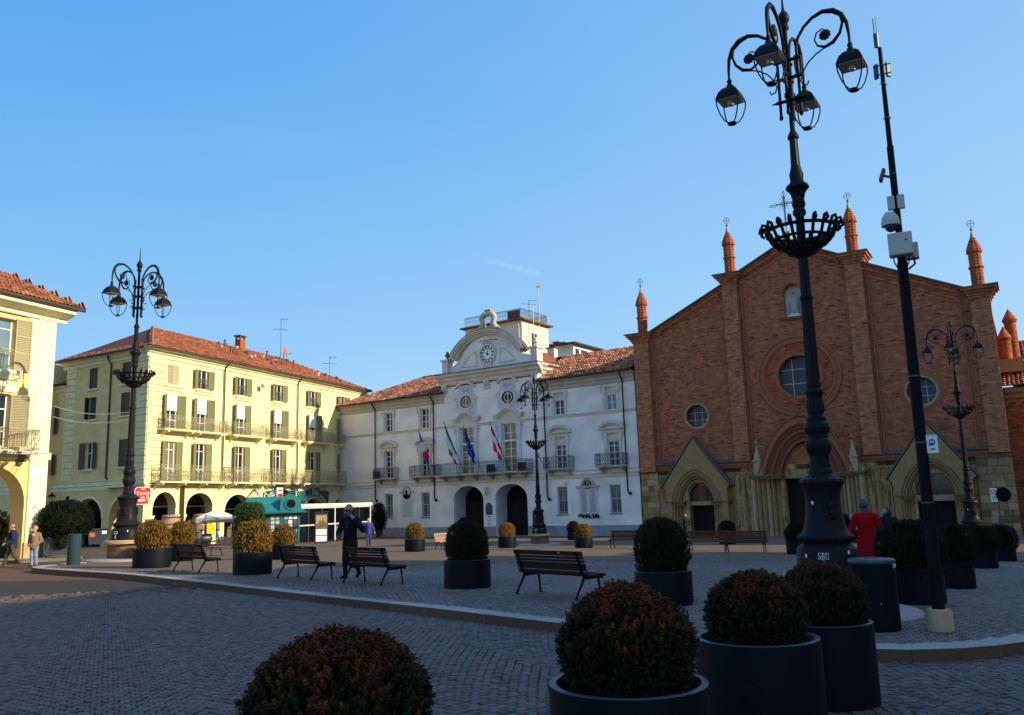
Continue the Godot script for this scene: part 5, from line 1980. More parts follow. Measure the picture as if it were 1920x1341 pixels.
	for q in [[0.05, 0.78, 0.2, 0.07], [-0.02, 0.55, 0.25, 0.03], [0.0, 0.44, 0.27, 0.03], [0.0, 0.33, 0.2, 0.03], [-0.1, 0.12, 0.08, 0.08], [0.12, 0.14, 0.06, 0.09]]:
		m = MB.new()
		m.bx(q[0] - q[2], q[0] + q[2], q[1] - q[3], q[1] + q[3] * 0.2, 0.034, 0.04)
		part(ws, "print", m, M.black)
	var st := thing("stone_crest", "small grey carved stone crest between the doorway arches", "crest", b.transform * Vector3(U(-11.45), Hh(2.0), 0.0), b.rotation.y)
	m = MB.new()
	m.prism(PackedVector2Array([Vector2(-0.36, 0.1), Vector2(0, 0), Vector2(0.36, 0.1), Vector2(0.40, 1.0), Vector2(0.2, 1.06), Vector2(-0.2, 1.06), Vector2(-0.40, 1.0)]), 0.0, 0.07)
	part(st, "slab", m, M.white_trim)
	m = MB.new()
	m.ball(Vector3(0, 0.5, 0.06), Vector3(0.22, 0.34, 0.08), 9, 6)
	m.ball(Vector3(0, 0.9, 0.06), Vector3(0.26, 0.09, 0.07), 8, 5)
	part(st, "relief", m, M.grey_trim)
	# flags lean out from the balconies
	flag(b, U(-15.2), Hh(3.8), "red, white and blue flag drooping from leftmost pole of the great balcony", [Color(0.05, 0.07, 0.45), Color(0.62, 0.64, 0.68), Color(0.62, 0.02, 0.05), Color(0.04, 0.06, 0.35)], 3, 4.6, 1)
	flag(b, U(-12.7), Hh(3.8), "Italian tricolour flag in green, white and red drooping before left tall window", [Color(0.0, 0.26, 0.07), Color(0.62, 0.66, 0.66), Color(0.60, 0.02, 0.03)], 0, 5.2, 2)
	flag(b, U(-11.2), Hh(3.8), "dark blue European flag with small pale stars drooping between the tall windows", [Color(0.006, 0.02, 0.32)], 1, 4.6, 3)
	flag(b, U(-8.95), Hh(3.8), "red flag with white cross drooping before right tall window", [Color(0.62, 0.02, 0.025), Color(0.70, 0.71, 0.74)], 2, 4.8, 4)
	flag(b, U(-6.45), Hh(4.2), "small dark red flag on pole beside right downpipe behind the lamp post", [Color(0.40, 0.02, 0.03), Color(0.5, 0.5, 0.5), Color(0.35, 0.02, 0.03)], 3, 1.5, 5)
	# door lamp box and yellow box beside the right doorway
	var ph := thing("dark_totem_board", "tall dark information board by the right doorway behind the lamp post", "board", b.transform * Vector3(U(-6.95), -0.35, 1.2), b.rotation.y)
	m = MB.new()
	m.cbox(Vector3(0, 1.35, 0), Vector3(0.9, 2.7, 0.18), 0.02)
	part(ph, "body", m, M.navy)
	m = MB.new()
	m.bx(-0.38, 0.38, 0.9, 2.4, 0.09, 0.1)
	part(ph, "panel", m, M.glass_dark)
	m = MB.new()
	m.bx(-0.3, 0.05, 2.75, 3.05, -0.05, 0.05)
	part(ph, "yellow_plate", m, M.sign_yellow)
	var cm := thing("wall_camera", "small pale security camera under the balcony right of the doorways", "camera", b.transform * Vector3(U(-5.05), Hh(2.72), 0.0), b.rotation.y)
	m = MB.new()
	m.tube([Vector3(0, 0, 0), Vector3(0, 0.02, 0.25)], 0.03, 6)
	part(cm, "arm", m, M.grey_paint)
	m = MB.new()
	m.box(Vector3(-0.06, 0.0, 0.34), Vector3(0.34, 0.12, 0.14), Basis(Vector3.UP, 0.4))
	part(cm, "housing", m, M.plastic_pale)
	# tower behind the gable, with roof terrace
	var t := thing("roof_tower", "square cream tower with lacy roof terrace railing behind the clock gable", "tower", b.transform * Vector3(-17.9, 11, -9.0), b.rotation.y)
	var ty := 21.7 + 1.62 - 11.0
	m = MB.new()
	m.bx(-8.0, 0.0, 0, ty, -5.5, 0)
	part(t, "wall", m, M.tower_plaster)
	m = MB.new()
	m.bx(-8.45, 0.5, ty, ty + 0.16, -6.0, 0.5)
	part(t, "roof_slab", m, M.stone_dark)
	m = MB.new()
	m.tube([Vector3(-0.5, ty - 0.1, 0.08), Vector3(-0.35, ty - 0.6, 0.08), Vector3(-0.35, 2, 0.08)], 0.07, 6)
	part(t, "downpipe", m, M.tower_plaster)
	for q in [[Vector3(-7.9, ty + 0.17, 0.15), 7.9, 0.0], [Vector3(0.05, ty + 0.17, 0.15), 5.2, PI / 2], [Vector3(-7.9, ty + 0.17, -5.3), 7.9, 0.0]]:
		part(t, "terrace_railing", rail_mesh(q[1], 1.15, 1), M.rail, q[0], q[2])
	m = MB.new()
	m.bx(-1.8, -0.1, ty + 0.2, ty + 1.2, 0.10, 0.13)
	part(t, "red_screen", m, M.terracotta_dark)
	var bs := Basis(Vector3.UP, PI / 2)
	m = MB.new()
	m.bx(-0.03, 0.02, ty - 3.4, ty - 1.2, -3.0, -1.8)
	var tw := part(t, "window", m, M.glass_dark)
	m = MB.new()
	for q in [[-3.1, -2.98], [-2.45, -2.35], [-1.82, -1.7]]:
		m.bx(0.0, 0.06, ty - 3.4, ty - 1.2, q[0], q[1])
	m.bx(0.0, 0.05, ty - 3.5, ty - 3.38, -3.2, -1.6)
	m.bx(0.0, 0.05, ty - 1.22, ty - 0.9, -3.2, -1.6)
	part(tw, "frame", m, M.white_paint)
	part(t, "shutter", shutter_mesh(0.75, 2.2, 2), M.sign_yellow, Vector3(0.06, ty - 3.4, -3.15), PI / 2 + 0.25)
	antenna(t.position + b.basis * Vector3(-0.6, ty + 1.1, -2.5), 1.7, "short aerial on the terrace of the cream tower")
	var mast := thing("roof_mast", "tall thin mast topped by small box at right edge of the tower terrace", "mast", t.position + b.basis * Vector3(0.3, ty - 0.5, -3.2))
	m = MB.new()
	m.tube([Vector3.ZERO, Vector3(0, 4.9, 0)], 0.05, 6)
	part(mast, "pole", m, M.plastic_grey)
	m = MB.new()
	m.box(Vector3(0, 5.1, 0), Vector3(0.42, 0.5, 0.3))
	part(mast, "box", m, M.grey_paint)
	# penthouse further behind
	var ph2 := thing("penthouse", "white rooftop flat with dark overhanging roof right of the cream tower", "building", b.transform * Vector3(-19.0, 8, -22.0), b.rotation.y)
	var py := 20.9 + 1.62 - 8.0
	m = MB.new()
	m.bx(-6.5, 0, 0, py, -6, 0)
	part(ph2, "wall", m, M.white_plaster)
	m = MB.new()
	m.bx(-7.0, 0.7, py, py + 0.14, -6.8, 0.7)
	part(ph2, "roof", m, M.wood_dark)
	m = MB.new()
	m.bx(0.0, 0.03, py - 1.9, py - 0.5, -3.6, -1.9)
	m.bx(0.0, 0.03, py - 1.9, py - 0.5, -1.4, -0.5)
	part(ph2, "window", m, M.glass_dark)
	for q in [[-3.6, 0.75, "middle"], [-2.6, 0.55, "right"], [-4.6, 0.5, "left"]]:
		m = MB.new()
		m.box(Vector3(q[0], py + 0.14 + q[1] / 2, -2.0), Vector3(0.75, q[1], 0.6))
		m.box(Vector3(q[0], py + 0.2 + q[1], -2.0), Vector3(1.0, 0.1, 0.85))
		part(ph2, "chimney", m, M.stone_dark)
	var cs := thing("roof_chimney", "low brown chimney on the tiled roof below the white penthouse", "chimney", b.transform * Vector3(-12.9, eave + 3.2, -7.2), b.rotation.y)
	m = MB.new()
	m.box(Vector3(0, 0.6, 0), Vector3(0.85, 1.6, 0.7))
	part(cs, "stack", m, M.tower_plaster)
	m = MB.new()
	m.box(Vector3(0, 1.45, 0), Vector3(1.15, 0.1, 0.95))
	part(cs, "cap", m, M.stone_dark)
	var m2 := thing("white_mast", "tall white antenna mast rising between tower and white penthouse", "mast", b.transform * Vector3(-17.3, eave + 2.5, -10.5))
	m = MB.new()
	m.tube([Vector3.ZERO, Vector3(0, 3.2, 0), Vector3(0, 6.8, 0), Vector3(0, 9.3, 0)], [0.07, 0.06, 0.045, 0.012], 6)
	m.tube([Vector3(0, 4.0, 0), Vector3(-0.6, 4.05, 0)], 0.04, 5)
	part(m2, "pole", m, M.plastic_pale)
	# pavement in front
	var sw := PackedVector2Array()
	for q in [Vector3(x0, 0, 2.6), Vector3(0.0, 0, 2.6), Vector3(0.0, 0, 0.0), Vector3(x0, 0, 0.0)]:
		var wv: Vector3 = b.transform * q
		sw.append(Vector2(wv.x, wv.z))
	var sb := sheet(-30, 16, -104, -64, 2.0, 0.10, sw)
	var A := gp(sw[0].x, sw[0].y, 0.10)
	var B := gp(sw[1].x, sw[1].y, 0.10)
	sb.quad(B, A, A + Vector3(0, -0.3, 0), B + Vector3(0, -0.3, 0))
	sb.quad(A, B, B + Vector3(0, -0.3, 0), A + Vector3(0, -0.3, 0))
	struct("sidewalk", sb, M.granite)

func flag(b: Node3D, x: float, y: float, label: String, cols: Array, kind: int, L: float, sd: int):
	var o := thing("flag", label, "flag", b.transform * Vector3(x, y, 1.22), b.rotation.y, "")
	var top := Vector3(-0.24 * L, 0.93 * L, 0.30 * L)
	var m := MB.new()
	m.tube([Vector3(0, -0.2, 0), top], 0.03, 6)
	m.ball(top, Vector3.ONE * 0.07, 8, 5)
	part(o, "pole", m, M.iron_black)
	# cloth hangs in folds from the upper part of the pole
	m = MB.new()
	m.uc = true
	var N := 22
	var W := 14
	var grid := []
	for j in N + 1:
		var row := []
		var t := float(j) / N
		for i in W + 1:
			var s := float(i) / W
			# s along the hoist (on the pole), t from hoist to fly (hanging down)
			var hp := top * lerpf(0.97, 0.42, s)
			var drop := 0.50 * L * t * lerpf(1.0, 0.55, s)
			var gather := 0.25 * t
			var px := lerpf(hp.x, top.x * 0.55 + 0.10 * L * t, gather)
			var pz := lerpf(hp.z, top.z * 0.75, gather) + 0.09 * sin(s * 13.0 + t * 2.0 + sd) * t + 0.05 * sin(t * 9.0 + sd)
			row.append(Vector3(px + 0.06 * sin(s * 11.0 + sd) * t, hp.y - drop, pz))
		grid.append(row)
	for j in N:
		for i in W:
			var s := (i + 0.5) / W
			var t := (j + 0.5) / N
			var c: Color = cols[0]
			if kind == 0:
				c = cols[mini(int(t * 3.0), 2)]
			elif kind == 2:
				c = cols[1] if absf(s - 0.5) < 0.13 or absf(t - 0.42) < 0.13 else cols[0]
			elif kind == 3:
				c = cols[mini(int((s * 0.6 + t * 0.5) * cols.size()), cols.size() - 1)]
			elif kind == 1 and absf(Vector2((s - 0.5) * 1.2, t - 0.52).length() - 0.28) < 0.035 and (i + j) % 3 == 0:
				c = Color(0.7, 0.65, 0.3)
			m.col = c
			var p: Array = [grid[j][i], grid[j][i + 1], grid[j + 1][i + 1], grid[j + 1][i]]
			m.quad(p[3], p[2], p[1], p[0])
	part(o, "cloth", m, M.body)


func pl2(a: Array) -> PackedVector2Array:
	var o := PackedVector2Array()
	for q in a:
		o.append(Vector2(U(q[0]), Hh(q[1])))
	return o

# extruded plate with an opening cut out; cut in two halves at x = cx
func plate(m: MB, poly: PackedVector2Array, hole: PackedVector2Array, cx: float, z0: float, z1: float):
	for h in 2:
		var half := o_rect(-200 if h == 0 else cx, -50, cx if h == 0 else 200, 90)
		for q in Geometry2D.intersect_polygons(poly, half):
			for w in Geometry2D.clip_polygons(q, hole):
				if absf(MB.area(w)) > 1e-4:
					m.prism(w, z0, z1, true)

func portal(b: Node3D, c: float, hw: float, door_h: float, gable: bool):
	var st: Material = M.stone_pale
	# gabled front slab
	var m := MB.new()
	var outer := o_point(U(c - 1.48), Hh(-0.9), U(c + 1.48), Hh(1.42), Hh(3.18), 10)
	plate(m, pl2([[c - 1.80, -0.7], [c + 1.80, -0.7], [c + 1.80, 2.05], [c + 1.98, 2.22], [c, 4.95], [c - 1.98, 2.22], [c - 1.80, 2.05]]), outer, U(c), -0.1, 0.85)
	part(b, "portal_gable", m, M.stone)
	# lead capping on the gable slopes
	for s in [-1, 1]:
		m = MB.new()
		var q := pl2([[c + s * 2.08, 2.18], [c, 5.02], [c, 5.10], [c + s * 2.16, 2.22]])
		m.prism(q, -0.2, 0.92, true)
		part(b, "gable_capping", m, M.lead)
	# stepped arch rings
	var prev := 1.48
	for k in 5:
		var r0 := prev
		var r1 := lerpf(1.48, hw + 0.04, (k + 1) / 5.0)
		m = MB.new()
		var A := o_point(U(c - r0), Hh(1.36), U(c + r0), Hh(1.42), Hh(1.42 + 1.76 * r0 / 1.48), 10)
		var B := o_point(U(c - r1), Hh(1.36), U(c + r1), Hh(1.42), Hh(1.42 + 1.76 * r1 / 1.48), 10)
		A.remove_at(0)
		B.remove_at(0)
		A.append(Vector2(U(c - r0), Hh(1.36)))
		B.append(Vector2(U(c - r1), Hh(1.36)))
		m.band(A, B, -0.7, 0.72 - k * 0.24)
		var edge := []
		for p in B:
			edge.append(Vector3(p.x, p.y, 0.72 - k * 0.24))
		m.tube(edge, 0.075, 6, false)
		part(b, "arch_ring", m, st if k % 2 else M.stone)
		for s in [-1, 1]:
			m = MB.new()
			var xx := U(c + s * (r0 + r1) / 2)
			m.bx(U(c + s * r0), U(c + s * r1), Hh(-0.75), Hh(1.14), -0.7, 0.66 - k * 0.24)
			m.lathe([Vector2(0.16, Hh(-0.7)), Vector2(0.16, Hh(-0.45)), Vector2(0.105, Hh(-0.38)), Vector2(0.10, Hh(1.0)), Vector2(0.15, Hh(1.14))], 10, Vector3(xx, 0, 0.68 - k * 0.24))
			part(b, "jamb_column", m, M.stone)
		prev = r1
	for s in [-1, 1]:
		m = MB.new()
		var x0 := U(c + s * (hw + 0.02))
		var x1 := U(c + s * 1.86)
		m.bx(x0, x1, Hh(1.14), Hh(1.30), -0.7, 0.78)
		m.bx(x0 - s * 0.08, x1 + s * 0.1, Hh(1.30), Hh(1.38), -0.7, 0.9)
		part(b, "impost", m, M.stone_dark)
	# tympanum window with leads, lintel, dark door
	m = MB.new()
	var ty := o_point(U(c - hw), Hh(1.34), U(c + hw), Hh(1.42), Hh(1.42 + 1.76 * hw / 1.48), 10)
	m.prism(ty, -0.62, -0.55)
	var t := part(b, "tympanum_window", m, M.glass_dark)
	m = MB.new()
	for k in 7:
		var x := U(c - hw + 2 * hw * (k + 0.5) / 7.0)
		var top := Hh(1.42) + (1.0 - absf(k - 3.0) / 3.6) * U(1.6 * hw / 1.48)
		m.bx(x - 0.025, x + 0.025, Hh(1.36), top, -0.55, -0.52)
	for k in 3:
		var w := hw * (0.92 - k * 0.26)
		m.bx(U(c - w), U(c + w), Hh(1.6 + k * 0.22) - 0.02, Hh(1.6 + k * 0.22) + 0.02, -0.55, -0.525)
	part(t, "leading", m, M.stone_dark)
	m = MB.new()
	m.bx(U(c - hw - 0.05), U(c + hw + 0.05), Hh(door_h), Hh(1.36), -0.75, -0.35)
	part(b, "lintel", m, st)
	m = MB.new()
	m.bx(U(c - hw), U(c + hw), Hh(-0.8), Hh(door_h), -1.05, -0.95)
	var d := part(b, "door", m, M.dark)
	for s in [-1, 1]:
		m = MB.new()
		m.bx(U(c) + s * 0.02, U(c) + s * (U(hw) - 0.03), Hh(-0.75), Hh(door_h) - 0.03, -0.94, -0.88)
		part(d, "door_leaf", m, M.door_wood)

func pinnacle(b: Node3D, u: float, h: float, z: float):
	var prof := []
	var y := Hh(h)
	var add := func(r: float, dy: float): prof.append(Vector2(r, y + dy))
	add.call(0.50, -0.3)
	add.call(0.50, 0.02)
	for k in 13:
		add.call(0.425 + 0.03 * (k % 2), 0.05 + k * 0.115)
	add.call(0.52, 1.52)
	add.call(0.54, 1.60)
	add.call(0.45, 1.66)
	for k in 9:
		add.call(0.42 + 0.03 * (k % 2), 1.70 + k * 0.115)
	add.call(0.54, 2.70)
	add.call(0.56, 2.80)
	for k in 11:
		var t := k / 10.0
		add.call(lerpf(0.53, 0.14, pow(t, 1.25)) + 0.025 * (k % 2), 2.84 + k * 0.105)
	var m := MB.new()
	m.lathe(prof, 20, Vector3(U(u), 0, z), 0.07, 10, 2, 40)
	var o := part(b, "brick_pinnacle", m, M.brick_red)
	m = MB.new()
	m.lathe([Vector2(0.17, y + 3.86), Vector2(0.03, y + 4.42)], 14, Vector3(U(u), 0, z))
	part(o, "pale_tip", m, M.stone_pale)
	m = MB.new()
	var c := Vector3(U(u), y + 4.95, z)
	m.ball(Vector3(U(u), y + 4.50, z), Vector3.ONE * 0.10, 8, 6)
	m.tube([Vector3(U(u), y + 4.4, z), c + Vector3(0, 0.24, 0)], 0.022, 5)
	m.tube([c - Vector3(0.24, 0, 0), c + Vector3(0.24, 0, 0)], 0.022, 5)
	var ring := []
	for k in 21:
		ring.append(c + Vector3(cos(TAU * k / 20), sin(TAU * k / 20), 0) * 0.25)
	m.tube(ring, 0.02, 5, false)
	part(o, "wheel_cross", m, M.iron_grey)

func church():
	var b := thing("brick_church", "great brick gothic church front with rose window, three stone portals and brick pinnacles", "church", Vector3(HR.x, -1.62, HR.z) + Vector3(0.1, 0, 0.1), deg_to_rad(-31.4))
	var m := MB.new()
	var rose := o_circ(U(9.68), Hh(8.05), U(1.12), 32)
	var oL := o_circ(U(3.72), Hh(6.28), U(0.66), 24)
	var oR := o_circ(U(15.68), Hh(6.62), U(0.70), 24)
	m.wall(U(0.1), U(19.2), Hh(3.2), Hh(11.2), [rose, oL, oR], 0.7)
	var gab := pl2([[0.1, 11.2], [19.2, 11.2], [19.2, 11.45], [18.4, 11.45], [13.5, 13.75], [12.65, 14.25], [9.68, 15.70], [6.70, 14.25], [5.85, 13.75], [0.95, 11.45], [0.1, 11.45]])
	var niche := o_arch(U(9.22), Hh(11.36), U(10.26), Hh(12.72), U(0.54), 14)
	for h in 2:
		for q in Geometry2D.intersect_polygons(gab, o_rect(-50 if h == 0 else U(9.74), 0, U(9.74) if h == 0 else 90, 60)):
			for w in Geometry2D.clip_polygons(q, niche):
				m.face(w, 0.0)
	m.reveal(niche, 0.6)
	# right return of the facade (sunlit edge), back and body
	m.quad(Vector3(U(19.2), Hh(-1), 0), Vector3(U(19.2), Hh(-1), -4.6), Vector3(U(19.2), Hh(11.45), -4.6), Vector3(U(19.2), Hh(11.45), 0))
	m.quad(Vector3(U(0.1), Hh(-1), -2.0), Vector3(U(0.1), Hh(-1), 0), Vector3(U(0.1), Hh(11.45), 0), Vector3(U(0.1), Hh(11.45), -2.0))
	part(b, "wall", m, M.brick)
	m = MB.new()
	m.prism(pl2([[0.6, -1], [18.7, -1], [18.7, 10.9], [9.68, 15.0], [0.6, 10.9]]), -42.0, -1.3, true)
	part(b, "nave", m, M.brick)
	m = MB.new()
	for s in [-1, 1]:
		m.prism(pl2([[9.68, 15.05], [9.68 + s * 9.5, 10.85], [9.68 + s * 9.5, 11.0], [9.68, 15.25]]), -42.2, -0.8, true)
	part(b, "nave_roof", m, M.terracotta_dark)
	# stone lower storey
	m = MB.new()
	m.wall(U(0.1), U(19.2), Hh(-1.0), Hh(3.2), [o_rect(U(2.9), Hh(-0.95), U(4.35), Hh(2.4)), o_rect(U(14.9), Hh(-0.95), U(16.6), Hh(2.4)), o_rect(U(8.4), Hh(-0.95), U(10.95), Hh(2.45))], 0.9)
	part(b, "stone_base", m, M.ashlar)
	# single blocks at both ends of the stone base
	rng.seed = 41
	var tones := [M.stone, M.stone_pale, M.stone, M.stone_dark]
	for zone in [[0.02, 1.12, -0.7, 3.15, 0.16], [1.2, 1.65, -0.7, 2.9, 0.03], [17.7, 19.28, -0.7, 3.3, 0.16], [17.35, 17.66, -0.7, 2.9, 0.03]]:
		var y := Hh(zone[2])
		while y < Hh(zone[3]) - 0.1:
			var ch := minf(rng.randf_range(0.40, 0.58), Hh(zone[3]) - y)
			var x := U(zone[0])
			while x < U(zone[1]) - 0.05:
				var w := minf(rng.randf_range(0.45, 0.95), U(zone[1]) - x)
				if U(zone[1]) - x - w < 0.25:
					w = U(zone[1]) - x
				m = MB.new()
				var zz: float = zone[4] + rng.randf_range(-0.015, 0.015)
				m.cbox(Vector3(x + w / 2, y + ch / 2, zz / 2), Vector3(w - 0.02, ch - 0.02, zz), 0.015)
				part(b, "stone_block", m, tones[rng.randi() % 4])
				x += w
			y += ch
	# terracotta cornice under a lead strip between brick and stone
	for q in [[1.15, 2.45], [4.75, 6.95], [12.35, 14.55], [16.9, 18.35]]:
		m = MB.new()
		m.cornice(U(q[0]), U(q[1]), [Vector2(0.0, Hh(3.14)), Vector2(0.12, Hh(3.17)), Vector2(0.12, Hh(3.26)), Vector2(0.22, Hh(3.30)), Vector2(0.22, Hh(3.42)), Vector2(0.36, Hh(3.48)), Vector2(0.0, Hh(3.5))])
		part(b, "cornice", m, M.terracotta)
		m = MB.new()
		m.cornice(U(q[0]), U(q[1]), [Vector2(0.0, Hh(3.50)), Vector2(0.42, Hh(3.50)), Vector2(0.40, Hh(3.54)), Vector2(0.0, Hh(3.66))])
		part(b, "lead_strip", m, M.lead)
	# pilasters
	for q in [[0.1, 1.05, 10.85, 3.15], [5.85, 6.70, 13.65, 3.5], [12.65, 13.5, 13.65, 3.5], [18.35, 19.25, 10.85, 3.3]]:
		m = MB.new()
		m.bx(U(q[0]), U(q[1]), Hh(q[3]), Hh(q[2]), 0.0, 0.42)
		var p := part(b, "brick_pilaster", m, M.brick_pale)
		m = MB.new()
		for k in 5:
			var e := 0.07 * k + 0.04 * k * k * 0.35
			m.bx(U(q[0]) - e, U(q[1]) + e, Hh(q[2]) + k * 0.19, Hh(q[2]) + (k + 1) * 0.19 - 0.002, -1.6, 0.42 + e)
		part(p, "corbel_cap", m, M.brick_pale)
		m = MB.new()
		var ec := 0.62
		m.bx(U(q[0]) - ec, U(q[1]) + ec, Hh(q[2]) + 0.95, Hh(q[2]) + 1.03, -1.9, 0.42 + ec)
		part(p, "lead_cap", m, M.lead)
		pinnacle(b, (q[0] + q[1]) / 2, q[2] + 0.71, -0.35)
	# thin roll mouldings beside the pilasters
	for q in [[1.28, 11.2], [6.86, 13.9], [13.68, 13.4], [17.9, 11.4], [5.72, 6.0]]:
		if q[0] == 5.72:
			continue
		m = MB.new()
		m.tube([Vector3(U(q[0]), Hh(3.55), 0.03), Vector3(U(q[0]), Hh(q[1]), 0.03)], 0.085, 7)
		m.tube([Vector3(U(q[0]) + 0.22, Hh(3.55), 0.0), Vector3(U(q[0]) + 0.22, Hh(q[1]), 0.0)], 0.06, 6)
		part(b, "roll_moulding", m, M.terracotta)
	# raking cornices with lead edge
	for q in [[1.05, 11.46, 5.85, 13.74], [6.70, 14.26, 9.68, 15.72], [12.65, 14.26, 9.68, 15.72], [18.35, 11.46, 13.5, 13.74]]:
		var A := Vector2(U(q[0]), Hh(q[1]))
		var B := Vector2(U(q[2]), Hh(q[3]))
		for k in 4:
			m = MB.new()
			var y0 := -0.95 + k * 0.24
			m.prism(PackedVector2Array([A + Vector2(0, y0), B + Vector2(0, y0), B + Vector2(0, y0 + 0.238), A + Vector2(0, y0 + 0.238)]), 0.0, 0.06 + 0.10 * k, true)
			part(b, "raking_cornice", m, M.brick_red if k % 2 else M.brick_pale)
		m = MB.new()
		m.prism(PackedVector2Array([A + Vector2(0, 0.01), B + Vector2(0, 0.01), B + Vector2(0, 0.13), A + Vector2(0, 0.13)]), -1.5, 0.55, true)
		part(b, "lead_edge", m, M.lead)
	# rose window
	for st in [[1.12, 1.32, 0.10, "terracotta"], [1.32, 1.42, 0.04, "brick_red"], [1.42, 1.86, 0.012, "brick_red"], [1.86, 1.98, 0.12, "terracotta"], [1.98, 2.14, 0.06, "terracotta"], [2.14, 2.26, 0.16, "terracotta"]]:
		m = MB.new()
		m.band(o_circ(U(9.68), Hh(8.05), U(st[0]), 44), o_circ(U(9.68), Hh(8.05), U(st[1]), 44), -0.3, st[2], true)
		part(b, "rose_ring", m, M[st[3]])
	m = MB.new()
	m.prism(o_circ(U(9.68), Hh(8.05), U(1.12), 32), -0.66, -0.60)
	var rw := part(b, "rose_window", m, M.leaded_glass)
	m = MB.new()
	for k in [-0.38, 0.38]:
		var e := sqrt(1.0 - k * k) * U(1.08)
		m.bx(U(9.68 + k * 1.05) - 0.03, U(9.68 + k * 1.05) + 0.03, Hh(8.05) - e, Hh(8.05) + e, -0.6, -0.55)
		m.bx(U(9.68) - e, U(9.68) + e, Hh(8.05 + k * 1.05) - 0.03, Hh(8.05 + k * 1.05) + 0.03, -0.6, -0.555)
	part(rw, "glazing_bar", m, M.plastic_grey)
	for q in [[3.72, 6.28, 0.66], [15.68, 6.62, 0.70]]:
		for st in [[1.0, 1.14, 0.06, "stone_pale"], [1.14, 1.34, 0.10, "terracotta"], [1.34, 1.50, 0.03, "terracotta"]]:
			m = MB.new()
			m.band(o_circ(U(q[0]), Hh(q[1]), U(q[2] * st[0]), 32), o_circ(U(q[0]), Hh(q[1]), U(q[2] * st[1]), 32), -0.2, st[2], true)
			part(b, "round_window_ring", m, M[st[3]])
		m = MB.new()
		m.prism(o_circ(U(q[0]), Hh(q[1]), U(q[2]), 24), -0.62, -0.56)
		var w := part(b, "round_window", m, M.leaded_glass)
		m = MB.new()
		for k in [-0.33, 0.33]:
			var e := sqrt(1.0 - k * k) * U(q[2] * 0.96)
			m.bx(U(q[0] + k * q[2]) - 0.022, U(q[0] + k * q[2]) + 0.022, Hh(q[1]) - e, Hh(q[1]) + e, -0.56, -0.53)
			m.bx(U(q[0]) - e, U(q[0]) + e, Hh(q[1] + k * q[2]) - 0.022, Hh(q[1] + k * q[2]) + 0.022, -0.56, -0.535)
		part(w, "glazing_bar", m, M.plastic_grey)
	# niche with a stone saint
	m = MB.new()
	m.prism(niche, -0.66, -0.6)
	part(b, "niche_back", m, M.white_trim)
	m = MB.new()
	m.band(o_arc(U(9.74), Hh(12.72), U(0.54), U(0.56), 0, 180, 12), o_arc(U(9.74), Hh(12.72), U(0.66), U(0.68), 0, 180, 12), 0.0, 0.05)
	m.bx(U(9.1), U(10.38), Hh(11.24), Hh(11.36), -0.3, 0.2)
	part(b, "niche_frame", m, M.brick_red)
	var s := thing("saint_statue", "small grey stone statue of a standing saint in the high gable niche", "statue", b.transform * Vector3(U(9.74), Hh(11.36), -0.28), b.rotation.y)
	var bones := [
		[Vector3(0, 1.05, 0), Vector3(0, 1.42, 0.0), 0.17, 0.20, 0], [Vector3(-0.1, 1.0, 0), Vector3(-0.11, 0.25, 0.02), 0.12, 0.075, 0], [Vector3(0.1, 1.0, 0.02), Vector3(0.12, 0.25, 0.05), 0.12, 0.075, 0],
		[Vector3(-0.25, 1.45, 0), Vector3(-0.34, 1.05, 0.06), 0.075, 0.055, 0], [Vector3(0.25, 1.45, 0), Vector3(0.36, 1.1, 0.1), 0.075, 0.055, 0], [Vector3(0, 1.5, 0), Vector3(0, 1.66, 0.02), 0.07, 0.07, 0], [Vector3(0, 1.76, 0.02), Vector3(0, 1.80, 0.03), 0.115, 0.105, 0],
		[Vector3(-0.2, 1.4, -0.1), Vector3(-0.22, 0.4, -0.12), 0.12, 0.14, 0], [Vector3(0.2, 1.4, -0.1), Vector3(0.22, 0.4, -0.12), 0.12, 0.14, 0]]
	part(s, "figure", flesh(bones, 0.035, [Color(0.40, 0.38, 0.36)], 0.06), M.body)
	m = MB.new()
	m.bx(-0.45, 0.45, 0.0, 0.2, -0.28, 0.28)
	m.bx(-0.36, 0.36, 0.2, 0.28, -0.22, 0.22)
	part(s, "pedestal", m, M.white_trim)
	m = MB.new()
	m.tube([Vector3(0.38, 0.28, 0.15), Vector3(0.42, 1.9, 0.1)], 0.025, 5)
	for k in 5:
		var aa := deg_to_rad(30 + 30 * k)
		m.tube([Vector3(0, 1.95, -0.02), Vector3(cos(aa) * 0.26, 1.95 + sin(aa) * 0.26, -0.02)], 0.018, 4)
	part(s, "staff_and_rays", m, M.iron_grey)
	# side portals
	portal(b, 3.55, 0.80, 1.13, true)
	portal(b, 15.72, 0.92, 1.05, true)
	# central portal: projecting jambs of clustered shafts
	for sgn in [-1, 1]:
		var u0: float = 9.68 + sgn * 1.27
		var u1: float = 9.68 + sgn * 2.92
		for k in 7:
			var t := k / 6.0
			var zz := lerpf(-0.25, 1.05, pow(t, 0.8))
			var ua := lerpf(u0, u1, k / 7.0)
			var ub := lerpf(u0, u1, (k + 1) / 7.0)
			m = MB.new()
			m.bx(U(ua), U(ub), Hh(-0.9), Hh(2.46), -0.6, zz)
			m.lathe([Vector2(0.18, Hh(-0.75)), Vector2(0.18, Hh(-0.5)), Vector2(0.12, Hh(-0.42)), Vector2(0.115, Hh(2.3)), Vector2(0.17, Hh(2.46))], 10, Vector3(U((ua + ub) / 2), 0, zz + 0.02))
			part(b, "jamb_column", m, M.stone if k % 3 else M.stone_pale)
		m = MB.new()
		m.bx(U(u0) - sgn * 0.05, U(u1) + sgn * 0.08, Hh(2.46), Hh(2.58), -0.4, 1.16)
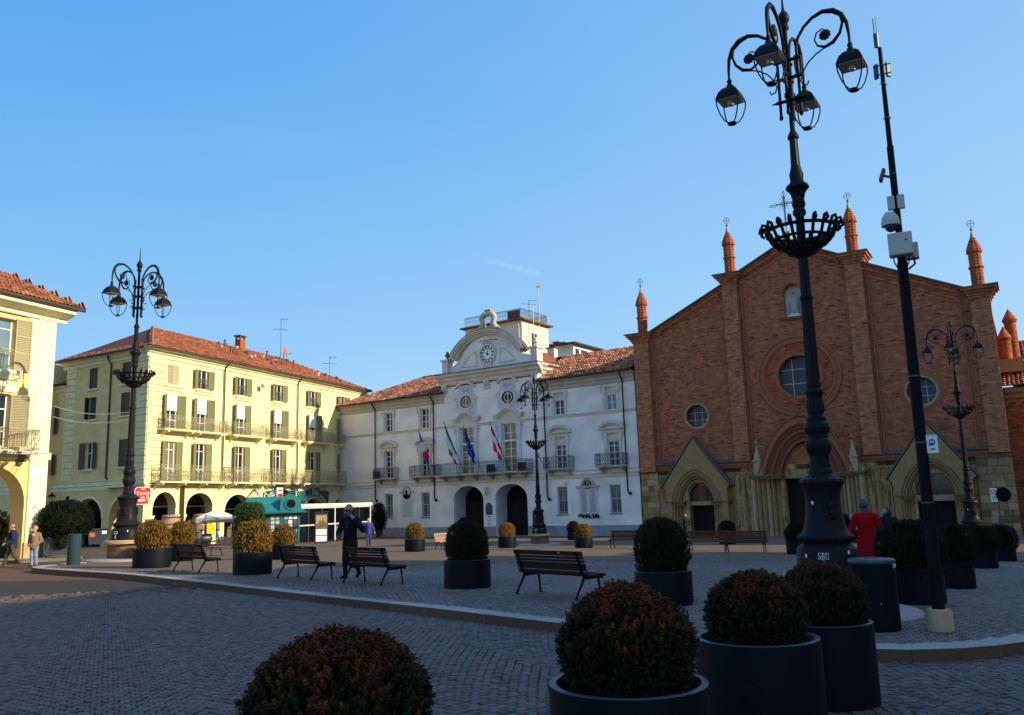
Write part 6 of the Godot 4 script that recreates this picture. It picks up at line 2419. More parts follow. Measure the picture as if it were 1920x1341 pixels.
		m.bx(U(u0) - sgn * 0.1, U(u1) + sgn * 0.14, Hh(2.58), Hh(2.68), -0.4, 1.28)
		part(b, "impost", m, M.stone_dark)
		m = MB.new()
		m.cbox(Vector3(U((u0 + u1) / 2), Hh(-0.86), 0.7), Vector3(U(1.7), 0.3, 1.4), 0.03)
		part(b, "plinth_block", m, M.stone_pale)
		# stone pinnacle beside the arch
		m = MB.new()
		var up: float = 9.68 + sgn * 2.5
		m.bx(U(up) - 0.28, U(up) + 0.28, Hh(2.68), Hh(3.42), 0.45, 1.0)
		m.bx(U(up) - 0.36, U(up) + 0.36, Hh(3.42), Hh(3.5), 0.38, 1.08)
		var tip := Vector3(U(up), Hh(4.4), 0.72)
		var qd := [Vector3(U(up) - 0.25, Hh(3.5), 0.97), Vector3(U(up) + 0.25, Hh(3.5), 0.97), Vector3(U(up) + 0.25, Hh(3.5), 0.47), Vector3(U(up) - 0.25, Hh(3.5), 0.47)]
		for k in 4:
			m.tri(qd[k], qd[(k + 1) % 4], tip)
		m.ball(tip + Vector3(0, 0.12, 0), Vector3(0.11, 0.11, 0.11), 7, 5)
		m.ball(tip + Vector3(0, 0.3, 0), Vector3(0.07, 0.1, 0.07), 7, 5)
		part(b, "stone_pinnacle", m, M.stone_pale)
	# red brick arch rings, ogee top
	var prev := 2.38
	for k in 6:
		var r1 := lerpf(2.38, 1.24, (k + 1) / 6.0)
		var ring := func(r: float) -> PackedVector2Array:
			var o := o_point(U(9.68 - r), Hh(2.6), U(9.68 + r), Hh(2.7), Hh(2.7 + 1.24 * r), 12)
			o.remove_at(0)
			o.append(Vector2(U(9.68 - r), Hh(2.6)))
			return o
		m = MB.new()
		m.band(ring.call(prev), ring.call(r1), -0.4, 0.95 - k * 0.19)
		var edge := []
		for p in ring.call(r1):
			edge.append(Vector3(p.x, p.y, 0.95 - k * 0.19))
		m.tube(edge, 0.08, 6, false)
		part(b, "arch_ring", m, M.terracotta if k % 2 == 0 else M.terracotta_dark)
		prev = r1
	# voussoir ribs on the outer ring and the stone hood with finial
	var hood := []
	var o1 := o_point(U(9.68 - 2.44), Hh(2.7), U(9.68 + 2.44), Hh(2.75), Hh(5.78), 12)
	for i in range(1, o1.size()):
		hood.append(Vector3(o1[i].x, o1[i].y + (0.35 if i == 14 else 0.0), 0.95))
	m = MB.new()
	m.tube(hood, 0.09, 6)
	m.ball(Vector3(U(9.68), Hh(6.2), 0.95), Vector3(0.16, 0.2, 0.16), 8, 6)
	m.ball(Vector3(U(9.68), Hh(6.42), 0.95), Vector3(0.26, 0.14, 0.2), 8, 6)
	m.ball(Vector3(U(9.68), Hh(6.62), 0.95), Vector3(0.13, 0.22, 0.13), 8, 6)
	part(b, "hood_finial", m, M.stone_dark)
	for i in 40:
		var t := (i + 0.5) / 40.0
		var oi := o_point(U(9.68 - 1.0), 0, U(9.68 + 1.0), 0.0, 1.0, 20)
		var idx := int(2 + t * (oi.size() - 3))
		var fx := (oi[idx].x - U(9.68)) / U(1.0)
		var fy := oi[idx].y
		var P0 := Vector3(U(9.68) + U(2.10) * fx, Hh(2.7) + U(1.24 * 2.10) * fy, 0.955)
		var P1 := Vector3(U(9.68) + U(2.34) * fx, Hh(2.7) + U(1.24 * 2.34) * fy, 0.955)
		m = MB.new()
		m.box((P0 + P1) / 2, Vector3((P1 - P0).length(), 0.11, 0.05), Basis(Vector3(0, 0, 1), atan2(P1.y - P0.y, P1.x - P0.x)))
		part(b, "voussoir", m, M.terracotta)
	# tympanum with carved tracery
	m = MB.new()
	m.prism(o_point(U(9.68 - 1.24), Hh(2.62), U(9.68 + 1.24), Hh(2.7), Hh(4.26), 12), -0.35, -0.08)
	var tyn := part(b, "tympanum", m, M.stone_pale)
	m = MB.new()
	for q in [[9.68, 3.55, 0.55], [9.68, 3.55, 0.42], [9.68, 3.55, 0.20]]:
		var ring := []
		for k in 25:
			ring.append(Vector3(U(q[0]) + U(q[2]) * cos(TAU * k / 24), Hh(q[1]) + U(q[2]) * sin(TAU * k / 24), -0.06))
		m.tube(ring, 0.06, 6, false)
	for sg in [-1, 1]:
		for r in [0.58, 0.46]:
			var arc := []
			for k in 13:
				var aa := PI * k / 12.0
				arc.append(Vector3(U(9.68 + sg * 0.62) + U(r) * cos(aa), Hh(2.72) + U(r * 1.0) * sin(aa), -0.06))
			m.tube(arc, 0.055, 6, false)
	for k in 6:
		var aa := TAU * k / 6.0
		m.ball(Vector3(U(9.68) + U(0.30) * cos(aa), Hh(3.55) + U(0.30) * sin(aa), -0.06), Vector3(0.13, 0.13, 0.06), 7, 5)
	part(tyn, "tracery", m, M.stone)
	m = MB.new()
	m.bx(U(9.68 - 1.27), U(9.68 + 1.27), Hh(2.44), Hh(2.64), -0.4, 0.0)
	part(b, "lintel", m, M.stone_pale)
	m = MB.new()
	m.bx(U(9.68 - 1.3), U(9.68 + 1.3), Hh(-0.9), Hh(2.46), -1.0, -0.9)
	var cd := part(b, "door", m, M.dark)
	for sg in [-1, 1]:
		m = MB.new()
		m.bx(U(9.68) + sg * 0.03, U(9.68) + sg * U(1.24), Hh(-0.8), Hh(2.4), -0.89, -0.82)
		for k in 4:
			m.bx(U(9.68) + sg * 0.25, U(9.68) + sg * U(1.08), Hh(-0.6 + k * 0.74), Hh(-0.6 + k * 0.74 + 0.58), -0.82, -0.78)
		part(cd, "door_leaf", m, M.door_wood)
	# blind arcades beside the centre portal
	for c in [5.85, 6.48, 12.88, 13.52]:
		m = MB.new()
		m.band(o_arc(U(c), Hh(2.62), U(0.20), U(0.22), 0, 180, 10), o_arc(U(c), Hh(2.62), U(0.30), U(0.32), 0, 180, 10), 0.0, 0.16)
		part(b, "blind_arch", m, M.stone)
		for sg in [-1, 1]:
			m = MB.new()
			m.lathe([Vector2(0.16, Hh(-0.8)), Vector2(0.16, Hh(-0.55)), Vector2(0.10, Hh(-0.48)), Vector2(0.095, Hh(2.45)), Vector2(0.16, Hh(2.62))], 9, Vector3(U(c + sg * 0.26), 0, 0.08))
			part(b, "blind_column", m, M.stone_pale if sg > 0 else M.stone)
	for q in [[6.9, 7.05], [12.3, 12.45]]:
		m = MB.new()
		m.bx(U(q[0]), U(q[1]), Hh(-0.9), Hh(3.1), 0.0, 0.3)
		part(b, "buttress_strip", m, M.stone_pale)
	# iron cross on the gable top
	var ic := thing("iron_cross", "delicate wrought iron cross with rays on the church gable top", "cross", b.transform * Vector3(U(9.68), Hh(15.8), -0.4), b.rotation.y)
	m = MB.new()
	m.box(Vector3(0, 0.35, 0), Vector3(0.6, 0.9, 0.6))
	part(ic, "pedestal", m, M.stone_pale)
	m = MB.new()
	m.tube([Vector3(0, 0.8, 0), Vector3(0, 4.3, 0)], 0.035, 5)
	for sg in [-1, 1]:
		m.tube([Vector3(sg * 0.06, 1.3, 0), Vector3(sg * 0.06, 4.0, 0)], 0.02, 4)
		m.tube([Vector3(0, 3.3, 0), Vector3(sg * 1.1, 3.3, 0)], 0.035, 5)
		m.tube([Vector3(0, 1.5, 0), Vector3(sg * 0.3, 1.9, 0), Vector3(sg * 0.55, 2.3, 0)], 0.02, 4)
		m.tube([Vector3(sg * 0.3, 1.9, 0), Vector3(sg * 0.5, 1.95, 0)], 0.016, 4)
		m.tube([Vector3(sg * 0.35, 1.4, 0), Vector3(sg * 0.35, 0.8, 0)], 0.02, 4)
		m.tube([Vector3(0, 1.4, 0), Vector3(sg * 0.4, 1.4, 0)], 0.02, 4)
	for k in 3:
		var e := Vector3(0, 4.2, 0) if k == 0 else Vector3((-1 if k == 1 else 1) * 1.0, 3.3, 0)
		var d := (e - Vector3(0, 3.3, 0)).normalized()
		var n := Vector3(-d.y, d.x, 0)
		for sg in [-1, 1]:
			m.tube([e - d * 0.5, e - d * 0.25 + n * sg * 0.2, e + d * 0.05 + n * sg * 0.1, e + d * 0.28], 0.02, 4)
	for k in 16:
		var aa := TAU * (k + 0.5) / 16.0
		m.tube([Vector3(cos(aa) * 0.2, 3.3 + sin(aa) * 0.2, 0), Vector3(cos(aa), sin(aa), 0) * (0.62 if k % 2 else 0.48) + Vector3(0, 3.3, 0)], 0.014, 4)
	m.tube([Vector3(-0.17, 3.13, 0), Vector3(0.17, 3.13, 0), Vector3(0.17, 3.47, 0), Vector3(-0.17, 3.47, 0), Vector3(-0.17, 3.13, 0)], 0.03, 4)
	part(ic, "ironwork", m, M.iron_grey)
	# chapel range on the right, behind the facade
	var c := thing("side_chapel", "low brick side chapel with tiled roof and arched frieze right of church front", "chapel", b.transform * Vector3(U(19.2) + 0.1, 0, -4.0), b.rotation.y)
	m = MB.new()
	m.wall(-2.0, 16, -1.5, 10.6, [o_arch(1.2, 1.5, 2.5, 7.2, 0.65)], 0.4)
	m.quad(Vector3(16, -1.5, 0), Vector3(16, -1.5, -14), Vector3(16, 10.6, -14), Vector3(16, 10.6, 0))
	part(c, "wall", m, M.brick_red)
	m = MB.new()
	m.prism(o_arch(1.2, 1.5, 2.5, 7.2, 0.65), -0.4, -0.35)
	part(c, "window", m, M.stone_dark)
	m = MB.new()
	m.band(o_arc(1.85, 7.2, 0.68, 0.68, 0, 180, 12), o_arc(1.85, 7.2, 1.05, 1.05, 0, 180, 12), 0.0, 0.08)
	part(c, "arch_ring", m, M.stone)
	m = MB.new()
	for k in 20:
		m.band(o_arc(0.4 + k * 0.8, 9.2, 0.28, 0.3, 0, 180, 8), o_arc(0.4 + k * 0.8, 9.2, 0.4, 0.42, 0, 180, 8), 0.0, 0.12)
	m.cornice(0, 16, [Vector2(0, 9.7), Vector2(0.15, 9.75), Vector2(0.15, 10.0), Vector2(0.4, 10.2), Vector2(0.4, 10.5), Vector2(0, 10.6)])
	part(c, "arched_frieze", m, M.stone)
	slope(c, Vector3(-0.2, 10.62, 0.7), Vector3(16, 10.62, 0.7), Vector3(16, 12.3, -3.2), Vector3(-0.2, 12.3, -3.2), Color(0.42, 0.16, 0.08), 0.30, 0.5, 61, 0.2)
	m = MB.new()
	m.bx(0.6, 16, 10, 12.9, -9, -3.1)
	part(c, "upper_wall", m, M.brick)
	slope(c, Vector3(0.4, 12.9, -2.7), Vector3(16, 12.9, -2.7), Vector3(16, 15.2, -8), Vector3(0.4, 15.2, -8), Color(0.38, 0.15, 0.08), 0.30, 0.5, 62, 0.2)
	for q in [[0.45, 15.3, -2.0], [0.95, 16.9, -3.4]]:
		m = MB.new()
		m.lathe([Vector2(0.42, 11.5), Vector2(0.42, q[1] - 0.9), Vector2(0.5, q[1] - 0.85), Vector2(0.5, q[1] - 0.75), Vector2(0.55, q[1] - 0.7), Vector2(0.02, q[1] + 0.25)], 12, Vector3(q[0], 0, q[2]))
		part(c, "turret", m, M.brick_red)
	m = MB.new()
	m.bx(-0.1, 1.5, 11.9, 12.9, -4.5, -1.4)
	part(c, "gable_block", m, M.stone)

func shade_houses():
	# frame along the sun's bearing: s towards the sun, l to its left
	var s := Vector3(0.9336, 0, 0.3584)
	var l := Vector3(-0.3584, 0, 0.9336)
	var turn := atan2(-l.z, l.x)
	var defs := [
		["stepped_house", "long plastered house with stepped roofline on the east side of the square", 34.0, [[-28.5, 14.0, 20.4], [-32.5, -28.5, 18.9], [-36.2, -32.5, 16.6]]],
		["corner_palace", "tall plastered corner palace on the east side beyond the side street", 40.0, [[-58.0, -45.8, 26.5], [-76.0, -58.0, 17.0]]],
	]
	for d in defs:
		var o := thing(d[0], d[1], "house", s * d[2] + Vector3(0, -2.5, 0), 0)
		for q in d[3]:
			var m := MB.new()
			var A: Vector3 = l * q[0]
			var B: Vector3 = l * q[1]
			var Dp := s * 11.0
			var up := Vector3(0, q[2] + 2.5, 0)
			m.quad(B, A, A + up, B + up)
			m.quad(A, A + Dp, A + Dp + up, A + up)
			m.quad(B + Dp, B, B + up, B + Dp + up)
			m.quad(A + Dp, B + Dp, B + Dp + up, A + Dp + up)
			part(o, "wall", m, M.yellow_plaster if q[2] < 20 else M.ochre_plaster)
			m = MB.new()
			var md := Dp * 0.5 + Vector3(0, 1.0, 0)
			m.quad(B + up, A + up, A + up + md, B + up + md)
			m.quad(A + Dp + up, B + Dp + up, B + up + md, A + up + md)
			m.tri(A + up, A + Dp + up, A + up + md)
			m.tri(B + Dp + up, B + up, B + up + md)
			part(o, "roof", m, M.terracotta_dark)
			var n := int((q[1] - q[0]) / 3.2)
			for i in n:
				for f in int(q[2] / 4.5):
					m = MB.new()
					var c: Vector3 = l * (q[0] + (i + 0.5) * (q[1] - q[0]) / n) + Vector3(0, 4.0 + f * 4.2, 0) - s * 0.03
					m.quad(c + l * 0.55, c - l * 0.55, c - l * 0.55 + Vector3(0, 2.0, 0), c + l * 0.55 + Vector3(0, 2.0, 0))
					part(o, "window", m, M.glass_dark)


# ---------- smooth figures ----------
# bones: [a, b, ra, rb, colour index (, colour at b)]; one continuous surface
func flesh(bones: Array, cell: float, cols: Array, k := 0.05) -> ArrayMesh:
	var lo := Vector3(1e9, 1e9, 1e9)
	var hi := -lo
	for q in bones:
		var r: float = maxf(q[2], q[3]) + cell * 2.0 + k
		lo = lo.min(q[0] - Vector3.ONE * r).min(q[1] - Vector3.ONE * r)
		hi = hi.max(q[0] + Vector3.ONE * r).max(q[1] + Vector3.ONE * r)
	var nx := int((hi.x - lo.x) / cell) + 2
	var ny := int((hi.y - lo.y) / cell) + 2
	var nz := int((hi.z - lo.z) / cell) + 2
	var f := PackedFloat32Array()
	f.resize(nx * ny * nz)
	f.fill(9.0)
	var best := PackedFloat32Array()
	best.resize(nx * ny * nz)
	best.fill(9.0)
	var own := PackedByteArray()
	own.resize(nx * ny * nz)
	for q in bones:
		var a: Vector3 = q[0]
		var bv: Vector3 = q[1] - a
		var L2 := maxf(bv.length_squared(), 1e-9)
		var r: float = maxf(q[2], q[3]) + cell * 1.5 + k
		var l0: Vector3 = (q[0] as Vector3).min(q[1]) - Vector3.ONE * r - lo
		var h0: Vector3 = (q[0] as Vector3).max(q[1]) + Vector3.ONE * r - lo
		var ci: int = q[4]
		for iz in range(maxi(0, int(l0.z / cell)), mini(nz, int(h0.z / cell) + 1)):
			for iy in range(maxi(0, int(l0.y / cell)), mini(ny, int(h0.y / cell) + 1)):
				var id := (iz * ny + iy) * nx
				for ix in range(maxi(0, int(l0.x / cell)), mini(nx, int(h0.x / cell) + 1)):
					var p := lo + Vector3(ix, iy, iz) * cell - a
					var t := clampf(p.dot(bv) / L2, 0.0, 1.0)
					var d: float = (p - bv * t).length() - lerpf(q[2], q[3], t)
					var o := f[id + ix]
					var h := maxf(k - absf(o - d), 0.0) / k
					f[id + ix] = minf(o, d) - h * h * k * 0.25
					if d < best[id + ix]:
						best[id + ix] = d
						own[id + ix] = ci
	var vid := PackedInt32Array()
	vid.resize(nx * ny * nz)
	vid.fill(-1)
	var vs := PackedVector3Array()
	var vc := PackedColorArray()
	var off := [0, 1, nx, nx + 1, nx * ny, nx * ny + 1, nx * ny + nx, nx * ny + nx + 1]
	var cp := [Vector3(0, 0, 0), Vector3(1, 0, 0), Vector3(0, 1, 0), Vector3(1, 1, 0), Vector3(0, 0, 1), Vector3(1, 0, 1), Vector3(0, 1, 1), Vector3(1, 1, 1)]
	var edges := [[0, 1], [2, 3], [4, 5], [6, 7], [0, 2], [1, 3], [4, 6], [5, 7], [0, 4], [1, 5], [2, 6], [3, 7]]
	for iz in nz - 1:
		for iy in ny - 1:
			for ix in nx - 1:
				var id := (iz * ny + iy) * nx + ix
				var mask := 0
				for c in 8:
					if f[id + off[c]] < 0.0:
						mask += 1
				if mask == 0 or mask == 8:
					continue
				var s := Vector3.ZERO
				var n := 0
				for e in edges:
					var fa := f[id + off[e[0]]]
					var fb := f[id + off[e[1]]]
					if (fa < 0.0) != (fb < 0.0):
						s += (cp[e[0]] as Vector3).lerp(cp[e[1]], fa / (fa - fb))
						n += 1
				vid[id] = vs.size()
				vs.append(lo + (Vector3(ix, iy, iz) + s / n) * cell)
				var bi := id
				for c in 8:
					if best[id + off[c]] < best[bi]:
						bi = id + off[c]
				vc.append(cols[own[bi]])
	var idx := PackedInt32Array()
	var step := [1, nx, nx * ny]
	for iz in range(1, nz - 1):
		for iy in range(1, ny - 1):
			for ix in range(1, nx - 1):
				var id := (iz * ny + iy) * nx + ix
				var a0 := f[id] < 0.0
				for ax in 3:
					if a0 == (f[id + step[ax]] < 0.0):
						continue
					var u: int = step[(ax + 1) % 3]
					var w: int = step[(ax + 2) % 3]
					var q := [vid[id - u - w], vid[id - w], vid[id], vid[id - u]]
					if q[0] < 0 or q[1] < 0 or q[2] < 0 or q[3] < 0:
						continue
					if a0:
						idx.append_array([q[0], q[2], q[1], q[0], q[3], q[2]])
					else:
						idx.append_array([q[0], q[1], q[2], q[0], q[2], q[3]])
	var nn := PackedVector3Array()
	nn.resize(vs.size())
	for i in range(0, idx.size(), 3):
		var fn := (vs[idx[i + 2]] - vs[idx[i]]).cross(vs[idx[i + 1]] - vs[idx[i]])
		for j in 3:
			nn[idx[i + j]] += fn
	for i in nn.size():
		nn[i] = nn[i].normalized()
	var arr := []
	arr.resize(Mesh.ARRAY_MAX)
	arr[Mesh.ARRAY_VERTEX] = vs
	arr[Mesh.ARRAY_NORMAL] = nn
	arr[Mesh.ARRAY_COLOR] = vc
	arr[Mesh.ARRAY_INDEX] = idx
	var m := ArrayMesh.new()
	m.add_surface_from_arrays(Mesh.PRIMITIVE_TRIANGLES, arr)
	return m


# ---------- street furniture ----------
func lamp_post(label: String, pos: Vector3, sc: float, turn: float, lean := 0.0):
	var gid := "tall cast iron lamp posts on the square"
	if cache.has("lamp"):
		var r := copy(cache["lamp"], label, pos, turn)
		r.scale = Vector3.ONE * sc
		r.rotation.z = lean
		return
	var o := thing("lamp_post", label, "lamp post", pos, turn, gid)
	cache["lamp"] = o
	o.rotation.z = lean
	o.scale = Vector3.ONE * sc
	var m := MB.new()
	m.lathe([Vector2(1.22, -0.4), Vector2(1.22, 0.05), Vector2(1.19, 0.08), Vector2(0.0, 0.09)], 40)
	part(o, "foot_slab", m, M.granite)
	# brick drum, brick by brick
	m = MB.new()
	m.lathe([Vector2(0.50, 0.08), Vector2(0.50, 0.5)], 32)
	part(o, "drum_core", m, M.mortar)
	var bm := MB.new()
	bm.cbox(Vector3.ZERO, Vector3(0.188, 0.056, 0.06), 0.006)
	var brick := bm.mesh()
	rng.seed = 3
	var bmats := []
	for k in 5:
		bmats.append(mat("lamp_brick_%d" % k, lin(0.36 - 0.05 * k, 0.15 - 0.012 * k, 0.075 + 0.004 * k), 0.9, 0, M.brick_lamp.albedo_texture, 2.0, M.brick_lamp.normal_texture, 0.6))
	for j in 6:
		for i in 16:
			var a := TAU * (i + (0.5 if j % 2 else 0.0)) / 16.0
			part(o, "brick", brick, bmats[rng.randi() % 5], Vector3(sin(a) * 0.488, 0.125 + j * 0.068, cos(a) * 0.488), a)
	m = MB.new()
	m.lathe([Vector2(0.0, 0.49), Vector2(0.60, 0.49), Vector2(0.645, 0.52), Vector2(0.645, 0.59), Vector2(0.60, 0.625), Vector2(0.0, 0.63)], 40)
	part(o, "stone_ring", m, M.stone_pale)
	# pedestal
	m = MB.new()
	m.lathe([Vector2(0.43, 0.63), Vector2(0.425, 0.93), Vector2(0.40, 0.96), Vector2(0.35, 1.0), Vector2(0.335, 1.02), Vector2(0.38, 1.05), Vector2(0.395, 1.09), Vector2(0.38, 1.13), Vector2(0.335, 1.16), Vector2(0.30, 1.24), Vector2(0.262, 1.42), Vector2(0.25, 1.60), Vector2(0.25, 1.74), Vector2(0.265, 1.78), Vector2(0.275, 1.83)], 40)
	var pd := part(o, "pedestal", m, M.iron)
	m = MB.new()
	for k in 36:
		var a := TAU * k / 36.0
		m.ball(Vector3(cos(a) * 0.375, 1.09, sin(a) * 0.375), Vector3(0.036, 0.045, 0.036), 6, 4)
	part(pd, "leaf_moulding", m, M.iron)
	m = MB.new()
	m.lathe([Vector2(0.275, 1.83), Vector2(0.31, 1.87), Vector2(0.325, 1.90), Vector2(0.31, 1.94), Vector2(0.22, 1.99), Vector2(0.17, 2.02)], 40, Vector3.ZERO, 0.05, 22, 1, 4)
	m.lathe([Vector2(0.17, 2.02), Vector2(0.175, 2.06), Vector2(0.16, 2.09), Vector2(0.15, 2.11)], 28)
	part(pd, "bell_flange", m, M.iron)
	for q in [0.6, 2.6]:
		m = MB.new()
		m.T = Transform3D(Basis(Vector3.UP, q), Vector3.ZERO)
		m.cbox(Vector3(0, 1.49, 0.265), Vector3(0.17, 0.25, 0.03), 0.01, Basis(Vector3.RIGHT, -0.06))
		m.ball(Vector3(0.0, 1.55, 0.285), Vector3(0.045, 0.05, 0.03), 7, 5)
		m.ball(Vector3(0.01, 1.46, 0.285), Vector3(0.05, 0.05, 0.03), 7, 5)
		m.ball(Vector3(0.025, 1.40, 0.287), Vector3(0.035, 0.04, 0.02), 7, 5)
		part(pd, "crest_relief", m, M.iron)
	# shaft: lathe with bulbs, fluted lengths and rings
	m = MB.new()
	m.lathe([Vector2(0.14, 2.11), Vector2(0.135, 2.28)], 24, Vector3.ZERO, 0.10, 12, 0, 1)
	m.lathe([Vector2(0.135, 2.28), Vector2(0.15, 2.31), Vector2(0.185, 2.38), Vector2(0.195, 2.44), Vector2(0.175, 2.51), Vector2(0.15, 2.55), Vector2(0.155, 2.58), Vector2(0.145, 2.60), Vector2(0.175, 2.65), Vector2(0.19, 2.70), Vector2(0.175, 2.76), Vector2(0.14, 2.81), Vector2(0.15, 2.84), Vector2(0.135, 2.87), Vector2(0.11, 2.90)], 28, Vector3.ZERO, 0.045, 14, 1, 13)
	m.lathe([Vector2(0.11, 2.90), Vector2(0.125, 2.95), Vector2(0.135, 3.05), Vector2(0.115, 3.15), Vector2(0.12, 3.2)], 24, Vector3.ZERO, 0.14, 8, 0, 4)
	m.lathe([Vector2(0.12, 3.2), Vector2(0.145, 3.24), Vector2(0.13, 3.28), Vector2(0.105, 3.31), Vector2(0.12, 3.36), Vector2(0.10, 3.41), Vector2(0.10, 3.44)], 24)
	m.lathe([Vector2(0.10, 3.44), Vector2(0.085, 4.67)], 24, Vector3.ZERO, 0.10, 12, 0, 1)
	m.lathe([Vector2(0.085, 4.67), Vector2(0.10, 4.70), Vector2(0.10, 4.74), Vector2(0.08, 4.77)], 20)
	m.lathe([Vector2(0.08, 4.77), Vector2(0.075, 5.36)], 24, Vector3.ZERO, 0.08, 12, 0, 1)
	m.lathe([Vector2(0.075, 5.36), Vector2(0.22, 5.42), Vector2(0.25, 5.46), Vector2(0.22, 5.52), Vector2(0.10, 5.56), Vector2(0.068, 5.62), Vector2(0.066, 6.02), Vector2(0.10, 6.06), Vector2(0.10, 6.12), Vector2(0.08, 6.15), Vector2(0.105, 6.22), Vector2(0.09, 6.30), Vector2(0.10, 6.34), Vector2(0.11, 6.40), Vector2(0.15, 6.46), Vector2(0.18, 6.49), Vector2(0.17, 6.53), Vector2(0.11, 6.58), Vector2(0.10, 6.64), Vector2(0.11, 6.72), Vector2(0.085, 6.80), Vector2(0.075, 6.86)], 24)
	m.lathe([Vector2(0.072, 6.86), Vector2(0.062, 7.30)], 20, Vector3.ZERO, 0.08, 10, 0, 1)
	m.lathe([Vector2(0.062, 7.30), Vector2(0.09, 7.33), Vector2(0.085, 7.37), Vector2(0.06, 7.42), Vector2(0.04, 7.46), Vector2(0.038, 9.18), Vector2(0.075, 9.22), Vector2(0.07, 9.27), Vector2(0.05, 9.30), Vector2(0.085, 9.36), Vector2(0.095, 9.42), Vector2(0.07, 9.49), Vector2(0.03, 9.54), Vector2(0.02, 9.60), Vector2(0.006, 10.0)], 16)
	part(o, "shaft", m, M.iron)
	# openwork flower basket
	m = MB.new()
	for q in [[0.52, 5.79, 0.03], [0.43, 5.64, 0.026], [0.30, 5.53, 0.03]]:
		var ring := []
		for k in 33:
			ring.append(Vector3(cos(TAU * k / 32), 0, sin(TAU * k / 32)) * q[0] + Vector3(0, q[1], 0))
		m.tube(ring, q[2], 5, false)
	for k in 20:
		var a := TAU * k / 20.0
		var d := Vector3(cos(a), 0, sin(a))
		m.tube([d * 0.22 + Vector3(0, 5.50, 0), d * 0.36 + Vector3(0, 5.56, 0), d * 0.46 + Vector3(0, 5.66, 0), d * 0.52 + Vector3(0, 5.80, 0), d * 0.55 + Vector3(0, 5.88, 0), d * 0.60 + Vector3(0, 5.89, 0), d * 0.62 + Vector3(0, 5.82, 0), d * 0.57 + Vector3(0, 5.79, 0)], 0.026, 5)
	part(o, "basket", m, M.iron)
	# four scrolled arms with lanterns
	for k in 4:
		var B := Basis(Vector3.UP, k * PI / 2)
		var arm := MB.new()
		arm.T = Transform3D(B, Vector3.ZERO)
		arm.tube([Vector3(0.16, 7.72, 0), Vector3(0.16, 8.9, 0)], 0.024, 7)
		for yy in [7.72, 8.90]:
			arm.ball(Vector3(0.16, yy, 0), Vector3(0.034, 0.05, 0.034), 7, 5)
		for yy in [7.98, 8.67, 8.36]:
			arm.tube([Vector3(0.03, yy, 0), Vector3(0.22, yy, 0)], 0.028, 6)
			arm.ball(Vector3(0.16, yy, 0), Vector3(0.05, 0.035, 0.05), 7, 5)
		arm.tube([Vector3(0.22, 7.98, 0), Vector3(0.30, 7.98, 0)], [0.02, 0.005], 5)
		# main arch
		var p := []
		for q in [[0.16, 8.86], [0.20, 9.0], [0.30, 9.15], [0.44, 9.26], [0.60, 9.31], [0.76, 9.27], [0.88, 9.16], [0.95, 9.0], [0.97, 8.80], [0.97, 8.66]]:
			p.append(Vector3(q[0], q[1], 0))
		arm.tube(p, [0.022, 0.024, 0.025, 0.028, 0.034, 0.045, 0.04, 0.03, 0.024, 0.02], 7)
		# inner scroll
		p = []
		for q in [[0.86, 9.17], [0.89, 9.02], [0.84, 8.86], [0.73, 8.74], [0.60, 8.70], [0.49, 8.76], [0.45, 8.87], [0.49, 8.98], [0.58, 9.02], [0.64, 8.97]]:
			p.append(Vector3(q[0], q[1], 0))
		arm.tube(p, [0.02, 0.022, 0.024, 0.03, 0.026, 0.016, 0.013, 0.012, 0.011, 0.011], 6)
		p = []
		for q in [[0.62, 8.70], [0.46, 8.63], [0.33, 8.53], [0.24, 8.40], [0.19, 8.26], [0.22, 8.18], [0.29, 8.16], [0.31, 8.22]]:
			p.append(Vector3(q[0], q[1], 0))
		arm.tube(p, 0.012, 6)
		var am := part(o, "arm", arm, M.iron)
		var ro := MB.new()
		ro.T = Transform3D(B * Basis(Vector3.RIGHT, PI / 2), B * Vector3(0.615, 8.905, 0))
		ro.lathe([Vector2(0.0, -0.03), Vector2(0.08, -0.025), Vector2(0.10, 0.0), Vector2(0.08, 0.025), Vector2(0.0, 0.03)], 20, Vector3.ZERO, 0.16, 10, 0, 4)
		part(am, "rosette", ro, M.iron)
		# lantern: domed square hood on four curved ribs, a small ring at the foot
		var c := Vector3(0.97, 0, 0)
		var hd := MB.new()
		hd.T = Transform3D(B, B * c)
		hd.lathe([Vector2(0.05, 8.50), Vector2(0.055, 8.54), Vector2(0.03, 8.57), Vector2(0.045, 8.61), Vector2(0.02, 8.66)], 12)
		var lv := [[0.21, 8.26], [0.205, 8.30], [0.165, 8.40], [0.11, 8.47], [0.045, 8.51]]
		for i in 4:
			for e in 4:
				var a0 := PI / 4 + e * PI / 2
				var a1 := a0 + PI / 2
				var r0: float = lv[i][0] * 1.3
				var r1: float = lv[i + 1][0] * 1.3
				hd.quad(Vector3(cos(a0) * r0, lv[i][1], -sin(a0) * r0), Vector3(cos(a1) * r0, lv[i][1], -sin(a1) * r0), Vector3(cos(a1) * r1, lv[i + 1][1], -sin(a1) * r1), Vector3(cos(a0) * r1, lv[i + 1][1], -sin(a0) * r1))
		var ln := part(o, "lantern", hd, M.iron)
		var inn := MB.new()
		inn.T = hd.T
		inn.box(Vector3(0, 8.255, 0), Vector3(0.35, 0.012, 0.35))
		inn.lathe([Vector2(0.0, 8.17), Vector2(0.05, 8.18), Vector2(0.06, 8.25)], 12)
		part(ln, "diffuser", inn, M.plastic_grey)
		var rib := MB.new()
		rib.T = hd.T
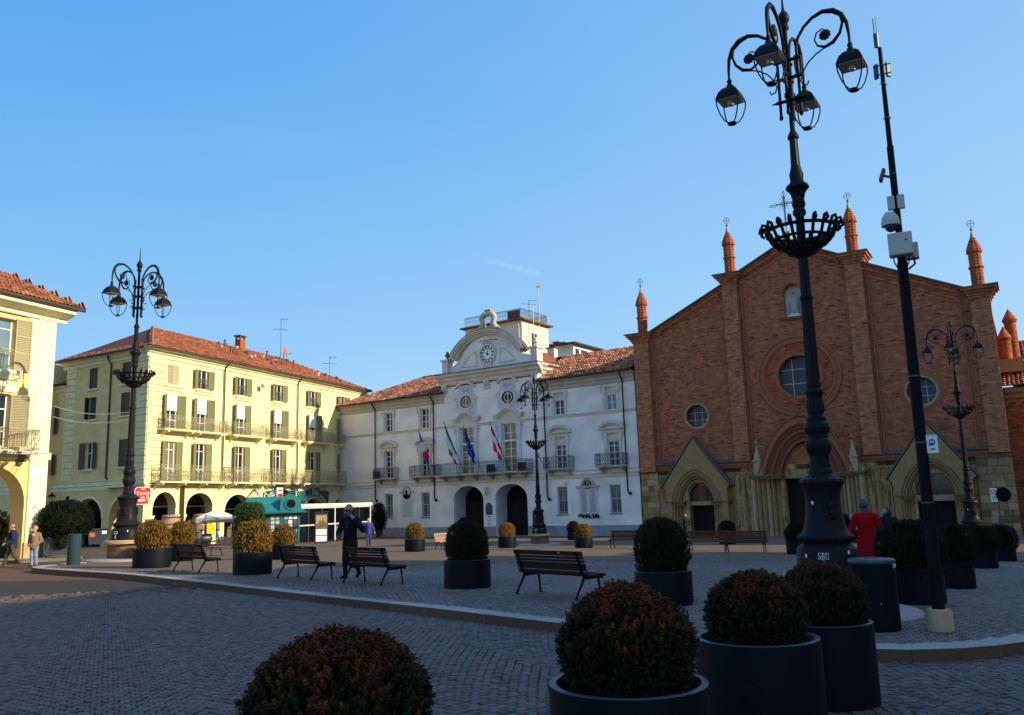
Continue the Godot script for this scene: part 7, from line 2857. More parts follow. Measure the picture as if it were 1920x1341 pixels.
		for e in 4:
			var a0 := PI / 4 + e * PI / 2
			var d := Vector3(cos(a0), 0, -sin(a0))
			rib.tube([d * 0.265 + Vector3(0, 8.28, 0), d * 0.255 + Vector3(0, 8.15, 0), d * 0.20 + Vector3(0, 8.0, 0), d * 0.13 + Vector3(0, 7.90, 0), d * 0.055 + Vector3(0, 7.86, 0)], 0.012, 5)
		rib.lathe([Vector2(0.04, 7.83), Vector2(0.075, 7.845), Vector2(0.075, 7.87), Vector2(0.04, 7.885)], 14)
		part(ln, "rib_frame", rib, M.iron)

func stickers(pos: Vector3, turn: float):
	# painted marks on the pedestal drum of the near lamp
	var o: Node3D = cache["lamp"]
	var pd: Node3D = o.get_node("pedestal")
	var yaw := -o.rotation.y + atan2(-pos.x, -pos.z) - 0.12
	var b := Basis(Vector3.UP, yaw)
	for q in [["SBU", 0.85, 0.095], ["2", 0.765, 0.06], ["B", 0.70, 0.06]]:
		letters(pd, "lettering", q[0], q[2], b * Vector3(0.0, q[1], 0.432), M.sign_white, 0.15, "Droid Serif", yaw)
	for q in [[-0.62, 0.85], [0.86, 0.90], [-0.5, 1.60]]:
		var m := MB.new()
		m.T = Transform3D(Basis(Vector3.UP, yaw + q[0]), Vector3.ZERO)
		var rr: float = 0.434 if q[1] < 1.0 else 0.262
		m.bx(-0.014, 0.014, q[1] - 0.025, q[1] + 0.025, rr - 0.012, rr)
		part(pd, "sticker", m, M.sign_white)

func bench(label: String, pos: Vector3, turn: float, L := 1.85, pale := false):
	var wood: Material = M.wood_pale if pale else M.wood
	var key := "bench_%s" % str(pale)
	if cache.has(key):
		var r := copy(cache[key], label, pos, turn)
		r.scale.x = L / 1.85
		return
	var o := thing("park_bench", label, "bench", pos, turn, "wooden slat benches on the square")
	o.scale.x = L / 1.85
	cache[key] = o
	# +z is the side one sits on; slats along x
	var back := [[0.455, -0.135, 0.07], [0.525, -0.155, 0.045], [0.595, -0.18, 0.09], [0.675, -0.21, 0.045], [0.735, -0.23, 0.045], [0.81, -0.258, 0.085]]
	for q in back:
		var m := MB.new()
		m.cbox(Vector3.ZERO, Vector3(1.85, q[2], 0.032), 0.006)
		var s := part(o, "back_slat", m, wood, Vector3(0, q[0], q[1]))
		s.rotation.x = -0.34
	var z := -0.07
	for i in 6:
		var m := MB.new()
		m.cbox(Vector3.ZERO, Vector3(1.85, 0.032, 0.062), 0.006)
		var s := part(o, "seat_slat", m, wood, Vector3(0, 0.405 + 0.012 * absf(i - 2.0) * (1.0 if i > 2 else 0.5) - (0.03 if i == 5 else 0.0), z))
		s.rotation.x = 0.5 if i == 5 else (0.1 if i == 4 else -0.06)
		z += 0.077
	for sx in [-0.80, 0.80]:
		var m := MB.new()
		m.tube([Vector3(sx, 0.85, -0.30), Vector3(sx, 0.62, -0.215), Vector3(sx, 0.45, -0.155), Vector3(sx, 0.37, -0.07), Vector3(sx, 0.37, 0.16), Vector3(sx, 0.385, 0.30), Vector3(sx, 0.37, 0.36), Vector3(sx, 0.335, 0.37)], [0.022, 0.024, 0.028, 0.028, 0.024, 0.026, 0.028, 0.018], 6)
		m.tube([Vector3(sx, 0.37, 0.26), Vector3(sx, 0.2, 0.285), Vector3(sx, 0.0, 0.30)], [0.026, 0.019, 0.022], 6)
		m.tube([Vector3(sx, 0.40, -0.10), Vector3(sx, 0.28, -0.16), Vector3(sx, 0.14, -0.26), Vector3(sx, 0.0, -0.33)], [0.03, 0.024, 0.02, 0.024], 6)
		m.bx(sx - 0.035, sx + 0.035, 0.0, 0.018, -0.37, -0.28)
		m.bx(sx - 0.035, sx + 0.035, 0.0, 0.018, 0.26, 0.35)
		part(o, "iron_frame", m, M.iron_black)
	var bz := MB.new()
	bz.box(Vector3(-0.35, 0.82, -0.278), Vector3(0.03, 0.03, 0.01))
	part(o, "badge", bz, M.plastic_grey)

func sprig_mesh() -> Mesh:
	if cache.has("sprig"):
		return cache["sprig"]
	var m := MB.new()
	m.uc = true
	var r := RandomNumberGenerator.new()
	r.seed = 2
	for i in 9:
		var a := i * 2.4
		var y := 0.15 + 0.09 * i
		var out := Vector3(cos(a), 0.55 + 0.06 * i, sin(a)).normalized()
		var side := out.cross(Vector3.UP).normalized()
		var nrm := side.cross(out).normalized()
		var base := Vector3(0, y, 0)
		var L := 0.42 - 0.02 * i
		var w := 0.13
		var tip := base + out * L
		var mid := base + out * L * 0.5 + nrm * 0.03
		m.tri(base, mid + side * w, tip)
		m.tri(base, tip, mid - side * w)
	cache["sprig"] = m.mesh()
	return cache["sprig"]

func foliage(o: Node3D, rx: float, ry: float, cy: float, n: int, sz: float, bronze: float, sd: int, boxy := 0.0, floor_y := 0.0, pal := 0):
	var r := RandomNumberGenerator.new()
	r.seed = sd
	var nz := noise_lite(1.6 / rx, sd)
	var xf := []
	var cols := []
	for i in n:
		var d := Vector3(r.randfn(), r.randfn(), r.randfn()).normalized()
		if d.y < -0.75:
			d.y = -d.y
		var sh := 1.0
		if boxy > 0.0:
			var mx := maxf(absf(d.x), maxf(absf(d.y), absf(d.z)))
			sh = lerpf(1.0, minf(1.0 / mx, 1.32), boxy)
		var bump := 1.0 + 0.055 * nz.get_noise_3d(d.x * rx, d.y * rx, d.z * rx) * 2.0
		var dep := 1.0 - 0.20 * pow(r.randf(), 2.2)
		if r.randf() < 0.035:
			dep = 1.0 + r.randf() * 0.05
		var p := Vector3(d.x * rx, d.y * ry, d.z * rx) * sh * bump * dep + Vector3(0, cy, 0)
		if p.y < floor_y:
			continue
		var up := (d * 0.9 + Vector3(0, 0.8, 0) + Vector3(r.randfn(), r.randfn(), r.randfn()) * 0.32).normalized()
		var q := Basis(Quaternion(Vector3.UP, up)) * Basis(Vector3.UP, r.randf() * TAU)
		xf.append(Transform3D(q.scaled(Vector3.ONE * sz * r.randf_range(0.75, 1.3)), p))
		var g := r.randf_range(0.6, 1.35)
		var c := Color(0.016, 0.022, 0.006) * g
		if pal == 1:
			c = Color(0.055, 0.095, 0.020) * g
		if pal == 2:
			c = Color(0.008, 0.018, 0.006) * g
		var br := bronze * clampf(-0.55 + 1.6 * d.y + nz.get_noise_3d(p.x * 1.4, p.y * 1.4, p.z * 1.4) * 1.6 + r.randfn(0, 0.3), 0.0, 1.0)
		c = c.lerp(Color(0.17, 0.042, 0.012) * g, br)
		if pal == 3:
			c = Color(0.25, 0.14, 0.02).lerp(Color(0.36, 0.17, 0.025), r.randf()) * g
			if r.randf() < 0.3:
				c = Color(0.07, 0.065, 0.015) * g
		cols.append(Color(c.r, c.g, c.b, 1.0))
	var f := multi(o, "foliage", sprig_mesh(), M.leaf, xf, cols)
	var m := MB.new()
	m.ball(Vector3(0, cy, 0), Vector3(rx, ry, rx) * (0.84 + boxy * 0.10), 18, 12)
	part(o, "branch_core", m, M.twig)

func potted_bush(x: float, z: float, dia: float, h: float, dy: float, brad: float, top: float, n: int, sz: float, bronze: float, sd: int, plabel: String, blabel: String, boxy := 0.0, pal := 0, group := true):
	var pos := gp(x, z, dy)
	var R := dia / 2
	var o := thing("round_planter", plabel, "planter", pos, 0, "round dark metal planters on the square")
	var m := MB.new()
	m.lathe([Vector2(R * 0.93, -0.02), Vector2(R * 0.93, 0.035), Vector2(R, 0.04), Vector2(R, h - 0.012), Vector2(R - 0.004, h)], 56)
	part(o, "drum", m, M.planter)
	m = MB.new()
	m.lathe([Vector2(R - 0.003, h - 0.002), Vector2(R - 0.008, h + 0.004), Vector2(R * 0.91, h + 0.004), Vector2(R * 0.905, h - 0.004), Vector2(R * 0.90, h - 0.16)], 56)
	part(o, "rim", m, M.planter_rim)
	m = MB.new()
	m.lathe([Vector2(R * 0.9, h - 0.12), Vector2(R * 0.5, h - 0.10), Vector2(0.0, h - 0.09)], 32)
	part(o, "soil", m, M.soil)
	var b := thing("box_bush", blabel, "bush", pos + Vector3(0, h - 0.1, 0), 0, "clipped box bushes in the round planters")
	var hh := (top - h + 0.1)
	var ry := hh * 0.56
	foliage(b, brad, ry, hh - ry, n, sz, bronze, sd, boxy, -0.02, pal)

func person(label: String, pos: Vector3, turn: float, bones: Array, cols: Array, cell: float) -> Node3D:
	var o := thing("person", label, "person", pos, turn)
	part(o, "body", flesh(bones, cell, cols, 0.035), M.body)
	return o

# legs, torso, arms; hands and head get a finer mesh
func head(o: Node3D, c: Vector3, yaw: float, pitch: float, skin: Color, hair: Color, r := 1.0, hat := 0, cell := 0.008):
	var bb := []
	bb.append([Vector3(0, 0.035, -0.012), Vector3(0, 0.05, -0.02), 0.088, 0.086, 0])
	bb.append([Vector3(0, -0.045, 0.035), Vector3(0, -0.06, 0.045), 0.058, 0.045, 0])
	bb.append([Vector3(0, 0.0, 0.05), Vector3(0, -0.03, 0.05), 0.055, 0.058, 0])
	bb.append([Vector3(0, 0.012, 0.095), Vector3(0, -0.022, 0.118), 0.012, 0.017, 0])   # nose
	bb.append([Vector3(-0.022, -0.058, 0.092), Vector3(0.022, -0.058, 0.092), 0.008, 0.008, 2])  # mouth
	for s in [-1.0, 1.0]:
		bb.append([Vector3(s * 0.084, 0.02, -0.005), Vector3(s * 0.088, -0.02, 0.0), 0.016, 0.012, 0])  # ear
		bb.append([Vector3(s * 0.034, 0.018, 0.085), Vector3(s * 0.034, 0.018, 0.086), 0.013, 0.013, 3])  # eye
		bb.append([Vector3(s * 0.018, 0.038, 0.092), Vector3(s * 0.052, 0.040, 0.080), 0.007, 0.006, 1])  # brow
	if hat == 0:
		bb.append([Vector3(0, 0.075, -0.035), Vector3(0, 0.03, -0.055), 0.078, 0.075, 1])
	elif hat == 1:   # short cropped hair
		bb.append([Vector3(0, 0.062, -0.03), Vector3(0, 0.01, -0.055), 0.080, 0.070, 1])
	else:            # knitted cap
		bb.append([Vector3(0, 0.075, -0.012), Vector3(0, 0.06, -0.02), 0.098, 0.1, 1])
		bb.append([Vector3(0, 0.155, -0.02), Vector3(0, 0.165, -0.02), 0.03, 0.03, 1])
	var m := flesh(bb, cell, [skin, hair, skin * Color(0.75, 0.5, 0.5), Color(0.03, 0.025, 0.02)], 0.022)
	var p := part(o, "head", m, M.skin, c)
	p.basis = Basis(Vector3.UP, yaw) * Basis(Vector3.RIGHT, pitch) * Basis().scaled(Vector3.ONE * r)

func hand(o: Node3D, wrist: Vector3, dir: Vector3, palm_n: Vector3, skin: Color, curl: float, s := 1.0):
	# palm, four fingers of different length bent by curl, thumb from the side near the wrist
	var d := dir.normalized()
	var n := (palm_n - d * palm_n.dot(d)).normalized()
	var w := d.cross(n)
	var bb := [[wrist, wrist + d * 0.07 * s, 0.026 * s, 0.024 * s, 0], [wrist + d * 0.07 * s - w * 0.026 * s, wrist + d * 0.075 * s + w * 0.026 * s, 0.017 * s, 0.016 * s, 0]]
	for i in 4:
		var off := w * (-0.030 + 0.020 * i) * s
		var L: float = [0.070, 0.080, 0.075, 0.058][i] * s
		var a := wrist + d * 0.085 * s + off
		var d1 := (d * cos(curl * 0.7) + n * sin(curl * 0.7))
		var d2 := (d * cos(curl * 1.6) + n * sin(curl * 1.6))
		var b := a + d1 * L * 0.5
		bb.append([a, b, 0.0095 * s, 0.009 * s, 0])
		bb.append([b, b + d2 * L * 0.5, 0.009 * s, 0.0075 * s, 0])
	var t0 := wrist + d * 0.025 * s - w * 0.025 * s
	var t1 := t0 + (d * 0.6 - w * 0.6 + n * 0.4).normalized() * 0.045 * s
	bb.append([t0, t1, 0.013 * s, 0.011 * s, 0])
	bb.append([t1, t1 + (d * 0.8 + n * 0.5).normalized() * 0.032 * s, 0.0105 * s, 0.009 * s, 0])
	part(o, "hand", flesh(bb, 0.0055, [skin], 0.008), M.skin)

func people():
	var skin := Color(0.42, 0.24, 0.17)
	# 0 coat 1 trousers 2 shoes 3 skin 4 shirt
	# man with two telephones, standing on one leg forward
	var s := 1.04
	var V := func(x: float, y: float, z: float) -> Vector3: return Vector3(x, y, z) * s
	var o := person("man in black coat and glasses phoning while holding second phone behind a bench", gp(-4.32, -21.95), -0.22, [
		[V.call(0, 0.98, 0), V.call(0, 1.32, 0.0), 0.165, 0.185, 0], [V.call(-0.12, 1.40, -0.01), V.call(0.12, 1.40, -0.01), 0.11, 0.11, 0], [V.call(0, 0.80, 0.0), V.call(0, 0.98, 0), 0.185, 0.17, 0],
		[V.call(-0.10, 0.86, 0), V.call(-0.12, 0.48, 0.03), 0.10, 0.075, 1], [V.call(-0.12, 0.48, 0.03), V.call(-0.13, 0.10, 0.0), 0.072, 0.052, 1], [V.call(-0.13, 0.055, -0.03), V.call(-0.15, 0.045, 0.16), 0.05, 0.042, 2],
		[V.call(0.10, 0.86, 0), V.call(0.12, 0.50, 0.05), 0.10, 0.075, 1], [V.call(0.12, 0.50, 0.05), V.call(0.14, 0.18, -0.20), 0.072, 0.052, 1], [V.call(0.14, 0.13, -0.24), V.call(0.15, 0.06, -0.08), 0.05, 0.042, 2],
		[V.call(-0.19, 1.41, 0), V.call(-0.30, 1.10, 0.02), 0.085, 0.07, 0], [V.call(-0.30, 1.10, 0.02), V.call(-0.17, 1.03, 0.27), 0.068, 0.055, 0],
		[V.call(0.19, 1.41, 0), V.call(0.36, 1.17, 0.04), 0.085, 0.07, 0], [V.call(0.36, 1.17, 0.04), V.call(0.155, 1.42, 0.15), 0.068, 0.052, 0],
		[V.call(0, 1.46, 0.0), V.call(0, 1.56, 0.03), 0.062, 0.058, 3], [V.call(-0.05, 1.46, 0.03), V.call(0.05, 1.46, 0.03), 0.075, 0.075, 0], [V.call(0, 1.36, 0.13), V.call(0, 1.26, 0.15), 0.045, 0.03, 4]],
		[Color(0.014, 0.014, 0.016), Color(0.013, 0.014, 0.024), Color(0.012, 0.011, 0.011), skin, Color(0.10, 0.09, 0.09)], 0.016)
	head(o, V.call(-0.01, 1.655, 0.075), -0.30, 0.22, Color(0.36, 0.16, 0.12), Color(0.07, 0.045, 0.035), 1.12, 1)
	hand(o, V.call(0.15, 1.43, 0.16), Vector3(-0.35, 0.9, -0.05), Vector3(-0.8, -0.1, -0.6), Color(0.40, 0.22, 0.17), 0.7, 1.05)
	hand(o, V.call(-0.165, 1.03, 0.29), Vector3(0.5, 0.05, 0.85), Vector3(0.1, 1, 0), Color(0.40, 0.22, 0.17), 0.8, 1.05)
	var m := MB.new()
	var hb := Basis(Vector3.UP, -0.30) * Basis(Vector3.RIGHT, 0.22)
	var hc: Vector3 = V.call(-0.01, 1.655, 0.075)
	for sg in [-1, 1]:
		m.box(hc + hb * Vector3(sg * 0.04, 0.018, 0.118), Vector3(0.058, 0.042, 0.01), hb)
		m.box(hc + hb * Vector3(sg * 0.096, 0.026, 0.05), Vector3(0.008, 0.012, 0.15), hb)
	part(o, "glasses", m, M.glass_dark)
	m = MB.new()
	m.cbox(V.call(0.128, 1.60, 0.10), Vector3(0.012, 0.15, 0.072), 0.004, Basis(Vector3.RIGHT, 0.5) * Basis(Vector3.UP, 0.25))
	solo("mobile_phone", m, M.black, "black mobile phone held to the ear of man in black coat", "phone", o.position, o.rotation.y)
	m = MB.new()
	m.cbox(V.call(-0.10, 1.065, 0.375), Vector3(0.075, 0.012, 0.15), 0.004, Basis(Vector3.UP, 0.5) * Basis(Vector3.RIGHT, -0.35))
	solo("mobile_phone", m, M.black, "dark mobile phone held at the waist by man in black coat", "phone", o.position, o.rotation.y)
	# man in blue jacket walking this way
	V = func(x: float, y: float, z: float) -> Vector3: return Vector3(x, y, z) * 0.97
	o = person("grey haired man in blue padded jacket and jeans walking across the square", gp(-9.23, -52.7), 0.25, walk_bones(V, 0.16, 0.10), [Color(0.045, 0.062, 0.24), Color(0.035, 0.06, 0.13), Color(0.05, 0.04, 0.04), skin, Color(0.045, 0.062, 0.24)], 0.02)
	head(o, V.call(0, 1.63, 0.03), -0.1, 0.05, skin, Color(0.45, 0.43, 0.40), 1.1, 1, 0.012)
	hand(o, V.call(-0.36, 0.93, 0.02), Vector3(0, -1, 0.1), Vector3(1, 0, 0), skin, 0.4, 1.1)
	hand(o, V.call(0.38, 0.92, 0.12), Vector3(0.1, -1, 0.2), Vector3(-1, 0, 0), skin, 0.4, 1.1)
	# two men at the left
	V = func(x: float, y: float, z: float) -> Vector3: return Vector3(x, y, z) * 0.99
	o = person("man in flat cap, navy jacket and olive trousers walking left at picture edge", gp(-20.55, -34.6, -0.14), -1.15, walk_bones(V, 0.27, 0.16), [Color(0.022, 0.026, 0.06), Color(0.075, 0.06, 0.035), Color(0.13, 0.07, 0.045), skin, Color(0.022, 0.026, 0.06)], 0.018)
	head(o, V.call(0, 1.63, 0.05), 0.0, 0.12, skin, Color(0.10, 0.06, 0.035), 1.1, 1, 0.011)
	hand(o, V.call(-0.30, 0.98, 0.27), Vector3(0, -0.6, 0.8), Vector3(1, 0, 0), skin, 0.6, 1.1)
	hand(o, V.call(0.30, 0.98, 0.22), Vector3(0, -0.6, 0.8), Vector3(-1, 0, 0), skin, 0.6, 1.1)
	V = func(x: float, y: float, z: float) -> Vector3: return Vector3(x, y, z) * 0.92
	o = person("man in beige jacket and pale jeans standing by the cream corner pillar", gp(-19.75, -34.75, -0.14), 0.10, [
		[V.call(0, 0.98, 0), V.call(0, 1.30, 0.0), 0.155, 0.175, 0], [V.call(-0.12, 1.40, -0.01), V.call(0.12, 1.40, -0.01), 0.10, 0.10, 0], [V.call(0, 0.86, 0.0), V.call(0, 0.98, 0), 0.16, 0.155, 0],
		[V.call(-0.08, 0.88, 0), V.call(-0.07, 0.48, 0.04), 0.095, 0.07, 1], [V.call(-0.07, 0.48, 0.04), V.call(-0.08, 0.10, -0.02), 0.068, 0.052, 1], [V.call(-0.08, 0.05, -0.05), V.call(-0.11, 0.045, 0.14), 0.048, 0.04, 2],
		[V.call(0.08, 0.88, 0), V.call(0.09, 0.48, 0.02), 0.095, 0.07, 1], [V.call(0.09, 0.48, 0.02), V.call(0.10, 0.10, -0.05), 0.068, 0.052, 1], [V.call(0.10, 0.05, -0.08), V.call(0.12, 0.045, 0.10), 0.048, 0.04, 2],
		[V.call(-0.18, 1.40, 0), V.call(-0.25, 1.10, -0.05), 0.078, 0.065, 0], [V.call(-0.25, 1.10, -0.05), V.call(-0.17, 0.95, 0.12), 0.062, 0.05, 0],
		[V.call(0.18, 1.40, 0), V.call(0.27, 1.12, -0.04), 0.078, 0.065, 0], [V.call(0.27, 1.12, -0.04), V.call(0.16, 0.97, 0.13), 0.062, 0.05, 0],
		[V.call(0, 1.45, 0.0), V.call(0, 1.55, 0.02), 0.06, 0.056, 3], [V.call(0, 1.38, 0.13), V.call(0, 1.22, 0.15), 0.05, 0.03, 4]],
		[Color(0.23, 0.15, 0.09), Color(0.20, 0.25, 0.36), Color(0.02, 0.02, 0.025), skin, Color(0.6, 0.55, 0.45)], 0.016)
	head(o, V.call(0, 1.64, 0.04), -0.3, 0.0, Color(0.48, 0.24, 0.15), Color(0.06, 0.035, 0.02), 1.05, 1, 0.011)
	hand(o, V.call(-0.165, 0.955, 0.13), Vector3(0.7, -0.2, 0.5), Vector3(0, 0.3, -1), skin, 0.5, 1.0)
	hand(o, V.call(0.155, 0.975, 0.14), Vector3(-0.7, -0.3, 0.4), Vector3(0, 0.3, -1), skin, 0.5, 1.0)
	# the group by the lamp, seen from behind
	V = func(x: float, y: float, z: float) -> Vector3: return Vector3(x, y, z) * 0.97
	o = person("woman in long red coat and dark knitted hat seen from behind by the planters", gp(7.86, -19.2), PI - 0.35, coat_bones(V), [Color(0.30, 0.004, 0.010), Color(0.02, 0.02, 0.03), Color(0.02, 0.018, 0.018), skin, Color(0.16, 0.03, 0.10)], 0.018)
	head(o, V.call(0, 1.60, 0.03), -0.5, 0.1, skin, Color(0.035, 0.04, 0.07), 1.08, 2, 0.011)
	m = MB.new()
	m.cbox(V.call(-0.36, 0.95, 0.0), Vector3(0.12, 0.30, 0.32), 0.03)
	m.tube([V.call(-0.34, 1.1, 0.1), V.call(-0.22, 1.45, 0.02), V.call(-0.34, 1.1, -0.1)], 0.014, 5)
	solo("shoulder_bag", m, M.black, "black shoulder bag hanging at the side of woman in red coat", "bag", o.position, o.rotation.y)
	o = person("person in black coat and white knitted hat half hidden behind the near lamp post", gp(7.42, -19.75), PI - 0.1, coat_bones(V), [Color(0.012, 0.012, 0.014), Color(0.015, 0.015, 0.02), Color(0.02, 0.018, 0.018), skin, Color(0.012, 0.012, 0.014)], 0.02)
	head(o, V.call(0, 1.61, 0.03), 0.2, 0.1, skin, Color(0.55, 0.55, 0.60), 1.0, 2, 0.012)
	V = func(x: float, y: float, z: float) -> Vector3: return Vector3(x, y, z) * 0.90
	o = person("person in dark jacket just beyond the woman in red coat", gp(8.75, -20.1), PI + 0.2, coat_bones(V), [Color(0.014, 0.014, 0.02), Color(0.015, 0.015, 0.02), Color(0.02, 0.018, 0.018), skin, Color(0.014, 0.014, 0.02)], 0.022)
	head(o, V.call(0, 1.60, 0.03), 0.3, 0.0, skin, Color(0.03, 0.03, 0.05), 1.0, 1, 0.012)
	V = func(x: float, y: float, z: float) -> Vector3: return Vector3(x, y, z) * 0.99
	o = person("man in dark clothes standing beside the left church door", gp(12.2, -61.6), 0.3, coat_bones(V), [Color(0.014, 0.02, 0.026), Color(0.012, 0.015, 0.02), Color(0.02, 0.018, 0.018), skin, Color(0.014, 0.02, 0.026)], 0.026)
	head(o, V.call(0, 1.62, 0.03), 0.2, 0.0, skin, Color(0.05, 0.04, 0.03), 1.05, 1, 0.014)

func walk_bones(V: Callable, stride: float, swing: float) -> Array:
	return [
		[V.call(0, 0.98, 0), V.call(0, 1.30, 0.01), 0.16, 0.18, 0], [V.call(-0.12, 1.40, 0), V.call(0.12, 1.40, 0), 0.105, 0.105, 0], [V.call(0, 0.84, 0.0), V.call(0, 0.98, 0), 0.17, 0.16, 0],
		[V.call(-0.09, 0.86, 0), V.call(-0.09, 0.48, stride * 0.6 + 0.04), 0.098, 0.072, 1], [V.call(-0.09, 0.48, stride * 0.6 + 0.04), V.call(-0.09, 0.11, stride), 0.07, 0.05, 1], [V.call(-0.09, 0.06, stride - 0.04), V.call(-0.11, 0.06, stride + 0.15), 0.05, 0.042, 2],
		[V.call(0.09, 0.86, 0), V.call(0.09, 0.50, -stride * 0.2), 0.098, 0.072, 1], [V.call(0.09, 0.50, -stride * 0.2), V.call(0.09, 0.15, -stride * 1.25), 0.07, 0.05, 1], [V.call(0.09, 0.13, -stride * 1.35), V.call(0.10, 0.05, -stride * 1.35 + 0.16), 0.05, 0.042, 2],
		[V.call(-0.19, 1.40, 0), V.call(-0.31, 1.14, -swing * 0.4), 0.08, 0.066, 0], [V.call(-0.31, 1.14, -swing * 0.4), V.call(-0.34, 0.96, swing * 0.7), 0.062, 0.05, 0],
		[V.call(0.19, 1.40, 0), V.call(0.31, 1.14, -swing * 0.2), 0.08, 0.066, 0], [V.call(0.31, 1.14, -swing * 0.2), V.call(0.35, 0.95, swing * 1.1), 0.062, 0.05, 0],
		[V.call(0, 1.46, 0.0), V.call(0, 1.55, 0.02), 0.062, 0.058, 3]]

func coat_bones(V: Callable) -> Array:
	return [
		[V.call(0, 0.98, 0), V.call(0, 1.30, 0.0), 0.175, 0.18, 0], [V.call(-0.13, 1.39, 0), V.call(0.13, 1.39, 0), 0.105, 0.105, 0], [V.call(-0.05, 0.45, 0.0), V.call(-0.03, 0.98, 0), 0.21, 0.18, 0], [V.call(0.05, 0.45, 0.0), V.call(0.03, 0.98, 0), 0.21, 0.18, 0],
		[V.call(-0.09, 0.5, 0), V.call(-0.10, 0.10, 0.02), 0.08, 0.05, 1], [V.call(-0.10, 0.055, -0.02), V.call(-0.11, 0.05, 0.15), 0.05, 0.042, 2],
		[V.call(0.09, 0.5, 0), V.call(0.10, 0.10, -0.04), 0.08, 0.05, 1], [V.call(0.10, 0.055, -0.08), V.call(0.11, 0.05, 0.09), 0.05, 0.042, 2],
		[V.call(-0.20, 1.39, 0), V.call(-0.33, 1.10, 0.0), 0.085, 0.07, 0], [V.call(-0.33, 1.10, 0.0), V.call(-0.20, 0.98, 0.20), 0.066, 0.055, 0],
		[V.call(0.20, 1.39, 0), V.call(0.33, 1.10, 0.0), 0.085, 0.07, 0], [V.call(0.33, 1.10, 0.0), V.call(0.20, 0.98, 0.20), 0.066, 0.055, 0],
		[V.call(0, 1.45, 0.0), V.call(0, 1.54, 0.02), 0.075, 0.07, 4]]


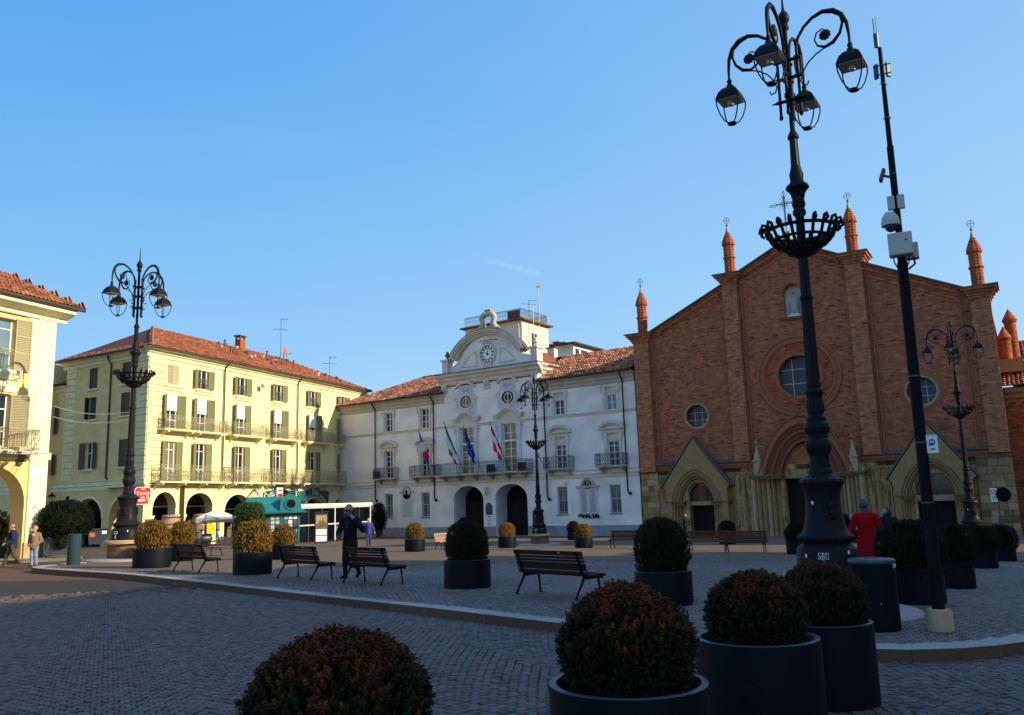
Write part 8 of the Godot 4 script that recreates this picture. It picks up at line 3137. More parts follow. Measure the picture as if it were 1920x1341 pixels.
func mast():
	var p := gp(5.14, -10.64)
	var o := thing("camera_mast", "slim black mast with grey control cabinet, dome camera and aerials on concrete foot", "mast", p, 0.0)
	o.rotation.z = -0.0095
	var m := MB.new()
	m.lathe([Vector2(0.155, -0.1), Vector2(0.15, 0.25), Vector2(0.13, 0.27), Vector2(0.0, 0.275)], 18)
	part(o, "concrete_foot", m, M.stone_pale)
	m = MB.new()
	m.lathe([Vector2(0.073, 0.27), Vector2(0.07, 2.2), Vector2(0.066, 4.4), Vector2(0.064, 4.68), Vector2(0.045, 4.7), Vector2(0.043, 6.3), Vector2(0.034, 6.32), Vector2(0.026, 7.75), Vector2(0.0, 7.76)], 18)
	part(o, "pole", m, M.iron_black)
	m = MB.new()
	for yy in [1.55, 2.3, 3.15, 5.9, 6.7, 7.2]:
		m.lathe([Vector2(0.078 if yy < 4 else 0.046, yy), Vector2(0.078 if yy < 4 else 0.046, yy + 0.018)], 16)
	part(o, "steel_band", m, M.iron_grey)
	# cabinet, turned towards the road
	var b := Basis(Vector3.UP, -0.45)
	m = MB.new()
	m.cbox(b * Vector3(0.0, 0, 0.15) + Vector3(0, 4.88, 0), Vector3(0.29, 0.30, 0.17), 0.012, b)
	var c := part(o, "cabinet", m, M.plastic_grey)
	m = MB.new()
	m.box(b * Vector3(0.07, 0.04, 0.238) + Vector3(0, 4.88, 0), Vector3(0.02, 0.02, 0.01), b)
	part(c, "lock", m, M.black)
	m = MB.new()
	m.cbox(b * Vector3(0.10, -0.02, -0.10) + Vector3(0, 4.86, 0), Vector3(0.22, 0.22, 0.12), 0.01, b)
	part(o, "rear_box", m, M.plastic_grey)
	m = MB.new()
	for q in [-0.10, -0.05, 0.02, 0.09]:
		m.tube([b * Vector3(q, 4.74, 0.12), b * Vector3(q * 0.9, 4.66, 0.10), b * Vector3(q * 0.4, 4.55, 0.05)], 0.009, 5)
	m.tube([b * Vector3(0.14, 4.76, -0.05), b * Vector3(0.15, 4.65, -0.04), b * Vector3(0.07, 4.58, 0.0)], 0.014, 5)
	m.tube([Vector3(-0.05, 5.2, 0.05), Vector3(-0.065, 4.6, 0.045), Vector3(-0.06, 4.4, 0.05)], 0.01, 5)
	part(o, "cables", m, M.black)
	# dome camera on an arm, two small boxes above
	m = MB.new()
	var dc := b * Vector3(-0.09, 0, 0.06)
	m.lathe([Vector2(0.115, 5.18), Vector2(0.118, 5.22), Vector2(0.10, 5.30), Vector2(0.06, 5.36), Vector2(0.0, 5.38)], 20, dc)
	m.lathe([Vector2(0.0, 5.18), Vector2(0.115, 5.18)], 20, dc)
	var dm := part(o, "dome_camera", m, M.plastic_grey)
	m = MB.new()
	m.ball(dc + Vector3(0, 5.165, 0), Vector3(0.075, 0.07, 0.075), 14, 8)
	part(dm, "dome", m, M.glass_dark)
	m = MB.new()
	m.cbox(b * Vector3(-0.06, 0, 0.03) + Vector3(0, 5.50, 0), Vector3(0.09, 0.19, 0.06), 0.008, b)
	m.cbox(b * Vector3(0.06, 0, 0.03) + Vector3(0, 5.50, 0), Vector3(0.09, 0.19, 0.06), 0.008, b)
	part(o, "radio_box", m, M.plastic_grey)
	m = MB.new()
	m.tube([Vector3(0, 5.86, 0), b * Vector3(-0.10, 5.88, 0.06)], 0.018, 6)
	m.cbox(b * Vector3(-0.13, 5.89, 0.07), Vector3(0.045, 0.17, 0.13), 0.01, b * Basis(Vector3.FORWARD, 0.35))
	part(o, "floodlight", m, M.iron_grey)
	m = MB.new()
	for sg in [-1, 1]:
		m.cbox(b * Vector3(sg * 0.075, 7.42, -0.02), Vector3(0.07, 0.22, 0.035), 0.01, b * Basis(Vector3.UP, sg * 0.7))
	for yy in [7.35, 7.48]:
		m.tube([b * Vector3(-0.11, yy, 0.02), b * Vector3(0.11, yy, 0.02)], 0.01, 5)
	part(o, "panel_antenna", m, M.iron_grey)
	m = MB.new()
	m.cbox(b * Vector3(-0.035, 7.86, 0.02), Vector3(0.06, 0.22, 0.035), 0.01, b)
	m.tube([b * Vector3(-0.05, 7.96, 0.02), b * Vector3(-0.05, 8.2, 0.02)], 0.006, 5)
	m.tube([b * Vector3(-0.015, 7.96, 0.02), b * Vector3(-0.015, 8.2, 0.02)], 0.006, 5)
	part(o, "whip_antenna", m, M.iron_grey)
	# surveillance sign strapped to it
	var s := thing("surveillance_sign", "white sign with dark blue camera symbol strapped to the black mast", "sign", p + Vector3(0.065, 2.17, 0.055), -0.42)
	m = MB.new()
	m.bx(-0.005, 0.125, 0, 0.23, 0, 0.006)
	part(s, "plate", m, M.sign_white)
	m = MB.new()
	m.prism(o_circ(0.06, 0.135, 0.036, 20, 0.042), 0.006, 0.010)
	m.prism(PackedVector2Array([Vector2(0.03, 0.12), Vector2(0.015, 0.085), Vector2(0.05, 0.10)]), 0.006, 0.0095)
	m.bx(0.035, 0.085, 0.035, 0.045, 0.006, 0.009)
	m.bx(0.030, 0.090, 0.052, 0.060, 0.006, 0.009)
	m.bx(0.0, 0.12, 0.220, 0.224, 0.006, 0.009)
	part(s, "camera_symbol", m, M.sign_blue)
	m = MB.new()
	m.bx(0.042, 0.082, 0.125, 0.152, 0.010, 0.013)
	m.prism(PackedVector2Array([Vector2(0.042, 0.132), Vector2(0.042, 0.146), Vector2(0.03, 0.152), Vector2(0.03, 0.126)]), 0.010, 0.013)
	part(s, "camera_outline", m, M.plastic_pale)

func waste_bin():
	var o := thing("litter_bin", "black cylindrical litter bin with slotted grey plate under its round lid", "litter bin", gp(4.44, -10.80), 0.0)
	var m := MB.new()
	m.lathe([Vector2(0.255, 0.0), Vector2(0.255, 0.03), Vector2(0.272, 0.035), Vector2(0.272, 0.83)], 44)
	part(o, "body", m, M.planter)
	m = MB.new()
	m.lathe([Vector2(0.272, 0.83), Vector2(0.280, 0.845), Vector2(0.280, 0.865), Vector2(0.265, 0.88), Vector2(0.10, 0.885), Vector2(0.095, 0.86), Vector2(0.0, 0.86)], 44)
	part(o, "lid", m, M.planter_rim)
	m = MB.new()
	for k in 9:
		var a := -1.15 - PI / 2 + 1.55 + k * 0.09
		m.box(Vector3(sin(a + PI / 2 + 0.12) * 0.276, 0.80, cos(a + PI / 2 + 0.12) * 0.276), Vector3(0.027, 0.045 if k > 1 else 0.012, 0.006), Basis(Vector3.UP, a + PI / 2 + 0.12))
	part(o, "slot_plate", m, M.plastic_pale)
	m = MB.new()
	for q in [[0.0, 0.05], [0.27, 0.09], [0.45, 0.05]]:
		var a: float = 0.22 + q[0]
		m.box(Vector3(sin(a) * 0.279, 0.80, cos(a) * 0.279), Vector3(q[1], 0.014, 0.007), Basis(Vector3.UP, a))
	part(o, "slot", m, M.black)
	m = MB.new()
	m.ball(Vector3(sin(-0.15) * 0.274, 0.36, cos(-0.15) * 0.274), Vector3(0.008, 0.008, 0.005), 6, 4)
	part(o, "lock", m, M.plastic_pale)

func square_things():
	lamp_post("nearest, largest iron lamp post at right, with four lanterns and open flower basket", gp(4.53, -12.58), 1.0, -0.60, -0.0115)
	stickers(gp(4.53, -12.58), 0)
	lamp_post("tall grey iron lamp post on brick drum before the yellow house corner", gp(-16.73, -36.31), 1.38, -0.49, -0.004)
	lamp_post("iron lamp post standing before right doorway of the white town hall", gp(1.3, -50.74), 1.05, -0.62, 0.0)
	lamp_post("iron lamp post standing before right portal of the brick church", gp(18.85, -35.3), 1.0, -0.58, -0.008)
	mast()
	waste_bin()
	# four near bushes in their planters on the road
	potted_bush(-0.86, -4.1, 0.95, 0.72, -0.16, 0.405, 1.20, 5200, 0.052, 0.8, 11, "round dark planter at bottom edge holding the lowest, nearest bush", "rusty tipped box bush at bottom edge, nearest of all, its planter out of sight")
	potted_bush(0.64, -5.3, 0.96, 0.73, -0.16, 0.385, 1.25, 5600, 0.050, 0.95, 12, "large round dark planter at bottom of picture, first right of centre", "rusty topped box bush in foremost planter right of centre")
	potted_bush(1.85, -6.82, 0.95, 0.73, -0.16, 0.365, 1.19, 5000, 0.048, 0.6, 13, "round dark planter standing just behind the foremost one at bottom right", "dark bronze topped box bush between the two other foreground bushes at right")
	potted_bush(2.70, -7.75, 0.84, 0.71, -0.16, 0.375, 1.17, 4400, 0.048, 0.5, 14, "round dark planter left of black litter bin beside the kerb", "dark box bush left of litter bin, before the lamp drum")
	# bushes on the square: near row
	potted_bush(2.39, -14.23, 0.94, 0.56, 0.0, 0.43, 1.37, 4600, 0.052, 0.08, 15, "round dark planter with tall ball bush right of the nearest bench", "large dark green ball bush right of nearest bench, before the church's left door", 0.15)
	potted_bush(-1.10, -18.34, 1.0, 0.60, 0.0, 0.44, 1.37, 4200, 0.055, 0.08, 16, "round dark planter between the two middle benches at centre", "large dark green ball bush at centre of the square, left of nearest bench", 0.2)
	potted_bush(-7.60, -24.44, 1.08, 0.63, 0.0, 0.50, 1.46, 3600, 0.07, 0.35, 17, "round dark planter between leftmost bench and second bench", "golden sunlit ball bush between leftmost and second bench, cut rather square", 0.3, 3)
	potted_bush(-12.70, -29.60, 1.26, 0.67, 0.0, 0.53, 1.55, 3300, 0.075, 0.4, 18, "wide round planter beside brick drum of left lamp post", "golden ball bush beside left lamp post, foremost of that pair", 0.1, 3)
	potted_bush(-13.72, -34.72, 0.95, 0.67, 0.0, 0.45, 1.54, 2400, 0.075, 0.4, 19, "round planter just behind the planter beside left lamp post", "golden ball bush half hidden behind bush beside left lamp post", 0.1, 3)
	potted_bush(-9.57, -34.77, 0.90, 0.60, 0.0, 0.44, 1.32, 2400, 0.075, 0.4, 20, "round planter left of the green kiosk's front, behind second bench", "golden ball bush behind second bench, before the glazed terrace", 0.1, 3)
	potted_bush(-5.09, -42.12, 1.0, 0.60, 0.0, 0.41, 1.33, 1900, 0.08, 0.5, 21, "round grey planter before the left part of the town hall", "orange gold ball bush alone before left wing of the town hall", 0.05, 3)
	potted_bush(-0.57, -45.91, 0.98, 0.60, 0.0, 0.41, 1.28, 1700, 0.08, 0.4, 22, "round grey planter left of lamp post before the town hall doorways", "golden ball bush left of lamp post before the town hall doorways", 0.05, 3)
	potted_bush(3.40, -43.96, 0.93, 0.55, 0.0, 0.38, 1.16, 1700, 0.08, 0.4, 23, "round grey planter right of lamp post before the marble tablet", "golden ball bush right of lamp post before the marble tablet", 0.05, 3)
	potted_bush(4.13, -62.75, 0.94, 0.55, 0.0, 0.42, 1.30, 1200, 0.10, 0.0, 24, "small dark planter against the town hall plinth below the marble tablet", "dark ball bush against the town hall plinth behind a golden one")
	potted_bush(-5.02, -80.6, 1.3, 0.8, 0.0, 0.6, 1.75, 1200, 0.13, 0.0, 25, "dark planter at left side of the left town hall doorway", "dark ball bush at left side of the left town hall doorway")
	potted_bush(11.40, -46.4, 0.88, 0.50, 0.0, 0.44, 1.20, 1500, 0.09, 0.0, 26, "small dark planter between two benches before the left church door", "dark ball bush between two benches before the left church door")
	potted_bush(10.65, -32.55, 0.84, 0.50, 0.0, 0.42, 1.12, 1900, 0.075, 0.0, 27, "small dark planter left of near lamp pedestal before the church's middle door", "small green ball bush left of near lamp pedestal before the church's middle door", 0.0, 2)
	# the row at right
	potted_bush(6.30, -13.75, 0.90, 0.56, 0.0, 0.44, 1.26, 3600, 0.055, 0.0, 28, "dark planter directly behind litter bin and black mast, first of right row", "broad dark bush behind litter bin and black mast, first of right row", 0.75, 2)
	potted_bush(8.25, -16.21, 0.62, 0.50, 0.0, 0.33, 1.16, 2600, 0.055, 0.0, 29, "dark planter second in the row along right edge of the square", "dark bush just right of black mast, second of right row", 0.5, 2)
	potted_bush(11.93, -22.07, 0.72, 0.46, 0.0, 0.36, 1.04, 2200, 0.06, 0.0, 30, "dark planter third in the row along right edge of the square", "dark bush third of right row, below the right church lamp post", 0.6, 2)
	potted_bush(14.33, -25.29, 0.64, 0.46, 0.0, 0.34, 0.99, 1800, 0.065, 0.0, 31, "dark planter last in the row along right edge of the square", "dark bush last of right row, next to the round sign's pole", 0.6, 2)
	# benches with their backs to the road
	bench("nearest slat bench, its back to us, right of the central bush", gp(0.62, -15.98) + Vector3(0.10, 0, -0.12), deg_to_rad(131), 1.86)
	bench("slat bench third from left, its back to us, in front of phoning man", gp(-3.50, -19.90) + Vector3(0.09, 0, -0.1), deg_to_rad(135), 1.72)
	bench("slat bench second from left, its back to us, before the glazed terrace", gp(-5.60, -21.95) + Vector3(0.09, 0, -0.1), deg_to_rad(135), 1.88)
	bench("leftmost slat bench, its back to us, between two golden bushes", gp(-10.02, -26.20) + Vector3(0.09, 0, -0.1), deg_to_rad(135), 2.05)
	# benches further off, facing us
	bench("pale sunlit bench facing us behind the leftmost dark bench", gp(-13.7, -40.2), deg_to_rad(-38), 2.1, true)
	bench("pale sunlit bench half hidden behind the central bush", gp(-3.55, -45.2), deg_to_rad(38), 1.8, true)
	bench("brown bench before the corner of town hall and church, left of tall dark bush", gp(5.5, -42.6), deg_to_rad(-25), 1.9)
	bench("brown bench before left church door, left of a pair", gp(8.3, -37.3), deg_to_rad(-24), 1.75)
	bench("brown bench before left church door, right of a pair", gp(9.35, -35.1), deg_to_rad(-24), 1.75)
	bench("brown bench seen in the gap between near lamp pedestal and woman in red", gp(12.9, -33.0), deg_to_rad(-24), 1.9)
	# bollard bin at the left corner of the kerb
	var o := thing("round_bollard", "tall dark green steel cylinder standing at left corner of the kerb", "bollard", gp(-17.03, -32.67), 0.0)
	var m := MB.new()
	m.lathe([Vector2(0.235, 0.0), Vector2(0.24, 0.02), Vector2(0.24, 1.10)], 36)
	part(o, "body", m, M.bollard)
	m = MB.new()
	m.lathe([Vector2(0.24, 1.10), Vector2(0.245, 1.12), Vector2(0.245, 1.145), Vector2(0.22, 1.16), Vector2(0.0, 1.165)], 36)
	part(o, "lid", m, M.bollard)
	# square planter with shrub beside the cream pillar
	o = thing("square_planter", "grey framed square planter on the sidewalk right of the cream pillar", "planter", gp(-22.75, -42.2, -0.02), 0.42)
	m = MB.new()
	m.cbox(Vector3(0, 0.5, 0), Vector3(1.15, 0.8, 1.15), 0.02)
	part(o, "box", m, M.iron_grey)
	m = MB.new()
	for q in [[-0.6, 0.56], [0.6, 0.56], [-0.6, -0.56], [0.6, -0.56]]:
		m.bx(q[0] - 0.035, q[0] + 0.035, 0, 0.97, q[1] - 0.03, q[1] + 0.07)
	m.bx(-0.63, 0.63, 0.86, 0.95, 0.56, 0.63)
	m.bx(-0.63, 0.63, 0.12, 0.2, 0.56, 0.63)
	part(o, "frame", m, M.planter_rim)
	o = thing("evergreen_shrub", "big glossy dark evergreen shrub in the grey square planter", "shrub", gp(-22.6, -42.3, 0.8), 0.0)
	foliage(o, 1.25, 1.0, 0.85, 2600, 0.15, 0.0, 51, 0.0, -0.2, 2)
	o = thing("bronze_shrub", "small reddish brown twiggy shrub at front of the grey square planter", "shrub", gp(-22.35, -41.65, 0.55), 0.0)
	foliage(o, 0.36, 0.5, 0.25, 160, 0.12, 1.0, 52, 0.0, -0.6, 0)
	o = thing("yellow_shrub", "sunlit yellow green shrub behind the man in flat cap at left edge", "shrub", gp(-26.3, -42.2, 0.75), 0.0)
	foliage(o, 1.0, 0.9, 0.6, 1500, 0.13, 0.0, 53, 0.2, -0.4, 3)
	o = thing("teal_trough", "teal trough under the yellow green shrub at left edge", "planter", gp(-26.3, -42.2, -0.02), 0.42)
	m = MB.new()
	m.cbox(Vector3(0, 0.38, 0), Vector3(1.7, 0.76, 0.8), 0.03)
	part(o, "box", m, M.bollard)
	o = thing("waste_container", "dark wheeled waste container with orange patch and white label under the side arcade", "container", gp(-33.6, -68.0), 0.45)
	m = MB.new()
	m.prism(PackedVector2Array([Vector2(-0.62, 0.12), Vector2(0.62, 0.12), Vector2(0.74, 1.22), Vector2(-0.74, 1.22)]), -0.5, 0.5, true)
	part(o, "body", m, M.navy)
	m = MB.new()
	m.cbox(Vector3(0, 1.29, 0), Vector3(1.56, 0.12, 1.1), 0.03)
	part(o, "lid", m, M.navy)
	m = MB.new()
	m.bx(-0.58, -0.22, 0.72, 1.02, 0.5, 0.51)
	part(o, "orange_patch", m, M.orange)
	m = MB.new()
	m.bx(0.28, 0.62, 0.92, 1.16, 0.5, 0.51)
	part(o, "white_label", m, M.sign_white)
	for sx in [-0.5, 0.5]:
		m = MB.new()
		m.T = Transform3D(Basis(Vector3.FORWARD, PI / 2), Vector3(sx, 0.1, 0.4))
		m.lathe([Vector2(0.0, -0.03), Vector2(0.1, -0.03), Vector2(0.1, 0.03), Vector2(0.0, 0.03)], 12)
		part(o, "wheel", m, M.black)
	# road sign at right
	o = thing("road_sign", "pole with white no parking plate and round sign seen from behind, at right edge", "sign", gp(15.8, -27.8), -0.55)
	m = MB.new()
	m.tube([Vector3(0, -0.1, 0), Vector3(-0.02, 2.3, 0)], 0.028, 8)
	part(o, "pole", m, M.iron_grey)
	m = MB.new()
	m.T = Transform3D(Basis(Vector3.UP, 0.5) * Basis(Vector3.RIGHT, PI / 2), Vector3(0.16, 2.0, -0.03))
	m.lathe([Vector2(0.0, -0.01), Vector2(0.24, -0.01), Vector2(0.24, 0.01), Vector2(0.0, 0.012)], 28)
	part(o, "round_disc", m, M.iron_black)
	m = MB.new()
	m.bx(-0.21, -0.02, 1.77, 2.22, 0.03, 0.04)
	var pt := part(o, "plate", m, M.sign_white)
	m = MB.new()
	m.band(o_circ(-0.115, 2.09, 0.062, 24), o_circ(-0.115, 2.09, 0.085, 24), 0.04, 0.046, true)
	m.T = Transform3D(Basis(Vector3.FORWARD, 0.7), Vector3(-0.115, 2.09, 0.043))
	m.box(Vector3.ZERO, Vector3(0.018, 0.15, 0.006))
	part(pt, "red_ring", m, M.sign_red)
	m = MB.new()
	for k in 4:
		m.bx(-0.18 + 0.012 * (k % 2), -0.05, 1.945 - 0.04 * k, 1.957 - 0.04 * k, 0.04, 0.045)
	part(pt, "print", m, M.black)
	# sign on the corner of the yellow house
	o = thing("shop_sign", "red round cornered hanging shop sign with white lettering by left lamp post", "sign", Vector3(-30.18, 0, -68.25) + Vector3(0.9315, 0, 0.3636) * 0.75 + Vector3(0.3636, 0, -0.9315) * -0.85, 0.45)
	o.position.y = 2.35
	m = MB.new()
	var rr := PackedVector2Array()
	for k in 4:
		for i in 7:
			var a := PI / 2 * (k + i / 6.0)
			rr.append(Vector2([0.34, -0.34, -0.34, 0.34][k] + 0.26 * cos(a), [1.14, 1.14, 0.28, 0.28][k] + 0.26 * sin(a)))
	m.prism(rr, -0.06, 0.06, true)
	part(o, "panel", m, M.sign_red)
	m = MB.new()
	var ro := PackedVector2Array()
	for q in rr:
		ro.append((q - Vector2(0, 0.71)) * 0.94 + Vector2(0, 0.71))
	m.band(ro, rr, 0.06, 0.068, true)
	part(o, "border", m, M.sign_white)
	letters(o, "lettering", "Tienda", 0.26, Vector3(0.02, 0.92, 0.066), M.sign_white, 0.95, "Droid Serif")
	letters(o, "lettering", "à la B", 0.26, Vector3(0.02, 0.62, 0.066), M.sign_white, 0.85, "Droid Serif")
	m = MB.new()
	m.bx(-0.38, 0.25, 0.36, 0.42, 0.06, 0.07)
	m.bx(-0.3, 0.18, 0.26, 0.31, 0.06, 0.07)
	part(o, "small_print", m, M.sign_white)
	m = MB.new()
	m.ball(Vector3(0, 1.22, 0.06), Vector3(0.2, 0.07, 0.02), 10, 5)
	m.ball(Vector3(0.45, 0.35, 0.06), Vector3(0.10, 0.24, 0.02), 10, 5)
	part(o, "yellow_emblem", m, M.sign_yellow)
	m = MB.new()
	m.tube([Vector3(-0.6, 1.5, 0), Vector3(0.9, 1.5, -0.55)], 0.03, 6)
	m.tube([Vector3(0.1, 1.38, 0), Vector3(0.1, 1.5, -0.2)], 0.02, 5)
	part(o, "bracket", m, M.iron_black)
	facade_signs()
	kiosk_and_terrace()
	wires()

func facade_signs():
	var P := Vector3(-30.18, -0.81, -68.25)
	var a := deg_to_rad(68.68)
	var B := Transform3D(Basis(Vector3.UP, a), P)
	var Y := func(h: float) -> float: return h + 0.81
	for q in [[15.0, 20.0, 17.2, 0], [20.5, 26.1, 23.4, 1]]:
		var o := thing("shop_fascia", "dark green arched fascia board reading Cafè Bar with red and white shield" if q[3] == 0 else "dark green arched fascia board reading Orologeria Pia Oreficeria", "sign", B * Vector3(q[2], Y.call(2.0), 0.16), a)
		var w0: float = q[0] - q[2]
		var w1: float = q[1] - q[2]
		var m := MB.new()
		var top := 1.62
		var poly := PackedVector2Array([Vector2(w0 + 0.25, 0.0), Vector2(w1 - 0.25, 0.0), Vector2(w1, top - 0.35), Vector2(w1 - 0.25, top - 0.15), Vector2(0.9, top - 0.05), Vector2(0.75, top + 0.2), Vector2(-0.75, top + 0.2), Vector2(-0.9, top - 0.05), Vector2(w0 + 0.25, top - 0.15), Vector2(w0, top - 0.35)])
		var r := 1.52 if q[3] == 0 else 1.9
		var hole := o_arch(-r, -1.0, r, -0.25, 1.02 if q[3] == 0 else 1.1, 18)
		plate(m, poly, hole, 0.0, -0.04, 0.04)
		part(o, "board", m, M.sign_green)
		m = MB.new()
		for i in range(1, poly.size()):
			m.tube([Vector3(poly[i].x, poly[i].y, 0.05), Vector3(poly[(i + 1) % poly.size()].x, poly[(i + 1) % poly.size()].y, 0.05)], 0.025, 4)
		var arc := []
		for p in o_arc(0, -0.25, r, 1.02 if q[3] == 0 else 1.1, 15, 165, 18):
			arc.append(Vector3(p.x, p.y, 0.05))
		m.tube(arc, 0.03, 4)
		part(o, "white_edging", m, M.sign_white)
		if q[3] == 0:
			letters(o, "lettering", "Cafè", 0.62, Vector3(-1.45, 0.98, 0.045), M.sign_white, 1.6, "Droid Serif", 0.0, 0.12)
			letters(o, "lettering", "Bar", 0.62, Vector3(1.65, 0.92, 0.045), M.sign_white, 1.3, "Droid Serif", 0.0, 0.12)
			m = MB.new()
			m.bx(-0.5, 0.5, 0.72, 1.85, 0.05, 0.20)
			var sh := part(o, "shield", m, M.sign_white)
			m = MB.new()
			m.bx(-0.42, 0.42, 0.76, 1.2, 0.20, 0.215)
			m.bx(-0.36, 0.36, 1.45, 1.58, 0.20, 0.21)
			part(sh, "red_field", m, M.sign_red)
			letters(o, "lettering", "BAR", 0.30, Vector3(1.75, 0.14, 0.045), M.sign_white, 0.6)
		else:
			letters(o, "lettering", "Pia", 0.60, Vector3(0.05, 1.32, 0.045), M.sign_white, 1.2, "Droid Serif", 0.0, 0.05)
			var words := ["OROLOGERIA", "OREFICERIA"]
			for wi in 2:
				var t: String = words[wi]
				for i in t.length():
					var f := (i + 0.5) / t.length()
					var an := deg_to_rad(lerpf(163.0, 112.0, f) if wi == 0 else lerpf(68.0, 17.0, f))
					var c := Vector3(cos(an) * 2.15, -0.25 + sin(an) * 1.36, 0.045)
					letters(o, "lettering", t[i], 0.24, c, M.sign_white, 0.0, "Droid Sans", 0.0, (an - PI / 2) * 0.75)
	var np := thing("name_plate", "small white street name plate at right end of the yellow house", "sign", B * Vector3(32.4, Y.call(2.4), 0.02), a)
	var m := MB.new()
	m.bx(-0.4, 0.4, 0, 0.62, 0, 0.03)
	part(np, "plate", m, M.sign_white)
	m = MB.new()
	for k in 3:
		m.bx(-0.28, 0.28, 0.12 + k * 0.15, 0.17 + k * 0.15, 0.03, 0.036)
	part(np, "print", m, M.grey_paint)
	# wall floodlight high on the facade, wall lantern on the side
	var fl := thing("wall_floodlight", "small pale floodlight on bracket high between third and fourth top windows", "floodlight", B * Vector3(14.2, Y.call(13.55), 0.0), a)
	m = MB.new()
	m.tube([Vector3(0.9, 0.1, 0), Vector3(0, 0.15, 0.5)], 0.035, 5)
	part(fl, "arm", m, M.plastic_grey)
	m = MB.new()
	m.cbox(Vector3(-0.1, 0.12, 0.6), Vector3(0.55, 0.35, 0.4), 0.03, Basis(Vector3.RIGHT, 0.5))
	part(fl, "housing", m, M.plastic_pale)
	var sb := Transform3D(Basis(Vector3.UP, deg_to_rad(-30.6)), Vector3(-30.18, -0.81, -68.25))
	var wl := thing("wall_lantern", "black wrought iron lantern on scrolled bracket on the yellow side wall", "lantern", sb * Vector3(-10.3, Y.call(2.75), 0.0), deg_to_rad(-30.6))
	m = MB.new()
	m.tube([Vector3(0, 0.35, 0.05), Vector3(-0.2, 0.1, 0.25), Vector3(-0.6, -0.1, 0.5), Vector3(-1.1, -0.25, 0.75), Vector3(-1.2, -0.05, 0.8)], [0.12, 0.12, 0.07, 0.05, 0.05], 7)
	m.ball(Vector3(-0.05, 0.3, 0.08), Vector3(0.18, 0.35, 0.1), 8, 6)
	part(wl, "bracket", m, M.iron_black)
	m = MB.new()
	for s in 4:
		var an := PI / 2 * s + PI / 4
		m.tube([Vector3(-1.2 + cos(an) * 0.12, 0.05, 0.8 + sin(an) * 0.12), Vector3(-1.2 + cos(an) * 0.25, 0.6, 0.8 + sin(an) * 0.25)], 0.025, 4)
	m.lathe([Vector2(0.36, 0.6), Vector2(0.30, 0.68), Vector2(0.08, 0.85), Vector2(0.03, 1.0)], 8, Vector3(-1.2, 0, 0.8))
	m.lathe([Vector2(0.05, -0.1), Vector2(0.16, 0.0), Vector2(0.14, 0.06)], 8, Vector3(-1.2, 0, 0.8))
	part(wl, "lantern_frame", m, M.iron_black)
	# barrels used as menu stands under the arches
	for q in [[0.35, 1.1, 0], [5.3, 1.25, 1]]:
		var o := thing("menu_barrel", "brown wooden barrel with bottle picture in the first arch" if q[2] == 0 else "tall wooden barrel stand with bright yellow calendar sheets in the second arch", "barrel", B * Vector3(q[0] + (1.5 if q[2] == 0 else 0.0), Y.call(-0.95), q[1]), a + 0.2)
		m = MB.new()
		m.lathe([Vector2(0.0, 0.0), Vector2(0.62, 0.0), Vector2(0.78, 0.8), Vector2(0.80, 1.2), Vector2(0.76, 1.8), Vector2(0.62, 2.45), Vector2(0.0, 2.46)], 20, Vector3.ZERO, 0.02, 20, 1, 5)
		part(o, "staves", m, M.wood_pale)
		m = MB.new()
		for yy in [0.3, 0.85, 1.65, 2.2]:
			m.lathe([Vector2(0.72 if yy < 0.5 or yy > 2 else 0.805, yy), Vector2(0.735 if yy < 0.5 or yy > 2 else 0.81, yy + 0.07)], 20)
		part(o, "hoop", m, M.wood_dark)
		if q[2] == 1:
			for k in 2:
				m = MB.new()
				m.bx(-0.55, 0.78, 0.75 + k * 0.86, 1.55 + k * 0.86, 0.80, 0.84)
				var sh := part(o, "yellow_sheet", m, M.sign_yellow)
				m = MB.new()
				for j in 3:
					m.bx(-0.5, 0.72, 0.95 + k * 0.86 + j * 0.2, 0.965 + k * 0.86 + j * 0.2, 0.84, 0.845)
				for i in 4:
					m.bx(-0.45 + i * 0.33, -0.43 + i * 0.33, 0.8 + k * 0.86, 1.5 + k * 0.86, 0.84, 0.8455)
				part(sh, "print", m, M.black)
			m = MB.new()
			m.ball(Vector3(0.28, 2.0, 0.84), Vector3(0.22, 0.3, 0.015), 10, 6)
			part(o, "portrait_print", m, M.wood)
		else:
			m = MB.new()
			m.bx(-0.14, 0.14, 1.1, 1.6, 0.80, 0.83)
			m.bx(-0.06, 0.06, 1.6, 1.95, 0.80, 0.83)
			part(o, "bottle_print", m, M.sign_yellow)

